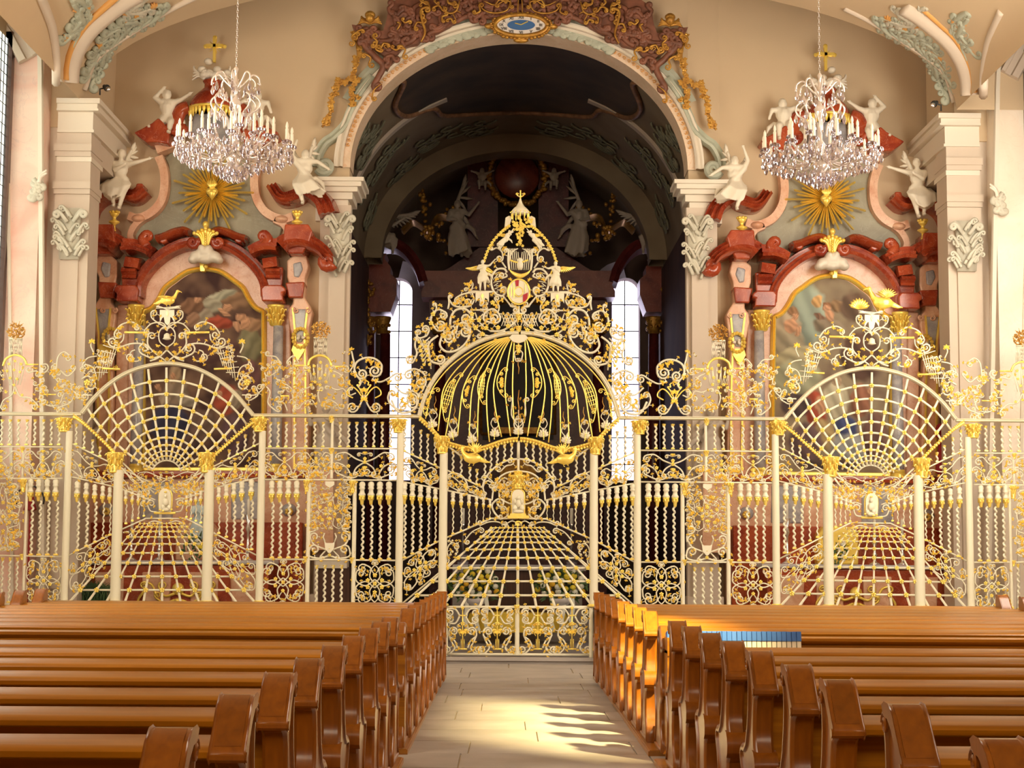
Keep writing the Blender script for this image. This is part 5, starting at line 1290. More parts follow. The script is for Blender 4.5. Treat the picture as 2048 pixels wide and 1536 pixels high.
# roundel with red and cream coat
n = MB(); c = P(1037.5, 583.5, G)
def disc(c, rx, rz, d, y=0., n_=28):
    b = MB(); V = [(c[0]+rx*math.cos(2*pi*i/n_), c[1]+y-dd, c[2]+rz*math.sin(2*pi*i/n_)) for dd in (0, d) for i in range(n_)]
    b.add(V, [tuple(range(n_)), tuple(range(2*n_-1, n_-1, -1))]+[(i, n_+i, n_+(i+1) % n_, (i+1) % n_) for i in range(n_)]); return b
disc(c, 21*UG, 24*UG, .04).build('roundel', M['iron'], B.t)
B.bar([(1037.5+22*math.cos(a), 583.5+25*math.sin(a)) for a in np.linspace(0, 2*pi, 30)], 1.8, 'roundel_rim', 'gold', depth=.04)
disc(c, 8*UG, 9*UG, .02, -.045).build('roundel_centre', M['iron'], B.t); B.bar([(1037.5+8.5*math.cos(a), 583.5+9.5*math.sin(a)) for a in np.linspace(0, 2*pi, 20)], 1.1, 'roundel_rim', 'gold', depth=.065)
for pts in ([(1030, 561), (1038, 560), (1037, 572), (1032, 573)], [(1046, 590), (1056, 585), (1054, 600), (1046, 604)]): n = MB(); n.prism(pts, G-.041, .006); n.build('red_field', M['redcloth'], B.t)
for pts in ([(1022, 575), (1024, 574), (1024, 592), (1022, 592)], [(1027, 568), (1029, 567), (1029, 596), (1027, 596)], [(1050, 565), (1051, 565), (1051, 584), (1050, 584)]): n = MB(); n.prism(pts, G-.041, .006); n.build('gilt_charge', M['gold'], B.t)
# urn head, crescent, canopy with fleur-de-lis
n = MB(); n.lathe(P(1040, 536, G), [(3*UG, -4*UG), (6*UG, 0), (7*UG, 8*UG), (4*UG, 13*UG), (6*UG, 15*UG), (5*UG, 19*UG), (1*UG, 21*UG)], 10); n.build('bust', M['iron'], B.t, smooth=True)
g = MB(); q = cat([(1018, 538), (1026, 546), (1040, 552), (1054, 547), (1062, 539)], 5); g.tube(PA(q, G-.03), np.concatenate([np.linspace(.6, 5, 10), np.linspace(5, .6, len(q)-10)])*UG, 7); g.build('gilt_crescent', M['gold'], B.t, smooth=True)
B.bar(cat([(1020, 520), (1030, 524), (1042, 525), (1056, 520)], 4), 2.0, 'gilt_swag', 'gold')
n = MB(); n.lathe(P(1040.5, 425, G), [(19*UG, -3*UG), (18*UG, 0), (17*UG, 4*UG), (14*UG, 8*UG), (8*UG, 13*UG), (4*UG, 20*UG), (2.2*UG, 26*UG), (2*UG, 28*UG)], 14); n.build('canopy_dome', M['iron'], B.t, smooth=True)
g = MB(); c = P(1040.5, 428, G)
for j in range(12):
    a = j*2*pi/12; x, y = 17.5*UG*math.cos(a), 17.5*UG*math.sin(a); g.tube([c+[x, y, 0], c+[x, y, -7*UG], c+[x*.95, y*.95, -11*UG]], [1.3*UG, 1.6*UG, .5*UG], 5)
    g.ell(c+[x*1.13, y*1.13, 3*UG], (1.6*UG,)*3, 5, 3)
g.build('lambrequin', M['gold'], B.t)
g = MB()
for pts in (((1041, 398), (1041, 382)), ((1041, 394), (1035, 391), (1034, 386), (1038, 388)), ((1041, 394), (1047, 391), (1048, 386), (1044, 388))): g.tube(PA(pts, G), 1.4*UG, 5)
for q in ((1041, 382), (1033, 388), (1049, 388), (1041, 397)): g.ell(P(*q, G), (2*UG,)*3, 6, 4)
g.build('fleur_de_lis', M['gold'], B.t)
rr = random.Random(4)
for i in range(40):
    x = 1040+rr.gauss(0, 12); y = 450+rr.gauss(0, 7); rosette(B, x, y, 3.2)
B.bar([(1040, 440), (1040, 492)], 1.6, 'garland_stem', 'gold')
for i in range(14): rosette(B, 1040+rr.gauss(0, 3), 458+i*2.6, 3.0)
Ct.done()
# ================================================================== side altars (drawn for the left one, mirrored for the right)
AY = 25.0; UA = U(AY)
def paint_mesh(name, outline, y0, y1, Y, bg1, bg2, blobs, parent, seed=0, nx=90, ny=150):
    """canvas with painted picture: colour attribute on a flat grid, bounded left/right by the outline"""
    ys = np.linspace(y0, y1, ny); L = [(x, y) for x, y in outline if x < 411]; R = [(x, y) for x, y in outline if x >= 411]
    L.sort(key=lambda q: q[1]); R.sort(key=lambda q: q[1])
    V = []; Ccol = []
    for y in ys:
        xl = np.interp(y, [q[1] for q in L], [q[0] for q in L]); xr = np.interp(y, [q[1] for q in R], [q[0] for q in R])
        for x in np.linspace(xl, xr, nx):
            V.append((x, y)); n = mnoise.noise(Vector((x*.02+seed, y*.02, 3.1)))+.5*mnoise.noise(Vector((x*.06, y*.06+seed, 1.7)))
            t = min(1, max(0, .5+n)); c = np.array(bg1)*(1-t)+np.array(bg2)*t
            wx = x+5*mnoise.noise(Vector((x*.07, y*.07, seed+5))); wy = y+5*mnoise.noise(Vector((x*.07+9, y*.07, seed)))
            for bx_, by_, rx, ry, rot, col in blobs:
                dx, dy = wx-bx_, wy-by_; cr, sr = math.cos(rot), math.sin(rot); u = (dx*cr+dy*sr)/rx; w = (-dx*sr+dy*cr)/ry; q = u*u+w*w
                if q < 1.25:
                    k = min(1, max(0, (1.25-q)/.45)); sh = .80+.45*(-u*.5-w*.6)*.6+.18*math.sin(u*6+w*4+bx_)
                    c = c*(1-k)+np.array(col)*sh*k
            Ccol.append(np.clip(c, 0, 1))
    b = MB(); F = [(i*nx+j, i*nx+j+1, (i+1)*nx+j+1, (i+1)*nx+j) for i in range(ny-1) for j in range(nx-1)]
    b.add(PA(V, Y), F); o = b.build(name, None or canvas_mat(), parent, smooth=True)
    ca = o.data.color_attributes.new('paint', 'FLOAT_COLOR', 'POINT'); arr = np.ones((len(V), 4), np.float32); arr[:, :3] = np.array(Ccol); ca.data.foreach_set('color', arr.ravel())
    return o
_cm = []
def canvas_mat():
    if not _cm:
        m = bpy.data.materials.new('oil_painting'); m.use_nodes = True; nt = m.node_tree; a = nt.nodes.new('ShaderNodeVertexColor'); a.layer_name = 'paint'
        nt.links.new(a.outputs['Color'], nt.nodes['Principled BSDF'].inputs['Base Color']); nt.nodes['Principled BSDF'].inputs['Roughness'].default_value = .75; nt.nodes['Principled BSDF'].inputs['Specular IOR Level'].default_value = .15; _cm.append(m)
    return _cm[0]
sk = (.62, .34, .20); dk = (.07, .035, .03); wt = (.55, .50, .38); rd = (.42, .09, .05); bl = (.07, .09, .16); br = (.22, .11, .06); gr = (.30, .28, .16); gy = (.30, .28, .25)
LEFTP = [(470, 600, 40, 18, .2, (.34, .20, .12)), (385, 610, 30, 14, -.3, (.28, .15, .09)), (500, 690, 24, 34, 0, (.27, .24, .14)), (505, 650, 22, 14, 0, (.45, .26, .15)),
         (440, 592, 36, 9, -.35, (.48, .46, .34)), (425, 610, 20, 14, .5, (.42, .38, .28)), (410, 640, 16, 22, .3, (.36, .30, .22)), (395, 600, 7, 8, 0, sk), (455, 615, 8, 8, 0, sk), (448, 624, 14, 5, .6, sk), (385, 640, 12, 16, .4, (.38, .22, .14)), (440, 645, 26, 12, .2, rd), (480, 635, 10, 8, 0, sk), (490, 648, 9, 13, .4, sk), (474, 652, 6, 10, -.5, sk), (330, 640, 26, 60, 0, (.10, .05, .05)), (415, 700, 70, 26, 0, (.16, .08, .07)),
         (352, 790, 24, 40, .1, (.33, .25, .18)), (350, 750, 13, 18, 0, (.45, .32, .2)), (347, 752, 6, 8, 0, sk), (340, 850, 40, 40, 0, (.06, .06, .11)), (372, 800, 22, 10, .4, (.42, .36, .28)), (316, 775, 6, 8, 0, sk), (455, 800, 26, 30, .3, rd), (440, 790, 7, 8, 0, sk), (472, 800, 12, 22, .2, (.35, .28, .2)), (405, 850, 26, 30, .2, (.20, .13, .10)), (470, 870, 30, 40, 0, (.14, .08, .09)), (360, 900, 50, 20, 0, (.10, .06, .06)), (330, 800, 10, 16, 0, (.5, .4, .3)), (500, 760, 20, 40, 0, (.19, .09, .09))]
RIGHTP = [(460, 620, 40, 60, 0, (.36, .42, .34)), (500, 640, 26, 30, 0, (.50, .40, .28)), (440, 590, 10, 12, 0, (.70, .42, .18)), (395, 600, 18, 12, 0, (.35, .22, .12)), (500, 670, 36, 26, 0, (.38, .32, .22)), (480, 700, 44, 18, .2, (.48, .42, .26)), (415, 640, 34, 16, -.2, (.30, .24, .17)), (360, 600, 34, 30, 0, (.20, .13, .09)),
          (488, 612, 11, 10, 0, (.36, .20, .11)), (486, 622, 7, 7, 0, sk), (492, 640, 13, 14, .4, sk), (478, 652, 5, 12, -.5, sk), (420, 598, 8, 8, 0, (.3, .15, .08)), (420, 604, 7, 7, 0, sk), (414, 620, 10, 12, .3, sk), (436, 620, 12, 5, -.4, (.26, .15, .1)), (480, 745, 50, 34, 0, (.40, .40, .27)), (350, 700, 40, 50, 0, (.14, .08, .06)),
          (400, 790, 26, 36, 0, (.60, .54, .38)), (398, 752, 9, 10, 0, (.48, .34, .22)), (440, 810, 22, 40, .2, rd), (430, 800, 12, 20, 0, sk), (380, 850, 24, 30, 0, (.08, .10, .22)), (350, 790, 20, 34, 0, (.36, .16, .10)), (330, 770, 7, 9, 0, sk), (420, 860, 20, 34, .3, (.45, .33, .16)), (370, 885, 40, 28, 0, (.35, .36, .36)), (460, 880, 34, 44, 0, (.16, .10, .10)), (480, 800, 30, 24, 0, (.10, .07, .07)), (320, 860, 26, 50, 0, (.20, .11, .09)), (410, 920, 60, 14, 0, (.10, .07, .06))]
FRAME = [(289, 942), (289, 626), (308, 617), (321, 600), (333, 578), (352, 563), (366, 552.5), (383, 544), (411, 540), (439, 544), (456, 552.5), (470, 563), (489, 578), (501, 600), (514, 617), (531, 626), (531, 942)]
def mx(pts, c=411): return [(2*c-x, y) for x, y in pts]
def bev(o, w=.022):
    md = o.modifiers.new('bevel', 'BEVEL'); md.width = w; md.segments = 3; md.limit_method = 'ANGLE'; md.angle_limit = math.radians(25); o.data.polygons.foreach_set('use_smooth', np.ones(len(o.data.polygons), bool)); o.data.set_sharp_from_angle(angle=math.radians(60)); return o
def side_altar(k):
    nm = sidenm[k]
    T = thing('side_altar', 'tall rococo side altar of red and pink marble with gilt framed painting, %s wall' % nm, 'altar', P(411, 1240, 24.6))
    def pr(name, pts, m, d, Y=AY, par=None, both_=False):
        b = MB(); b.prism(pts, Y, d); o = bev(b.build(name, M[m], par or T))
        if both_: b = MB(); b.prism(mx(pts), Y, d); bev(b.build(name, M[m], par or T))
        return o
    def bd(name, pts, m, prof, n=6, both_=False, par=None, smooth=True, **kw):
        for q in ((pts, mx(pts)) if both_ else (pts,)):
            pf = prof if q is pts else [(-o, h) for o, h in prof]
            b = MB(); b.band(cat(q, n) if n else q, AY, pf, **kw); o = b.build(name, M[m], par or T, smooth=smooth, sharp=38)
        return o
    # ---- substructure, mensa
    pr('podium', [(168, 958), (622, 958), (622, 1270), (168, 1270)], 'pink', .35)
    pr('red_dado', [(160, 1046), (614, 1046), (614, 1270), (160, 1270)], 'red', .55)
    pr('mensa', [(196, 1128), (560, 1128), (552, 1280), (204, 1280)], 'red', 1.15); pr('mensa_slab', [(188, 1120), (568, 1120), (568, 1128), (188, 1128)], 'linen', 1.2)
    for x in (262, 352, 442, 520): pr('mensa_panel', [(x-34, 1142), (x+22, 1142), (x+18, 1240), (x-30, 1240)], 'pink', 1.18)
    pr('tabernacle', [(372, 1120), (372, 1060), (384, 1046), (440, 1046), (452, 1060), (452, 1120)], 'pink' if k == 0 else 'goldm', .80)
    pr('tabernacle_panel', [(470, 965), (535, 965), (535, 1040), (470, 1040)], 'grey', .37); pr('tabernacle_panel', [(290, 965), (355, 965), (355, 1040), (290, 1040)], 'grey', .37)
    for x in (212, 578):
        b = MB(); b.ell(P(x, 1020, 24.64), (15*UA, .03, 13*UA), 12, 6); b.build('oval_panel', M['grey'], T, smooth=True)
        b = MB(); 
        for j in range(7): a = j*.9; b.ell(P(x+5*math.cos(a), 1023+5*math.sin(a), 24.58), (3.6*UA, .02, 3.6*UA), 6, 4)
        b.build('gilt_boss', M['goldm'], T, smooth=True)
    b = MB()
    for s in (-1, 1):
        for pts, v1 in (([(356+s*4, 1186), (356+s*26, 1192), (356+s*38, 1176)], (9, -s)), ([(356+s*6, 1200), (356+s*26, 1206), (356+s*44, 1196)], (7, -s)), ([(356+s*44, 1190), (356+s*52, 1170), (356+s*66, 1164)], (7, s)), ([(356+s*66, 1180), (356+s*78, 1196), (356+s*80, 1206)], (5, s))):
            q, _ = scpath(pts, None, v1); b.tube(PA(q, 23.8), np.linspace(3.2, 1.2, len(q))*U(23.8), 6)
    b.ell(P(356, 1178, 23.8), (12*UA, .05, 12*UA), 10, 6); b.ell(P(356, 1202, 23.8), (8*UA, .04, 6*UA), 8, 5)
    b.build('mensa_gilding', M['goldm'], T, smooth=True)
    # base mouldings under the order
    bd('base_moulding', [(204, 951), (622, 951)], 'red', [(-9, .30), (-6, .46), (-2, .44), (1, .38), (6, .38), (9, .30)], n=0)
    pr('predella', [(204, 936), (622, 936), (622, 946), (204, 946)], 'goldm', .12)
    # ---- retable body
    pr('retable_body', [(256, 945), (256, 612), (268, 596), (290, 552), (330, 508), (370, 488), (411, 482), (452, 488), (492, 508), (532, 552), (554, 596), (566, 612), (566, 945)], 'pink', .12)
    F_ = cat(FRAME[1:-1], 4); fr = [FRAME[0]]+[tuple(q) for q in F_]+[FRAME[-1]]
    inner = [(x+(3 if x < 411 else -3), y+2) for x, y in fr]
    paint_mesh('altar_painting', inner, 543, 940, AY-.13, (.06, .03, .028) if k == 0 else (.20, .14, .10), (.20, .12, .08) if k == 0 else (.32, .26, .17), LEFTP if k == 0 else RIGHTP, T, seed=k*3)
    b = MB(); b.band(fr, AY, [(-6, .13), (-5, .19), (-2.5, .21), (-.5, .17), (1, .20), (4, .17), (5, .13)], closed=False); b.build('gilt_frame', M['gold'], T, smooth=True, sharp=45)
    b = MB(); b.band([(284, 940), (537, 940)], AY, [(-5, .14), (-3, .22), (3, .22), (5, .14)]); b.build('gilt_frame', M['gold'], T)
    b = MB(); b.prism([(405, 527), (417, 527), (415, 548), (407, 548)], AY, .26); b.ell(P(411, 533, AY-.27), (5*UA,)*3, 7, 5); b.build('frame_key', M['goldm'], T, smooth=True, sharp=40)
    # ---- arched pediment mouldings
    arch = [(280, 600), (282, 576), (292, 553), (312, 529), (340, 507), (368, 494), (392, 489)]
    bd('pediment_arch', arch, 'red', [(-15, .16), (-13, .40), (-7, .44), (-4, .34), (1, .36), (4, .26), (9, .27), (12, .16)], both_=True)
    bd('pediment_scroll', [(323, 487), (340, 482), (358, 474), (376, 470), (388, 474)], 'red', [(-7, .18), (-6, .42), (0, .50), (6, .44), (8, .20)], both_=True, s0=1.1)
    for s in (-1, 1):
        q, _ = volute((411+s*22, 474), (-s, .25), 11, -s, 1.6); b = MB(); b.tube(PA(q, AY-.42), np.linspace(.06, .025, len(q)), 7); b.build('pediment_volute', M['red'], T, smooth=True)
        pr('pediment_tip', [(411+s*92, 486), (411+s*70, 480), (411+s*66, 492), (411+s*76, 497)], 'red', .4)
    # keystone clouds with two cherub heads, gilt shell crown
    b = MB()
    for c, r in (((394, 513), (15, 12)), ((411, 506), (18, 12)), ((428, 514), (15, 12)), ((386, 520), (10, 8)), ((437, 520), (10, 8)), ((404, 498), (8, 9)), ((418, 499), (8, 9)), ((411, 520), (16, 8))): b.ell(P(*c, AY-.42), (r[0]*UA, .14, r[1]*UA), 10, 7)
    o = b.build('cherub_cloud', M['white_st'], T, smooth=True); md = o.modifiers.new('r', 'REMESH'); md.mode = 'VOXEL'; md.voxel_size = .022; md.use_smooth_shade = True
    b = MB(); c = np.array((411, 492.))
    for j in range(-3, 4):
        q = cat([c+[j*1.5, 0], c+[j*3.0, -16], c+[j*5.2, -28+abs(j)*1.5], c+[j*7.5, -34+abs(j)*3.2]], 4); b.tube(PA(q, AY-.46), np.linspace(2.5, 4.2, len(q))*UA, 6)
        b.ell(P(*(c+[j*7.5, -35+abs(j)*3.2]), AY-.48), (4.2*UA,)*3, 6, 5)
    for j in range(5): b.ell(P(411, 488-j*5, AY-.56), (3*UA,)*3, 6, 4)
    b.ell(P(411, 449, AY-.48), (6*UA, .05, 7*UA), 8, 6)
    b.build('gilt_shell_crown', M['goldm'], T, smooth=True)
    # ---- columns and pilasters
    for s in (-1, 1):
        cx = 411+s*140; b = MB(); a = P(cx, 938, AY-.30); top = P(cx, 652, AY-.30); h = top[2]-a[2]
        b.lathe(a, [(11.5*UA, 0), (11.5*UA, h*.3), (9.8*UA, h)], 16); b.build('column_shaft', M['grey'], T, smooth=True)
        b = MB(); b.lathe(a, [(15*UA, -6*UA), (15*UA, 0), (12.5*UA, 3*UA), (13.5*UA, 6*UA), (11.5*UA, 10*UA)], 14); b.build('column_base', M['goldm'], T, smooth=True, sharp=40)
        rr = random.Random(8); b = MB(); c0 = P(cx, 652, AY-.30); b.lathe(c0, [(10*UA, 0), (10*UA, 18*UA), (15*UA, 36*UA), (17*UA, 38*UA), (17*UA, 42*UA)], 10)
        for lv in range(3):
            for j in range(9):
                a_ = j*2*pi/9+lv*.35; r0 = (10+2.2*lv)*UA; d = np.array([math.cos(a_), math.sin(a_), 0]); z0 = (2+11*lv)*UA
                b.tube([c0+d*r0+[0, 0, z0], c0+d*(r0+2*UA)+[0, 0, z0+8*UA], c0+d*(r0+6*UA)+[0, 0, z0+10*UA], c0+d*(r0+7*UA)+[0, 0, z0+7*UA]], [2.2*UA, 2.6*UA, 2*UA, 1*UA], 5)
        b.build('column_capital', M['goldm'], T, smooth=True)
        X = lambda d: 411+s*d
        def pp(name, pts, m, d, Y=AY): 
            b = MB(); b.prism([(X(x), y) for x, y in pts], Y, d); return bev(b.build(name, M[m], T))
        pp('entablature_block', [(122, 612), (164, 612), (162, 596), (168, 594), (168, 586), (160, 580), (126, 580), (120, 588)], 'red', .50)
        pp('entablature_neck', [(126, 580), (126, 560), (140, 540), (160, 540), (158, 580)], 'red', .30)
        pp('back_pilaster', [(150, 945), (150, 612), (172, 612), (178, 945)], 'pink', .16)
        # outer herm pilaster with grey panels
        pp('herm_pilaster', [(176, 945), (176, 760), (180, 690), (170, 640), (172, 622), (180, 612), (180, 600), (168, 560), (168, 528), (182, 516), (206, 516), (212, 540), (204, 560), (202, 600), (210, 612), (218, 628), (212, 660), (208, 700), (212, 760), (212, 945)], 'pink', .30)
        pp('herm_panel', [(180, 624), (208, 624), (202, 676), (198, 690), (188, 690), (185, 676)], 'grey', .32); pp('herm_panel', [(180, 534), (196, 530), (200, 545), (192, 562), (182, 560)], 'grey', .32)
        pp('herm_band', [(166, 573), (204, 571), (200, 603), (172, 603)], 'red', .38)
        for xx in (180, 209):
            b = MB(); b.band([(X(xx), 622), (X(xx+(5 if xx < 190 else -6)), 676), (X(xx+(3 if xx < 190 else -4)), 760), (X(xx+(3 if xx < 190 else -4)), 940)], AY, [(-1.8, .33), (1.8, .33)]); b.build('gilt_edging', M['goldm'], T)
        for (yy, r_) in ((615, 6), (730, 6)):
            for dx in (-17, 17):
                q, _ = volute((X(193+dx*.6), yy), (s*dx, -4), r_, 1 if s*dx > 0 else -1, 1.5); b = MB(); b.tube(PA(q, AY-.34), np.linspace(2.2, 1, len(q))*UA, 6); b.build('herm_volute', M['pink' if yy < 700 else 'goldm'], T, smooth=True)
        b = MB()
        for j in range(16): a_ = j*2*pi/16; b.ell(P(X(190)+15*math.cos(a_), 676+19*math.sin(a_), AY-.36), (4.2*UA, .04, 4.2*UA), 6, 4)
        b.prism([(X(182), 694), (X(200), 694), (X(204), 706), (X(190), 728), (X(178), 706)], AY, .36); b.build('gilt_cartouche', M['goldm'], T, smooth=True, sharp=40)
        b = MB()
        for j in range(5): b.ell(P(X(190)+random.Random(j).uniform(-7, 7), 676+random.Random(j+9).uniform(-9, 9), AY-.36), (3.4*UA, .03, 3.4*UA), 6, 4)
        b.build('cartouche_rosettes', M['white_st'], T, smooth=True)
        # curved pediments over the herms
        def bb(name, pts, m, prof, **kw):
            b = MB(); b.band(cat([(X(x), y) for x, y in pts], 6), AY, [(o*-s if True else o, h) for o, h in prof], **kw); return b.build(name, M[m], T, smooth=True, sharp=38)
        PF = [(-20, .24), (-19, .66), (-13, .72), (-10, .60), (-3, .64), (0, .50), (8, .54), (11, .40), (17, .42), (20, .24)]
        bb('curved_pediment', [(158, 502), (168, 494), (186, 490), (206, 492), (226, 500), (242, 512), (252, 526)], 'red', [(-o, h) for o, h in PF], s0=1.05, s1=.62)
        bb('inner_cornice', [(98, 514), (112, 507), (130, 502), (152, 502)], 'red', [(13, .30), (12, .62), (6, .66), (3, .56), (-3, .58), (-6, .46), (-13, .48), (-16, .30)], s0=.8, s1=1.05)
        bb('inner_cornice_neck', [(122, 536), (150, 532)], 'red', [(12, .25), (10, .44), (-10, .40), (-14, .25)])
        bb('inner_cornice_neck', [(128, 556), (156, 556)], 'red', [(10, .22), (8, .40), (2, .36), (-4, .46), (-10, .42), (-12, .22)])
        q, _ = volute((X(256), 520), (s*.2, 1), 13, s, 1.5); b = MB(); b.tube(PA(q, AY-.5), np.linspace(.10, .035, len(q)), 8); b.build('pediment_volute', M['red'], T, smooth=True)
        pp('pediment_block', [(168, 462), (214, 462), (222, 476), (216, 498), (204, 520), (176, 520), (164, 500)], 'red', .55)
        q = cat([(X(118), 494), (X(126), 480), (X(122), 470)], 5); v_, _ = volute(q[-1], q[-1]-q[-2], 7, -s, 1.3); q = np.vstack([q, v_]); b = MB(); b.tube(PA(q, AY-.45), np.linspace(.085, .03, len(q)), 8); b.build('console_curl', M['red'], T, smooth=True)
        # gilt vase on the pediment
        b = MB(); c0 = P(X(183), 462, AY-.45); b.lathe(c0, [(5*UA, 0), (3*UA, 3*UA), (2.4*UA, 9*UA), (4*UA, 13*UA), (11*UA, 17*UA), (11*UA, 19*UA), (5*UA, 22*UA), (3*UA, 25*UA), (5*UA, 29*UA), (9*UA, 33*UA), (7*UA, 38*UA)], 10)
        for j in range(7): a_ = j*.9; b.ell(c0+np.array([8*UA*math.cos(a_), 8*UA*math.sin(a_), 38*UA]), (3.4*UA,)*3, 6, 4)
        b.build('gilt_vase', M['goldm'], T, smooth=True)
    # ---- upper storey
    up = [(280, 505), (270, 470), (272, 448), (290, 442), (318, 430), (336, 405), (341, 370), (337, 330), (330, 318), (350, 300), (500, 300), (508, 318), (505, 340), (503, 375), (510, 408), (530, 432), (556, 445), (566, 456), (560, 480), (552, 505)]
    pr('upper_field', up, 'green_field', .06)
    PP = [(-9, .10), (-8, .20), (8, .20), (9, .10)]
    bd('upper_frame', [(322, 318), (332, 345), (334, 375), (328, 405), (310, 428), (282, 441), (262, 436)], 'pink', PP)
    bd('upper_frame', [(520, 318), (514, 345), (512, 375), (518, 405), (536, 430), (566, 443), (588, 438)], 'pink', PP)
    bd('upper_frame', [(276, 500), (266, 476), (276, 454), (292, 440)], 'pink', [(-7, .1), (-6, .2), (6, .2), (7, .1)])
    bd('upper_frame', [(566, 500), (578, 478), (572, 456), (552, 444)], 'pink', [(-7, .1), (-6, .2), (6, .2), (7, .1)])
    for c_ in ((279, 439), (565, 441)):
        b = MB(); b.ell(P(*c_, AY-.10), (17*UA, .17, 10*UA), 14, 10); b.build('frame_joint', M['pink'], T, smooth=True)
    CR = [(-17, .14), (-16, .50), (-9, .56), (-6, .44), (0, .48), (3, .36), (9, .40), (15, .14)]
    bd('upper_crescent', [(176, 436), (186, 414), (206, 396), (232, 388), (254, 390), (276, 398), (296, 384)], 'red', CR, s0=1.3, s1=.8)
    bd('upper_crescent', [(664, 436), (654, 412), (634, 394), (612, 386), (596, 398), (570, 402), (552, 380)], 'red', [(-o, h) for o, h in CR], s0=1.3, s1=.8)
    pr('crescent_tip', [(284, 378), (297, 378), (293, 404), (283, 408), (280, 398)], 'red', .4); pr('crescent_tip', [(551, 378), (558, 396), (566, 404), (560, 412), (551, 400)], 'red', .4)
    W_ = [(282, 281), (300, 272), (318, 262), (330, 252), (340, 262), (352, 278), (350, 304), (330, 300), (306, 300), (292, 290)]
    pr('wing_cornice', W_, 'red', .5); pr('wing_cornice', [(2*424-x, y) for x, y in W_], 'red', .5)
    bd('upper_cove', [(320, 308), (342, 300), (352, 296)], 'pink', [(-8, .3), (8, .3)]); bd('upper_cove', [(524, 308), (506, 300), (496, 296)], 'pink', [(-8, .3), (8, .3)])
    for s in (-1, 1):
        Z = lambda d: 424+s*d
        q = cat([(Z(46), 214), (Z(62), 222), (Z(70), 240), (Z(74), 256)], 6); b = MB(); b.tube(PA(q, AY-.35), np.linspace(.10, .12, len(q)), 8, flat=.8)
        v_, _ = volute(q[-1], q[-1]-q[-2], 11, s, 1.5); b.tube(PA(v_, AY-.35), np.linspace(.08, .03, len(v_)), 7); b.build('crown_bracket', M['red'], T, smooth=True)
        q, _ = volute((Z(88), 262), (s*.3, -1), 9, -s, 1.3); b = MB(); b.tube(PA(q, AY-.4), np.linspace(.07, .03, len(q)), 7); b.build('cornice_curl', M['red'], T, smooth=True)
    b = MB(); c0 = P(424, 218, AY-.3); b.lathe(c0, [(42*UA, -4*UA), (45*UA, 0), (44*UA, 10*UA), (38*UA, 22*UA), (26*UA, 34*UA), (17*UA, 42*UA), (16*UA, 50*UA), (20*UA, 56*UA), (14*UA, 60*UA)], 20); b.build('crown_dome', M['red'], T, smooth=True)
    g = MB()
    for j in range(15):
        a_ = pi*(j+.5)/15; d = np.array([-math.cos(a_), -math.sin(a_)*.9, 0]); p0 = c0+d*44*UA; g.tube([p0+[0, 0, 2*UA], p0+[0, 0, -8*UA], p0+[0, 0, -(18+4*(j % 2))*UA]], [3.6*UA, 4.4*UA, 1*UA], 6, flat=.5)
    g.lathe(c0-[0, 0, 2*UA], [(44*UA, -2*UA), (46.5*UA, 0), (45*UA, 3*UA)], 20); g.build('lambrequin', M['goldm'], T, smooth=True)
    pr('shadow_niche', [(390, 228), (458, 228), (470, 300), (380, 300)], 'grey', .12)
    b = MB(); rr = random.Random(2)
    for j in range(16): b.ell(P(424+rr.gauss(0, 13), 152-abs(rr.gauss(0, 9)), AY-.3), (9*UA, .09, 7*UA), 8, 5)
    for s in (-1, 1):
        for j in range(5): q = cat([(424+s*14, 158), (424+s*(26+j*2), 152-j*3), (424+s*(40-j), 160-j*7)], 4); b.tube(PA(q, AY-.3), np.linspace(.035, .012, len(q)), 5)
    b.build('feather_cloud', M['white_st'], T, smooth=True)
    # cross
    b = MB(); b.prism([(427, 76), (433, 76), (432, 126), (427, 126)], AY-.3, .06); b.prism([(413, 90), (447, 90), (447, 96), (413, 96)], AY-.3, .06)
    for c in ((430, 75), (411, 93), (449, 93)): b.ell(P(*c, AY-.33), (4.5*UA, .03, 4.5*UA), 7, 5)
    for j in range(12): a_ = j*pi/6+.26; b.tube(PA([(430, 93), (430+15*math.cos(a_), 93+15*math.sin(a_))], AY-.32), [.012, .004], 4)
    b.build('gilt_cross', M['goldm'], T)
    # sunburst with heart
    S_ = tag_sun = thing('gilded_sunburst', 'gilded sunburst with glowing heart above the %s altar painting' % nm, 'sunburst', P(424, 383, AY-.3))
    rr = random.Random(6)
    for j in range(44):
        a_ = j*2*pi/44+rr.uniform(-.03, .03); L = (78, 50, 64, 56)[j % 4]*(1+.06*rr.random()); c = np.array((424, 384.))
        d = np.array((math.cos(a_), math.sin(a_))); n = np.array((-d[1], d[0])); b = MB(); w0, w1 = 1.6, 3.0
        A_ = PA([c+d*12+n*w0, c+d*12-n*w0, c+d*L-n*w1*.8, c+d*(L+3), c+d*L+n*w1*.8], AY-.20); R_ = PA([c+d*12, c+d*L*.97], AY-.26)
        b.add(np.vstack([A_, R_]), [(0, 5, 6, 4), (1, 2, 6, 5), (2, 3, 6), (3, 4, 6), (4, 3, 2, 1, 0), (0, 1, 5)]); b.build('ray', M['gold'], S_.__class__ and S_)
    b = MB(); b.ell(P(419, 383, AY-.36), (7*UA, .07, 7*UA), 10, 7); b.ell(P(429, 383, AY-.36), (7*UA, .07, 7*UA), 10, 7); b.lathe(P(424, 400, AY-.36), [(.3*UA, 0), (5*UA, 6*UA), (11*UA, 15*UA), (6*UA, 19*UA)], 12)
    for j in range(5): b.tube(PA([(424, 378), (424+(j-2)*4, 368), (424+(j-2)*3, 360-(j % 2)*4)], AY-.38), [.02, .025, .006], 5)
    b.build('flaming_heart', M['goldm'], S_, smooth=True)
    return T
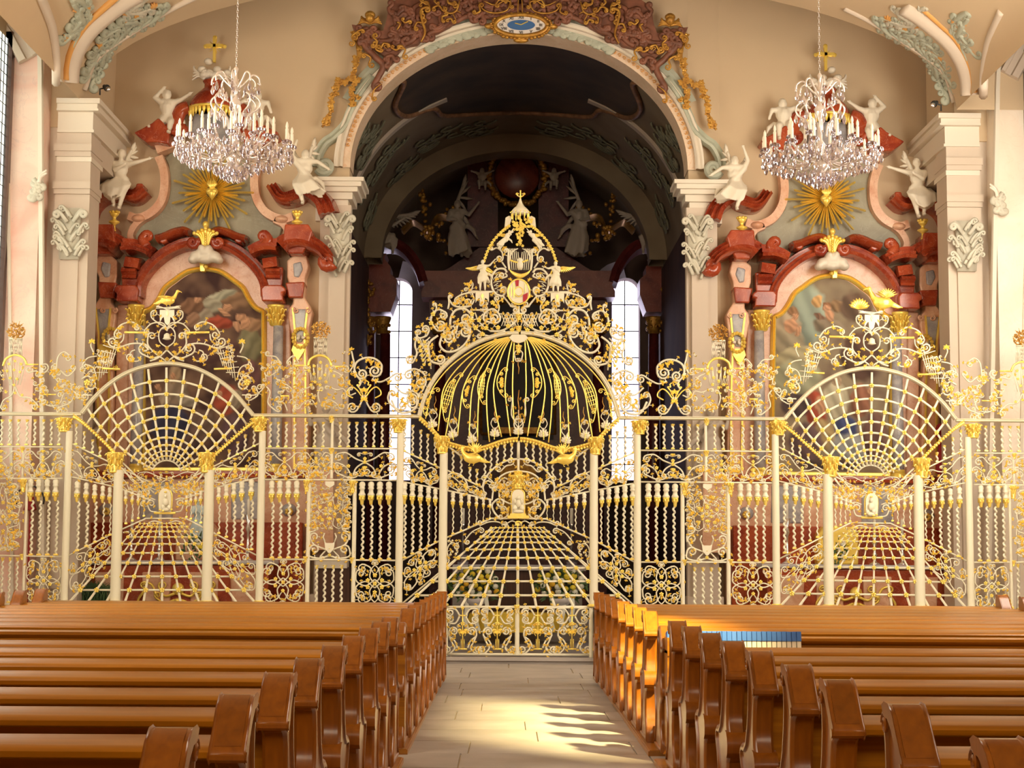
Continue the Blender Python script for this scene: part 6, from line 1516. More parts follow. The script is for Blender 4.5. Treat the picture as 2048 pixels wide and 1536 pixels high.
M['green_field'] = marble('upper_field_marble', (.22, .19, .12), (.33, .30, .20), (.42, .40, .30), 1.6, .4, .3)
for k in (0, 1):
    MIR[0] = None if k == 0 else WM
    side_altar(k)
    s_ = sidenm[k]; sd = ('right', 'left')[k]
    # statues of the altar
    figure('angel_statue', 'white stucco angel seated on the outer red volute of the %s altar' % s_, 'statue', 240, 385, AY-.55, 1.02, pose(SIT, elr=(.24, -.1, .42), har=(.42, -.12, .47), ell=(-.05, -.14, .30), hal=(.08, -.2, .36), hd=(.02, -.06, .56), knl=(-.12, -.12, .05), knr=(.10, -.16, .02), fol=(-.05, -.14, -.22), for_=(.04, -.18, -.26), wing=[(-1, 150-180+10, .30), (1, 70, .34)], sway=-.05), M['statue'], 'stucco angels of the side altars')
    figure('angel_statue', 'white stucco angel with raised arm on the inner red volute of the %s altar' % s_, 'statue', 606, 378, AY-.5, 1.0, pose(SIT, che=(.02, 0, .30), elr=(.22, -.05, .40), har=(.36, -.08, .30), ell=(-.16, -.1, .5), hal=(-.10, -.14, .66), hd=(.03, -.04, .52), knl=(-.06, -.14, .02), knr=(.10, -.12, .08), fol=(.02, -.16, -.24), for_=(.20, -.1, -.02), wing=[(1, 75, .36), (-1, 60, .2)]), M['statue'], 'stucco angels of the side altars')
    figure('cherub_statue', 'small white cherub with spread arms at the outer side of the %s altar crown' % s_, 'statue', 335, 250, AY-.35, .82, pose(SIT, child=1, robe=0, hd=(-.02, -.03, .56), ell=(-.24, -.02, .5), hal=(-.10, -.02, .66), elr=(.24, -.04, .46), har=(.38, -.04, .56), che=(0, 0, .33), knl=(-.14, -.1, .0), knr=(.08, -.12, .02), fol=(-.3, -.1, -.06), for_=(.06, -.14, -.16)), M['statue'], 'cherubs of the side altars')
    figure('cherub_statue', 'small white cherub leaning in at the inner side of the %s altar crown' % s_, 'statue', 512, 250, AY-.35, .80, pose(SIT, child=1, robe=0, hd=(.02, -.03, .55), ell=(-.2, -.04, .46), hal=(-.3, -.06, .4), elr=(.22, -.04, .42), har=(.26, -.04, .3)), M['statue'], 'cherubs of the side altars')
    figure('saint_statue', 'life size draped saint statue beside the %s altar, behind the grille bars' % s_, 'statue', 650, 948, AY-.5, 1.05, pose(BASE, elr=(.20, -.12, .66), har=(.05, -.2, .74), ell=(-.2, -.1, .68), hal=(-.24, -.12, .86), sway=.06), M['statue_d'], 'saints flanking the side altars')
    figure('saint_statue', 'dark robed saint statue in the corner outside the %s altar' % s_, 'statue', 172, 948, AY-.5, 1.0, pose(BASE, elr=(.20, -.12, .66), har=(.1, -.2, .60), ell=(-.16, -.14, .66), hal=(-.05, -.2, .60), sway=-.04), M['statue_d'] if k == 0 else M['redcloth'], 'corner saints of the side altars')
    b = MB(); b.prism([(625, 1100), (625, 950), (618, 944), (684, 944), (676, 950), (676, 1100)], AY-.05, .7)
    tag(b.build('statue_console', M['pink']), 'marble pedestal under the draped saint on the inner side of the %s altar' % s_, 'pedestal')
    b = MB(); b.prism([(142, 1100), (142, 950), (136, 944), (204, 944), (198, 950), (198, 1100)], AY-.05, .6)
    tag(b.build('statue_console', M['pink']), 'marble pedestal under the corner saint outside the %s altar' % s_, 'pedestal')
    # things on the mensa
    mz = 1120
    def candlestick(px, h, nm_, mt='silver', tall=30):
        t = thing('candlestick', nm_, 'candlestick', P(px, mz, 24.1), 'candlesticks on the side altars'); c = P(px, mz, 24.1); u = U(24.1)
        b = MB(); b.lathe(c, [(11*u, 0), (11*u, 2*u), (4*u, 6*u), (3*u, 16*u), (6*u, 20*u), (3*u, 24*u), (2.5*u, h*.6*u), (6*u, h*.7*u), (3*u, h*.8*u), (8*u, h*u)], 10); b.build('stem', M[mt], t, smooth=True)
        b = MB(); b.lathe(c+[0, 0, h*u], [(3*u, 0), (3*u, tall*u), (.8*u, (tall+1)*u), (.6*u, (tall+4)*u)], 8); b.build('candle', M['candle'], t, smooth=True)
    candlestick(262, 60, 'silver candlestick at the outer end of the %s altar table' % s_); candlestick(318, 60, 'silver candlestick left of centre on the %s altar table' % s_ if k == 0 else 'silver candlestick just outside the centre of the right altar table')
    candlestick(495, 90, 'tall silver candlestick at the inner end of the %s altar table' % s_)
    if k == 0:
        figure('madonna_statuette', 'small white and pale blue Madonna statuette among flowers on the left altar', 'statuette', 394, 1084, 24.0, .62, pose(BASE, ell=(-.13, -.12, .64), hal=(-.02, -.16, .70), elr=(.13, -.12, .64), har=(.02, -.16, .70)), mat('pale_blue_glaze', (.62, .74, .78), .3))
    t = thing('flower_bouquet', 'yellow and white bouquet with dark leaves on the %s side altar' % s_, 'flowers', P(392, 1120, 23.95)); rr = random.Random(3+k)
    g = MB()
    for j in range(60): p = P(392+rr.gauss(0, 16), 1094+rr.gauss(0, 12), 23.9+rr.gauss(0, .05)); g.tube([p, p+[rr.gauss(0, .03), -.02, rr.gauss(0, .05)]], [.022, .004], 4, flat=.4)
    stuff(g.build('foliage', M['green'], t))
    for j in range(14): g = MB(); g.ell(P(392+rr.gauss(0, 13), 1092+rr.gauss(0, 9), 23.82), (3.6*UA, .03, 3.6*UA), 6, 5); g.build('blossom', M['yellow' if j % 2 else 'whitef'], t, smooth=True)
MIR[0] = None
b = MB(); rr = random.Random(8)
for j in range(160): p = P(163+rr.random()*50, 1212-rr.random()*6, 23.2+rr.random()*.3); b.tube([p, p+[rr.gauss(0, .05), 0, .12+.12*rr.random()], p+[rr.gauss(0, .12), 0, .22+.12*rr.random()]], [.006, .008, .002], 4)
b.bx(P(160, 1215, 23.3)[0], P(218, 1215, 23.3)[0], 23.1, 23.6, 0, .70)
tag(b.build('potted_grass', M['green']), 'dark green leafy pot plant on the floor at the left altar step', 'plant')
# ================================================================== cartouche, garlands and clock over the chancel arch
def adist(px, py): pass
CT = thing('arch_cartouche', 'huge mauve and gold rocaille cartouche crowning the chancel arch', 'cartouche', P(1038, 60, 25))
for k in (0, 1):
    MIR[0] = None if k == 0 else (XC, 0.)
    body = [(776, 148), (770, 120), (742, 95), (716, 78), (706, 58), (724, 60), (744, 74), (768, 70), (775, 50), (778, 30), (790, 12), (810, -2), (830, -20), (1038, -30), (1038, 34), (1000, 32), (960, 42), (930, 36), (900, 62), (876, 74), (850, 82), (836, 96), (806, 104), (790, 124)]
    b = MB(); b.prism(body, 25.0, .22); b.build('cartouche_body', M['mauve'], CT)
    for pts, v0, v1, w, g in (
        ([(724, 66), (728, 88), (748, 112), (766, 130), (758, 152), (748, 168)], (9, 1), (8, -1), 11, 0), ([(738, 62), (756, 82), (782, 80), (800, 66)], (8, -1), (10, -1), 10, 0),
        ([(796, 92), (820, 84), (836, 66), (832, 46)], (8, 1), (9, -1), 9, 0), ([(800, 62), (790, 40), (804, 20)], None, (12, 1), 10, 0), ([(812, 50), (826, 36), (828, 16), (846, 6)], (8, -1), (10, 1), 9, 0),
        ([(842, 84), (850, 64), (844, 40), (842, 20), (852, 14)], None, (6, 1), 5, 1), ([(794, 60), (800, 48), (794, 44)], None, None, 4, 1), ([(886, 12), (896, 26), (912, 22), (920, 0)], None, None, 3.5, 1), ([(912, 40), (906, 26), (914, 22), (922, 26)], None, None, 2.4, 1),
        ([(958, 4), (968, 20), (990, 26), (1014, 20), (1022, -2)], None, None, 3, 1), ([(880, 30), (905, 44), (930, 34), (950, 30)], (9, 1), (10, -1), 9, 0), ([(950, 30), (975, 34), (1004, 32), (1034, 22)], (8, -1), (8, -1), 9, 0),
        ([(860, 66), (885, 56), (905, 30)], (8, -1), (10, 1), 9, 0), ([(968, 2), (990, 10), (1010, 0)], None, None, 2.6, 1), ([(774, 98), (768, 92), (778, 90), (782, 94)], None, None, 1.8, 1), ([(762, 168), (748, 180), (744, 196)], None, (5, -1), 3, 1), ([(870, -4), (884, 20), (900, -6)], None, None, 6, 0), ([(1036, 34), (1036, 10), (1038, -6)], None, None, 2.4, 1)):
        q, _ = scpath(pts, (v0[0], v0[1]) if v0 else None, (v1[0], v1[1]) if v1 else None, n=6)
        b = MB(); b.tube(PA(q, 24.70 if g else 24.78), w*.62*np.sin(np.linspace(.6, 2.6, len(q)))*UA, 7); b.build('gilt_scroll' if g else 'rocaille_scroll', M['gilt_dull' if g else 'mauve'], CT, smooth=True)
    rr = random.Random(77)
    for j in range(90):
        u_ = rr.random(); x = 775+u_*255; ylo = np.interp(x, [775, 836, 876, 930, 1000, 1038], [120, 92, 70, 36, 30, 32]); y = ylo-4-rr.random()*min(ylo+12, 90); s_ = rr.choice((-1, 1)); a = rr.uniform(0, 6.28); L_ = rr.uniform(10, 22)
        if j % 5 == 0: x = rr.uniform(712, 775); y = np.interp(x, [712, 742, 775], [66, 84, 110])+rr.gauss(0, 8)
        p0 = np.array((x, y)); p1 = p0+L_*np.array([math.cos(a), math.sin(a)]); pm = (p0+p1)/2+L_*.35*s_*np.array([-math.sin(a), math.cos(a)])
        q, _ = scpath([p0, pm, p1], (L_*.22, s_), (L_*.28, s_), n=4); gd = j % 4 == 0; b = MB(); b.tube(PA(q, 24.70 if gd else 24.76), (2.2 if gd else 4.6)*np.sin(np.linspace(.5, 2.7, len(q)))*UA, 6); b.build('gilt_scroll' if gd else 'rocaille_scroll', M['gilt_dull' if gd else 'mauve'], CT, smooth=True)
    # cherub head on the shoulder and clusters of gilt leaves
    g = MB(); c = P(740, 36, 24.6); g.ell(c, (9*UA, .08, 10*UA), 10, 8); g.ell(c+[0, 0, .05], (11*UA, .07, 8*UA), 8, 6)
    for s in (-1, 1):
        for j in range(5): q = cat([(740, 46), (740+s*(12+j), 44-j*2), (740+s*(24-j*2), 48-j*4)], 3); g.tube(PA(q, 24.65), np.linspace(.03, .012, len(q)), 5)
    tag(g.build('gilt_cherub_head', M['gilt_dull'], smooth=True), 'gilded winged cherub head on the %s shoulder of the arch cartouche' % sidenm[k], 'ornament', 'cherub heads on the cartouche')
    tl = thing('gilt_garland', 'gilded leaf garland hanging down the wall %s of the chancel arch' % sidenm[k], 'garland', P(712, 80, 24.8)); rr = random.Random(12)
    for path, n_ in (([(712, 66), (714, 90), (716, 110), (713, 132), (706, 150), (692, 165), (676, 162), (672, 176), (666, 196), (662, 214), (656, 240), (644, 254)], 44), ([(708, 150), (712, 168), (702, 182), (706, 200), (708, 214)], 16)):
        cp = cat(path, 10); tb = MB(); tb.tube(PA(cp, 24.9), .02, 5); tb.build('stem', M['gilt_dull'], tl, smooth=True)
        for i in range(n_):
            q = cp[int(i*(len(cp)-1)/n_)]; g = MB(); c = P(q[0]+rr.gauss(0, 3.4), q[1]+rr.gauss(0, 2.5), 24.86)
            for j in range(5):
                a = j*2*pi/5+rr.random(); d = np.array([math.cos(a), -.25, math.sin(a)])*(6+2*rr.random())*UA; g.tube([c, c+d*.5, c+d], [.012, .030, .004], 4, flat=.5)
            g.build('leaf_rosette', M['gilt_dull'], tl)
MIR[0] = None
# frieze of painted scrollwork on the arch band, green stucco crust at the crown
for k in (0, 1):
    MIR[0] = None if k == 0 else (XC, 0.)
    g = MB(); rr = random.Random(4)
    for i in range(150):
        t = pi*(.30+.16*rr.random()+.02); x, z = archpt(t, .02+.1*rr.random()); g.ell((x, 24.93, z), (.04+.04*rr.random(), .03, .03+.03*rr.random()), 6, 4)
    tag(stuff(g.build('stucco_crust', M['mint'], smooth=True)), 'crumbly green rocaille crust on the %s side of the arch crown' % sidenm[k], 'ornament')
    g = MB()
    for i in range(26):
        t = pi*(.05+.011*i); pts = []
        for j in range(9): a = j*.7; x, z = archpt(t+.012*math.cos(a)*(1-j/10), .05+.035*math.sin(a)*(1-j/10)); pts.append((x, 24.935, z))
        g.tube(pts, .009, 4)
    tag(stuff(g.build('arch_scroll_frieze', M['orange'], smooth=True)), 'thin orange scroll frieze running up the %s side of the chancel arch' % sidenm[k], 'ornament')
MIR[0] = None
CL = thing('arch_clock', 'oval wall clock with blue centre and gilt frame at the arch crown', 'clock', P(1042, 64, 24.7))
def ovl(c, rx, rz, d, n_=36):
    b = MB(); V = [(c[0]+rx*math.cos(2*pi*i/n_), c[1]-dd, c[2]+rz*math.sin(2*pi*i/n_)) for dd in (0, d) for i in range(n_)]
    b.add(V, [tuple(range(n_)), tuple(range(2*n_-1, n_-1, -1))]+[(i, n_+i, n_+(i+1) % n_, (i+1) % n_) for i in range(n_)]); return b
cc = P(1042, 61, 24.95); ovl(cc, 52*UA, 21*UA, .26).build('dial', M['clockw'], CL); ovl(cc-[0, .262, 0], 28*UA, 10.5*UA, .012).build('blue_centre', M['cobalt'], CL)
g = MB(); g.tube([(cc[0]+53*UA*math.cos(a), cc[1]-.25, cc[2]+22*UA*math.sin(a)) for a in np.linspace(0, 2*pi, 40)], .035, 7, closed=False)
rr = random.Random(5)
for j in range(46):
    a = 2*pi*j/46; e = 1+.10*rr.random(); g.ell((cc[0]+57*UA*e*math.cos(a), cc[1]-.22, cc[2]+25*UA*e*math.sin(a)), (4.5*UA, .04, 3.4*UA), 6, 4)
for s in (-1, 1): g.ell((cc[0]+s*64*UA, cc[1]-.2, cc[2]), (11*UA, .05, 6*UA), 8, 5)
g.ell((cc[0], cc[1]-.2, cc[2]-29*UA), (16*UA, .05, 6*UA), 8, 5); g.build('gilt_frame', M['gilt_dull'], CL, smooth=True)
NUMS = []
for i, tx in enumerate(('XII', 'I', 'II', 'III', 'IIII', 'V', 'VI', 'VII', 'VIII', 'IX', 'X', 'XI')):
    a = pi/2-i*pi/6; cu = bpy.data.curves.new('numeral', 'FONT'); cu.body = tx; cu.size = .085; cu.align_x = 'CENTER'; cu.align_y = 'CENTER'; cu.extrude = .004
    o = bpy.data.objects.new('numeral', cu); COL.objects.link(o); cu.materials.append(M['black']); o.parent = CL; o.matrix_parent_inverse = PINV[CL.name]
    o.location = (cc[0]+40*UA*math.cos(a), cc[1]-.268, cc[2]+15.5*UA*math.sin(a)); o.rotation_euler = (pi/2, 0, 0); o.scale = (.8, .7, 1); NUMS.append(o)
bpy.context.view_layer.update(); dg_ = bpy.context.evaluated_depsgraph_get()
for o in NUMS:
    me = bpy.data.meshes.new_from_object(o.evaluated_get(dg_)); n_ = bpy.data.objects.new('numeral', me); COL.objects.link(n_); n_.parent = CL; n_.matrix_parent_inverse = PINV[CL.name]
    n_.location, n_.rotation_euler, n_.scale = o.location, o.rotation_euler, o.scale; cd_ = o.data; bpy.data.objects.remove(o); bpy.data.curves.remove(cd_)
for a, L in ((.9, 22), (2.6, 15)):
    g = MB(); g.tube([(cc[0], cc[1]-.285, cc[2]), (cc[0]+L*UA*math.cos(a), cc[1]-.285, cc[2]+L*.4*UA*math.sin(a))], .008, 4); g.build('hand', M['gold'], CL)

# ================================================================== high altar in the dark apse (plane y = 36)
HY = 36.0; UH = U(HY)
HA = thing('high_altar', 'dark red marble high altar with columns and painting in the shadowed apse', 'altar', P(1036, 1180, 35.5))
def hp(name, pts, m, d, both_=True, Y=HY):
    for q in ((pts, [(2072-x, y+ (0 if abs(1036-x) < 60 else 4)) for x, y in pts]) if both_ else (pts,)): b = MB(); b.prism(q, Y, d); b.build(name, M[m], HA)
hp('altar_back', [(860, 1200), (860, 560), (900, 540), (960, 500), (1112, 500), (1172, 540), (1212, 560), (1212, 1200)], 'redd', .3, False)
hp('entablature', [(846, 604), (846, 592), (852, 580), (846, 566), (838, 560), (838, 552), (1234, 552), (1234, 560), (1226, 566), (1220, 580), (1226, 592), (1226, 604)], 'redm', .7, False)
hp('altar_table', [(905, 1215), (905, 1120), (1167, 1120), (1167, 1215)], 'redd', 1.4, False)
for s in (-1, 1):
    X = lambda d: 1036+s*d
    for d, w in ((304, 13), (272, 12), (160, 12)):
        c0 = P(X(d), 1130, HY-.4); tp = P(X(d), 668, HY-.4); b = MB(); b.lathe(c0, [(w*UH, 0), (w*UH, 2), (w*.86*UH, tp[2]-c0[2])], 14); b.build('column_shaft', M['redd'], HA, smooth=True)
        b = MB(); b.lathe(tp, [(w*.9*UH, 0), (w*1.0*UH, 14*UH), (w*1.5*UH, 30*UH), (w*1.5*UH, 34*UH)], 10); rr = random.Random(3)
        for j in range(18): a = j*.7; b.ell(tp+[w*1.15*UH*math.cos(a), w*1.15*UH*math.sin(a), (4+j*1.5)*UH], (4*UH,)*3, 5, 4)
        b.build('column_capital', M['gilt_dull'], HA, smooth=True)
    def hb(name, pts, m, prof, **k):
        b = MB(); b.band(cat([(X(x), y) for x, y in pts], 6), HY, [(o*s, h) for o, h in prof], **k); b.build(name, M[m], HA, smooth=True, sharp=40)
    b = MB(); b.prism([(X(325), 634), (X(325), 540), (X(316), 530), (X(322), 520), (X(258), 520), (X(262), 530), (X(250), 545), (X(250), 560), (X(238), 570), (X(238), 600), (X(250), 634)], HY, .8); b.build('side_entablature', M['redm'], HA)
    hb('side_pediment', [(300, 520), (270, 500), (240, 500), (216, 516), (196, 545), (186, 575)], 'redd', [(-10, .3), (-9, .8), (0, .9), (9, .8), (10, .3)])
    hb('gilt_scroll', [(230, 468), (210, 450), (190, 460), (176, 470), (160, 440), (130, 442)], 'gilt_dull', [(-3, .5), (0, .6), (3, .5)])
    hp2 = MB(); hp2.prism([(X(100), 500), (X(100), 330), (X(60), 300), (X(40), 304), (X(40), 500)], HY, .4); hp2.build('attic_pier', M['redd'], HA)
    g = MB(); rr = random.Random(9)
    for j in range(70):
        u = rr.random(); x = X(150-30*math.sin(u*9)+rr.gauss(0, 9)) if j < 40 else X(196+rr.gauss(0, 7)-20*u); y = 410+u*100 if j < 40 else 350+u*130
        g.ell(P(x, y, HY-.6), ((3+3*rr.random())*UH, .05, (3+3*rr.random())*UH), 5, 4)
    for j in range(60): u = rr.random(); g.ell(P(X(300+rr.gauss(0, 6)), 560+u*130, HY-.9), ((3+2*rr.random())*UH, .04, (3+2*rr.random())*UH), 5, 4)
    stuff(g.build('gilt_foliage', M['gilt_dull'], HA, smooth=True))
b = MB(); b.ell(P(1034, 352, HY-.5), (46*UH, .15, 46*UH), 18, 10); b.build('attic_medallion', M['redm'], HA, smooth=True)
g = MB(); rr = random.Random(2)
for j in range(70): a = 2*pi*j/70; r = 54+6*rr.random(); g.ell(P(1034+r*math.cos(a), 352+r*math.sin(a), HY-.55), ((4+4*rr.random())*UH, .06, (4+3*rr.random())*UH), 6, 4)
stuff(g.build('medallion_gilding', M['gilt_dull'], HA, smooth=True))
b = MB(); b.prism([(965, 880), (965, 640), (990, 612), (1036, 604), (1082, 612), (1107, 640), (1107, 880)], HY-.3, .03); b.build('altar_painting', M['painth'], HA)
b = MB(); b.band([(962, 868), (962, 640), (988, 610), (1036, 600), (1084, 610), (1110, 640), (1110, 868), (962, 868)], HY-.3, [(-3, .05), (0, .09), (3, .05)]); b.build('gilt_frame', M['gilt_dull'], HA)
b = MB(); b.prism([(985, 868), (985, 856), (1075, 856), (1075, 868)], HY-.5, .2); b.prism([(1000, 1040), (1000, 940), (1036, 915), (1072, 940), (1072, 1040)], HY-.5, .4); b.build('tabernacle', M['gilt_dull'], HA)
AG = 'white angels on the high altar'
for s, sn in ((-1, 'left'), (1, 'right')):
    def ps(d):
        if s > 0: return d
        return d
    X = lambda d: 1036+s*d
    f = lambda v: (v[0]*s, v[1], v[2])
    def flip(p):
        if s < 0: return p
        q = dict(p)
        for a, b_ in (('shl', 'shr'), ('ell', 'elr'), ('hal', 'har'), ('hil', 'hir'), ('knl', 'knr'), ('fol', 'for_')): q[a], q[b_] = f2(p[b_]), f2(p[a])
        for a in ('pel', 'che', 'hd'): q[a] = f2(p[a])
        q['wing'] = [(-w[0], w[1], w[2]) for w in p['wing']] if p['wing'] else None; q['sway'] = -p.get('sway', .03); return q
    f2 = lambda v: (-v[0], v[1], v[2])
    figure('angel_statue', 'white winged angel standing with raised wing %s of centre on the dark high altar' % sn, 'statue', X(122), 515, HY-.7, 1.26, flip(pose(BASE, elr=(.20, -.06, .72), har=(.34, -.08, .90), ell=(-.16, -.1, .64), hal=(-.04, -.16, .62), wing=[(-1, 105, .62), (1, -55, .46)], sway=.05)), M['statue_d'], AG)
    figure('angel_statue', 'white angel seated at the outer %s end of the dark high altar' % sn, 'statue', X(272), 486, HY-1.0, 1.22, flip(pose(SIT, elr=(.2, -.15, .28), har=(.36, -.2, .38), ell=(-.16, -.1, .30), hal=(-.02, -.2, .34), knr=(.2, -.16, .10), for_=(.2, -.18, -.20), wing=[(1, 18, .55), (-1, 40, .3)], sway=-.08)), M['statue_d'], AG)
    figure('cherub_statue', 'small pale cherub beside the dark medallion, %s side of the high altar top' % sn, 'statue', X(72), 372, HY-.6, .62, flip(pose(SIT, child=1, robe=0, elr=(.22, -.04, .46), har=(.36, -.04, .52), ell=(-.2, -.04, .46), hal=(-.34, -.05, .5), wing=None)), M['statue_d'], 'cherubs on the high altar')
M['x'] = None

# ================================================================== people's altar, steps, flowers seen through the gate
b = MB(); b.bx(-2.6, 2.9, 27.4, 30, 0, .12); b.bx(-2.3, 2.6, 27.9, 30, .12, .26); struct(b.build('trim_40', M['stoned']))
t = thing('people_altar', 'grey free standing altar table behind the gate with a yellow carpet', 'altar', (.165, 26.6, 0))
x0, x1 = P(905, 1136, 28.2)[0], P(1172, 1136, 28.2)[0]; z1 = P(1036, 1130, 28.2)[2]
b = MB(); b.bx(x0, x1, 28.2, 29.1, z1-.09, z1); b.build('table_top', M['linen'], t)
b = MB(); b.bx(x0+.15, x1-.15, 28.3, 29.0, .26, z1-.09); b.build('table_body', M['woodd'], t)
for xx in (920, 1150): b = MB(); q = P(xx, 1140, 28.25)[0]; b.bx(q-.12, q+.12, 28.22, 28.4, .26, z1-.09); b.build('table_leg', M['stoned'], t)
b = MB(); b.prism([(930, 1262), (940, 1225), (1000, 1222), (1130, 1225), (1140, 1262)], 26.8, .5); b.build('yellow_cloth', M['cloth'], t)
rr = random.Random(14)
for cx, sn in ((950, 'left'), (1122, 'right')):
    t = thing('flower_arrangement', 'large bouquet of white and yellow roses %s of the altar centre behind the gate' % sn, 'flowers', P(cx, 1262, 26.4), 'bouquets behind the gate'); YF = 26.3; u = U(YF)
    b = MB(); b.lathe(P(cx, 1262, YF), [(12*u, 0), (3*u, 4*u), (3*u, 44*u), (22*u, 56*u), (24*u, 64*u)], 12); b.build('stand', M['linen'], t, smooth=True)
    g = MB()
    for j in range(260):
        a, r = rr.random()*2*pi, rr.random()**.5; p = P(cx+54*r*math.cos(a), 1172+34*r*math.sin(a), YF+rr.gauss(0, .08)); g.tube([p, p+[rr.gauss(0, .05), -.04, rr.gauss(0, .05)]], [.028, .004], 4, flat=.4)
    stuff(g.build('foliage', M['green'], t))
    for j in range(34):
        a, r = j*2.399, (j/34)**.5; x, y = cx+52*r*math.cos(a), 1170+33*r*math.sin(a); c = P(x, y, YF-.16*(1-r)-.04); q = u*(5.2+1.8*rr.random()); g = MB()
        g.ell(c, (q, q, q*.9), 8, 6); g.ell(c+[0, -q*.5, q*.1], (q*.6, q*.6, q*.6), 6, 5); g.build('rose', M[('yellow', 'whitef', 'whitef', 'yellow', 'goldf')[j % 5]], t, smooth=True)
    for xx in (-18, 4, 22):
        g = MB(); g.tube(PA([(cx+xx, 1192), (cx+xx+3, 1215), (cx+xx-2, 1240), (cx+xx+4, 1262)], YF-.1), .035, 5, flat=.3); g.build('ribbon', M['whitef'], t)
for px, sn in ((925, 'left'), (1143, 'right')):
    c = P(px, 1130, 28.5); u = U(28.5); t = thing('altar_candle', 'white altar candle on a crystal holder, %s end of the altar behind the gate' % sn, 'candle', c)
    b = MB(); b.lathe(c, [(10*u, 0), (12*u, 6*u), (7*u, 14*u), (12*u, 20*u), (4*u, 26*u)], 7); b.build('crystal_holder', M['crystal'], t)
    b = MB(); b.lathe(c+[0, 0, 26*u], [(2.5*u, 0), (2.5*u, 50*u), (7*u, 56*u)], 8); b.build('stem', M['silver'], t, smooth=True); b = MB(); b.lathe(c+[0, 0, 82*u], [(3.6*u, 0), (3.6*u, 30*u), (.8*u, 31*u)], 8); b.build('wax_candle', M['candle'], t, smooth=True)
# choir stall pieces and pier furniture seen between the bars
t = thing('choir_panelling', 'dark brown panelled confessional door beside the left pier behind the grille', 'panelling', P(668, 1250, 23.6))
b = MB(); b.prism([(640, 1240), (640, 1134), (702, 1134), (702, 1240)], 24.0, .25); b.build('door_leaf', M['woodd'], t); b = MB(); b.prism([(636, 1136), (636, 1122), (698, 1122), (698, 1136)], 24.0, .32); b.build('white_ledge', M['white_st'], t)
t = thing('processional_canopy', 'folded crimson canopy on a dark red pole at the far left wall', 'canopy', P(56, 1210, 22.5)); YC = 22.55; u = U(YC)
b = MB(); b.lathe(P(60, 1020, YC), [(1*u, 42*u), (4*u, 38*u), (13*u, 2*u), (13*u, 0), (10*u, -1*u)], 10); b.build('cloth_cone', M['redcloth'], t, smooth=True)
b = MB(); b.lathe(P(54, 1208, YC), [(2*u, 0), (2*u, 165*u), (1.2*u, 166*u), (1.2*u, 195*u)], 8); b.build('pole', M['redcloth'], t, smooth=True)
b = MB(); b.tube([P(60+28*math.cos(a), 1000-28*math.sin(a), YC) for a in np.linspace(-.3, pi+.3, 16)], .012, 5); b.build('hoop', M['black'], t, smooth=True)

# ================================================================== figures and animals on the grille
M['feather'] = M['gold']
figure('angel_figure', 'small white and gold angel standing left of the roundel on the grille crest', 'statue', 965, 582, G-.02, 65*UG, pose(BASE, elr=(.22, -.05, .80), har=(.36, -.06, .96), ell=(-.16, -.08, .68), hal=(-.04, -.12, .72), wing=[(-1, -5, .42), (1, -30, .45)], hem=.28, sway=.04), M['iron'], 'angels of the grille crest', wm=M['gold'])
figure('angel_figure', 'small white and gold angel standing right of the roundel on the grille crest', 'statue', 1111, 585, G-.02, 65*UG, pose(BASE, ell=(-.22, -.05, .74), hal=(-.38, -.06, .80), elr=(.12, -.08, .66), har=(.04, -.12, .72), wing=[(1, 5, .50), (-1, -60, .3)], hem=.24, sway=-.03), M['iron'], 'angels of the grille crest', wm=M['gold'])
for s, sn in ((-1, 'left'), (1, 'right')):
    px = 1040+s*22
    figure('flying_angel', 'tiny flying angel with gilded wings, %s of the garland under the crest canopy' % sn, 'statue', px+s*12, 500, G-.03, 46*UG, pose(BASE, robe=1, pel=(-s*.10, 0, .44), che=(-s*.20, 0, .64), hd=(-s*.28, -.02, .82), shl=(-s*.24-.10, 0, .70), shr=(-s*.24+.10, 0, .70), ell=(-s*.34, -.06, .78), hal=(-s*.44, -.06, .92), elr=(-s*.30, -.08, .70), har=(-s*.42, -.08, .78), hil=(-s*.10-.05, 0, .44), hir=(-s*.10+.05, 0, .44), knl=(s*.02, 0, .24), knr=(s*.08, 0, .26), fol=(s*.12, 0, .04), for_=(s*.2, 0, .08), hem=.2, wing=[(s, 5, .42)]), M['iron'], 'flying angels of the grille crest', wm=M['gold'])
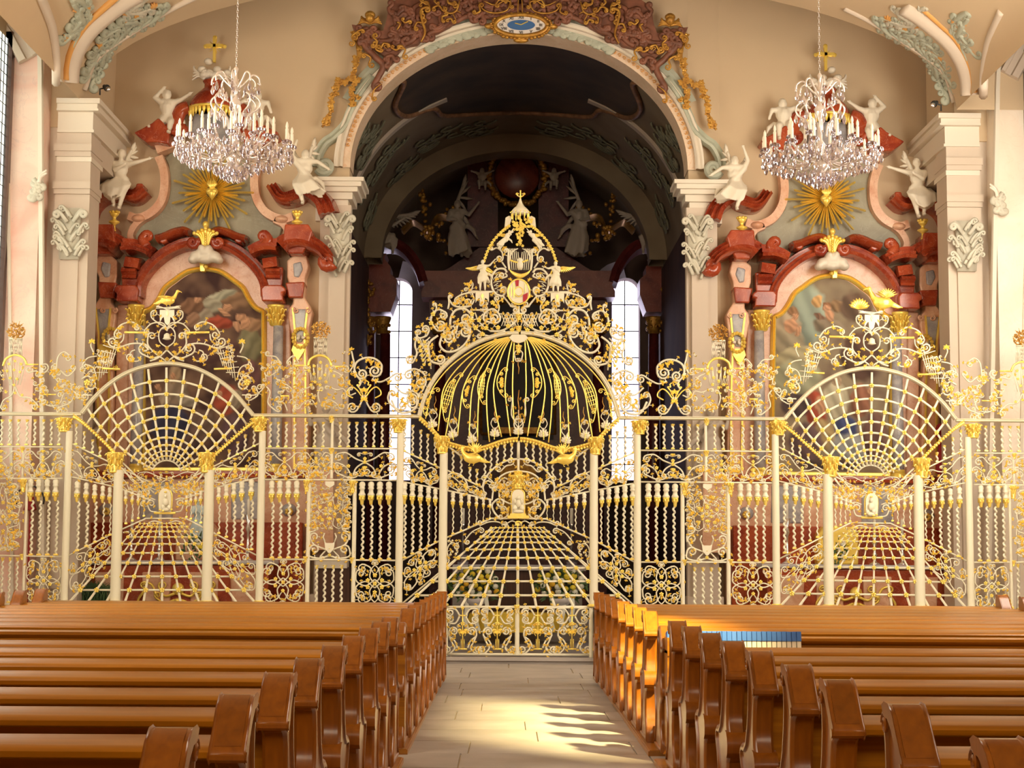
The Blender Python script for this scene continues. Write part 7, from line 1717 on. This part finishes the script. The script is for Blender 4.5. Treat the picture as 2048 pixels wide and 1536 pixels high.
def bird(name, label, px, py, Y, s, L, head=(1, .5), wings=1, mt='gold'):
    """gilded bird: body, neck and head, beak, layered wing feathers, tail"""
    t = thing(name, label, 'bird', P(px, py, Y)); c = P(px, py, Y); b = MB()
    q = lambda x, z, y=0: c+np.array([s*x*L, y*L, z*L])
    b.ell(q(0, .25), (.34*L, .17*L, .20*L), 12, 8); b.tube([q(.18, .3), q(.32, .42), q(.38, .55), q(.44*head[0], .60+.1*head[1])], [.14*L, .09*L, .07*L, .07*L], 8); b.ell(q(.45*head[0], .62+.1*head[1]), (.09*L, .075*L, .08*L), 9, 6)
    b.tube([q(.52*head[0], .62+.1*head[1]), q(.62*head[0], .59+.1*head[1]), q(.64*head[0], .54+.1*head[1])], [.04*L, .025*L, .006*L], 6)
    b.tube([q(-.25, .22), q(-.5, .12), q(-.66, .1)], [.12*L, .07*L, .02*L], 6, flat=.5)
    for d in (-.08, .08): b.tube([q(.02+d, .1), q(.04+d, -.02), q(.10+d, -.03)], [.03*L, .02*L, .012*L], 5)
    o = b.build('body', M[mt], t, smooth=True); m_ = o.modifiers.new('r', 'REMESH'); m_.mode = 'VOXEL'; m_.voxel_size = L/40; m_.use_smooth_shade = True
    for side in (-1, 1):
        w = MB()
        for j in range(9):
            a = math.radians(150-j*13)*1.0; d = np.array([s*math.cos(a)*.55*L, side*.10*L, math.sin(a)*.42*L*wings]); p0 = q(.05-.03*j, .33, side*.12)
            w.tube([p0, p0+d*.55+[0, 0, .04*L], p0+d], [.03*L, .045*L, .008*L], 5, flat=.5)
        w.build('wing', M[mt], t, smooth=True)
    return t
bird('gilded_pelican', 'gilded pelican on a twig nest topping the left side arch of the grille', 335, 612, G-.02, 1, 44*UG, (1, .6), .25, 'goldm')
bird('gilded_phoenix', 'gilded phoenix with raised feathers above the right side arch of the grille', 1766, 621, G-.02, -1, 62*UG, (1, .9), .9, 'goldm')
b = MB()
for j in range(9): a = math.radians(20+j*17); b.tube([P(1718, 618, G), P(1718+16*math.cos(a), 618-16*math.sin(a), G-.02), P(1718+22*math.cos(a), 618-22*math.sin(a), G)], [.012, .03, .006], 5)
tag(b.build('gilt_flames', M['goldm'], smooth=True), 'cluster of gilded flames beside the phoenix on the right nest', 'ornament')
bird('gilded_eagle', 'gilded eagle hanging under the gold hem, left half of the central arch', 945, 930, G-.06, -1, 54*UG, (.8, .1), 1.2, 'goldm')
bird('gilded_eagle', 'gilded eagle hanging under the gold hem, right half of the central arch', 1130, 932, G-.06, 1, 54*UG, (.8, .1), 1.2, 'goldm')

# ================================================================== chandeliers
CY = 17.0; UC = U(CY)*1.07
def chandelier():
    t = thing('crystal_chandelier', 'x', 'chandelier', (0, 0, 0)); PINV[t.name] = Matrix.Identity(4)
    def L(name, b, m, smooth=True, sharp=None):
        me = b.build(name, M[m], mesh_only=True, smooth=smooth, sharp=sharp); o = bpy.data.objects.new(name, me); COL.objects.link(o); o.parent = t; return o
    u = UC
    b = MB(); b.lathe((0, 0, 0), [(5*u, -42*u), (12*u, -34*u), (16*u, -26*u), (8*u, -18*u), (4*u, -6*u), (7*u, 4*u), (10*u, 14*u), (4*u, 24*u), (3*u, 60*u), (7*u, 70*u), (12*u, 84*u), (5*u, 92*u), (3*u, 100*u), (6*u, 110*u), (12*u, 118*u), (4*u, 126*u), (2*u, 140*u), (5*u, 150*u), (1*u, 156*u)], 12); L('stem', b, 'crystalarm')
    drop = MB(); drop.lathe((0, 0, 0), [(.3*u, 0), (2.2*u, -4*u), (4.2*u, -11*u), (2.9*u, -16*u), (.3*u, -19*u)], 6); dm = drop.build('crystal_drop', M['crystal'], mesh_only=True); dm2 = drop.build('crystal_drop', M['crystalb'], mesh_only=True)
    bead = MB(); bead.ell((0, 0, 0), (2.4*u,)*3, 6, 4); bm = bead.build('crystal_bead', M['crystalb'], mesh_only=True)
    pan = MB(); pan.lathe((0, 0, 0), [(2*u, -4*u), (8*u, 0), (9*u, 1.5*u), (3*u, 1*u), (3.4*u, 1*u), (3.4*u, 4*u)], 9)
    for j in range(9): a = j*2*pi/9; pan.ell((8.6*u*math.cos(a), 8.6*u*math.sin(a), -2*u), (1.3*u, 1.3*u, 3.4*u), 5, 3)
    pm = pan.build('drip_pan', M['crystal'], mesh_only=True)
    cd = MB(); cd.lathe((0, 0, 2*u), [(3.0*u, 0), (3.0*u, 20*u), (2*u, 21*u), (2.9*u, 25*u), (2.2*u, 30*u), (.5*u, 34*u)], 8); cm = cd.build('candle', M['candle'], mesh_only=True, smooth=True, sharp=40)
    def put(me, x, y, z, nm=None):
        if me is dm and rr.random() < .45: me = dm2
        o = bpy.data.objects.new(me.name.split('.')[0], me); COL.objects.link(o); o.parent = t; o.location = (x, y, z); return o
    rr = random.Random(1)
    for ring_, n_, R, z, off in ((0, 16, 108, 2, 0.1), (1, 8, 62, 26, .3)):
        for j in range(n_):
            a = 2*pi*j/n_+off; ca, sa = math.cos(a), math.sin(a)
            q = cat([(4, -8), (R*.35, -26+z*.6), (R*.7, -18+z*.6), (R*.96, z-8), (R, z)], 5); arm = MB(); arm.tube([(x*u*ca, x*u*sa, y*u) for x, y in q], 1.7*u, 6); L('arm', arm, 'crystalarm')
            put(pm, R*u*ca, R*u*sa, z*u); put(cm, R*u*ca, R*u*sa, z*u+2*u)
            for k_ in range(3): b_ = a+(k_-1)*.10; put(dm, (R+rr.uniform(-5, 7))*u*math.cos(b_), (R+rr.uniform(-5, 7))*u*math.sin(b_), (z-8-rr.random()*8)*u)
            if ring_ == 0:
                for k_ in range(3): b_ = a+(k_+.5)*2*pi/n_/3; put(dm, R*.88*u*math.cos(b_), R*.88*u*math.sin(b_), (-12-rr.random()*8)*u)
                # bead swag to the next arm
                for k_ in range(5): v = (k_+.5)/5; b_ = a+v*2*pi/n_; put(bm, R*.97*u*math.cos(b_), R*.97*u*math.sin(b_), (z-2-14*math.sin(pi*v))*u)
    for n_, R, z in ((8, 12, -52), (12, 24, -46), (14, 36, -38), (12, 52, -26), (14, 72, -20), (10, 30, 2), (9, 14, -38)):
        for j in range(n_): a = 2*pi*j/n_+R; put(dm, R*u*math.cos(a), R*u*math.sin(a), z*u)
    for n_, R0, z0, z1, z2 in ((8, 46, 52, 96, 74), (8, 44, 112, 138, 118)):
        for j in range(n_):
            a = 2*pi*j/n_; ca, sa = math.cos(a), math.sin(a)
            q = cat([(6, z0 if n_ and z0 < 60 else z0), (R0*.45, (z0+z1)/2), (R0*.72, z1), (R0, z1-6), (R0*1.05, z2)], 5) if z0 > 60 else cat([(20, 34), (24, 58), (R0*.92, 72), (R0, 88), (R0*.72, z1+2), (R0*.5, z1-6)], 5)
            arm = MB(); arm.tube([(x*u*ca, x*u*sa, y*u) for x, y in q], 1.9*u, 6); L('arm', arm, 'crystalarm')
            for k_ in range(2): put(dm, (R0*(1.0-.3*k_))*u*ca, (R0*(1.0-.3*k_))*u*sa, (z2-k_*6)*u)
            if z0 > 60: put(bm, R0*u*ca, R0*u*sa, (z2+4)*u)
    # chain of links
    ch = MB()
    for j in range(30):
        z = 158*u+j*6.2*u*1.0; pts = [(1.6*u*math.cos(a)*(1 if j % 2 else 0), 1.6*u*math.cos(a)*(0 if j % 2 else 1), z+3.6*u*math.sin(a)) for a in np.linspace(0, 2*pi, 9)]; ch.tube(pts, .5*u, 4)
    o = L('chain', ch, 'silver'); stuff(o)
    return t
c1 = chandelier(); c2 = copy_tree(c1)
c1.location = P(469, 292, CY); c2.location = P(1641, 305, CY)
c1['label'] = 'crystal chandelier with ivory candles hanging before the left side altar'; c2['label'] = 'crystal chandelier with ivory candles hanging before the right side altar'
c1['group'] = c2['group'] = 'crystal chandeliers'
for c, x in ((c1, 480), (c2, 1631)): pass
# ================================================================== small wall lamps
for k, (x, y) in enumerate(((214, 176), (1868, 208))):
    s = 1 if k == 0 else -1; t = thing('spotlight', 'small black and silver spotlight on the cornice of the %s pier' % sidenm[k], 'lamp', P(x-s*12, y+12, 23.3)); YL = 23.3
    b = MB(); b.tube(PA([(x-s*14, y+14), (x-s*14, y+2), (x-s*4, y)], YL), .012, 6); b.build('bracket', M['black'], t); b = MB(); b.ell(P(x, y, YL), (.05, .06, .05), 8, 6); b.ell(P(x-s*5, y-3, YL), (.03,)*3, 7, 5); b.build('lamp_head', M['black'], t, smooth=True)
    b = MB(); b.ell(P(x+s*2, y+2, YL-.05), (.036, .02, .036), 8, 6); b.build('reflector', M['silver'], t, smooth=True)
for k in (0, 1):
    MIR[0] = None if k == 0 else PM
    q = (76, 372); t = thing('sconce', 'grey green stucco sconce with two white plumes on the %s window edge' % sidenm[k], 'sconce', P(q[0], q[1]+30, 22.45)); b = MB(); rr = random.Random(3)
    for j in range(12):
        a = rr.random()*6; p, _ = scpath([(q[0]+rr.gauss(-4, 5), q[1]+j*3.2-14), (q[0]+rr.gauss(-3, 4), q[1]+j*3.2-8)], None, (5, rr.choice((-1, 1))), n=3); b.tube(PA(p, 22.5), np.linspace(.04, .02, len(p)), 6)
    b.build('foliage', M['stucco_rel'], t, smooth=True)
    for j in (0, 1): p = cat([(q[0]+2, q[1]-6), (q[0]+6, q[1]-22+j*4), (q[0]+18, q[1]-32+j*6)], 5); b = MB(); b.tube(PA(p, 22.45), np.linspace(.03, .015, len(p)), 6); b.build('plume', M['white_st'], t, smooth=True)
MIR[0] = None
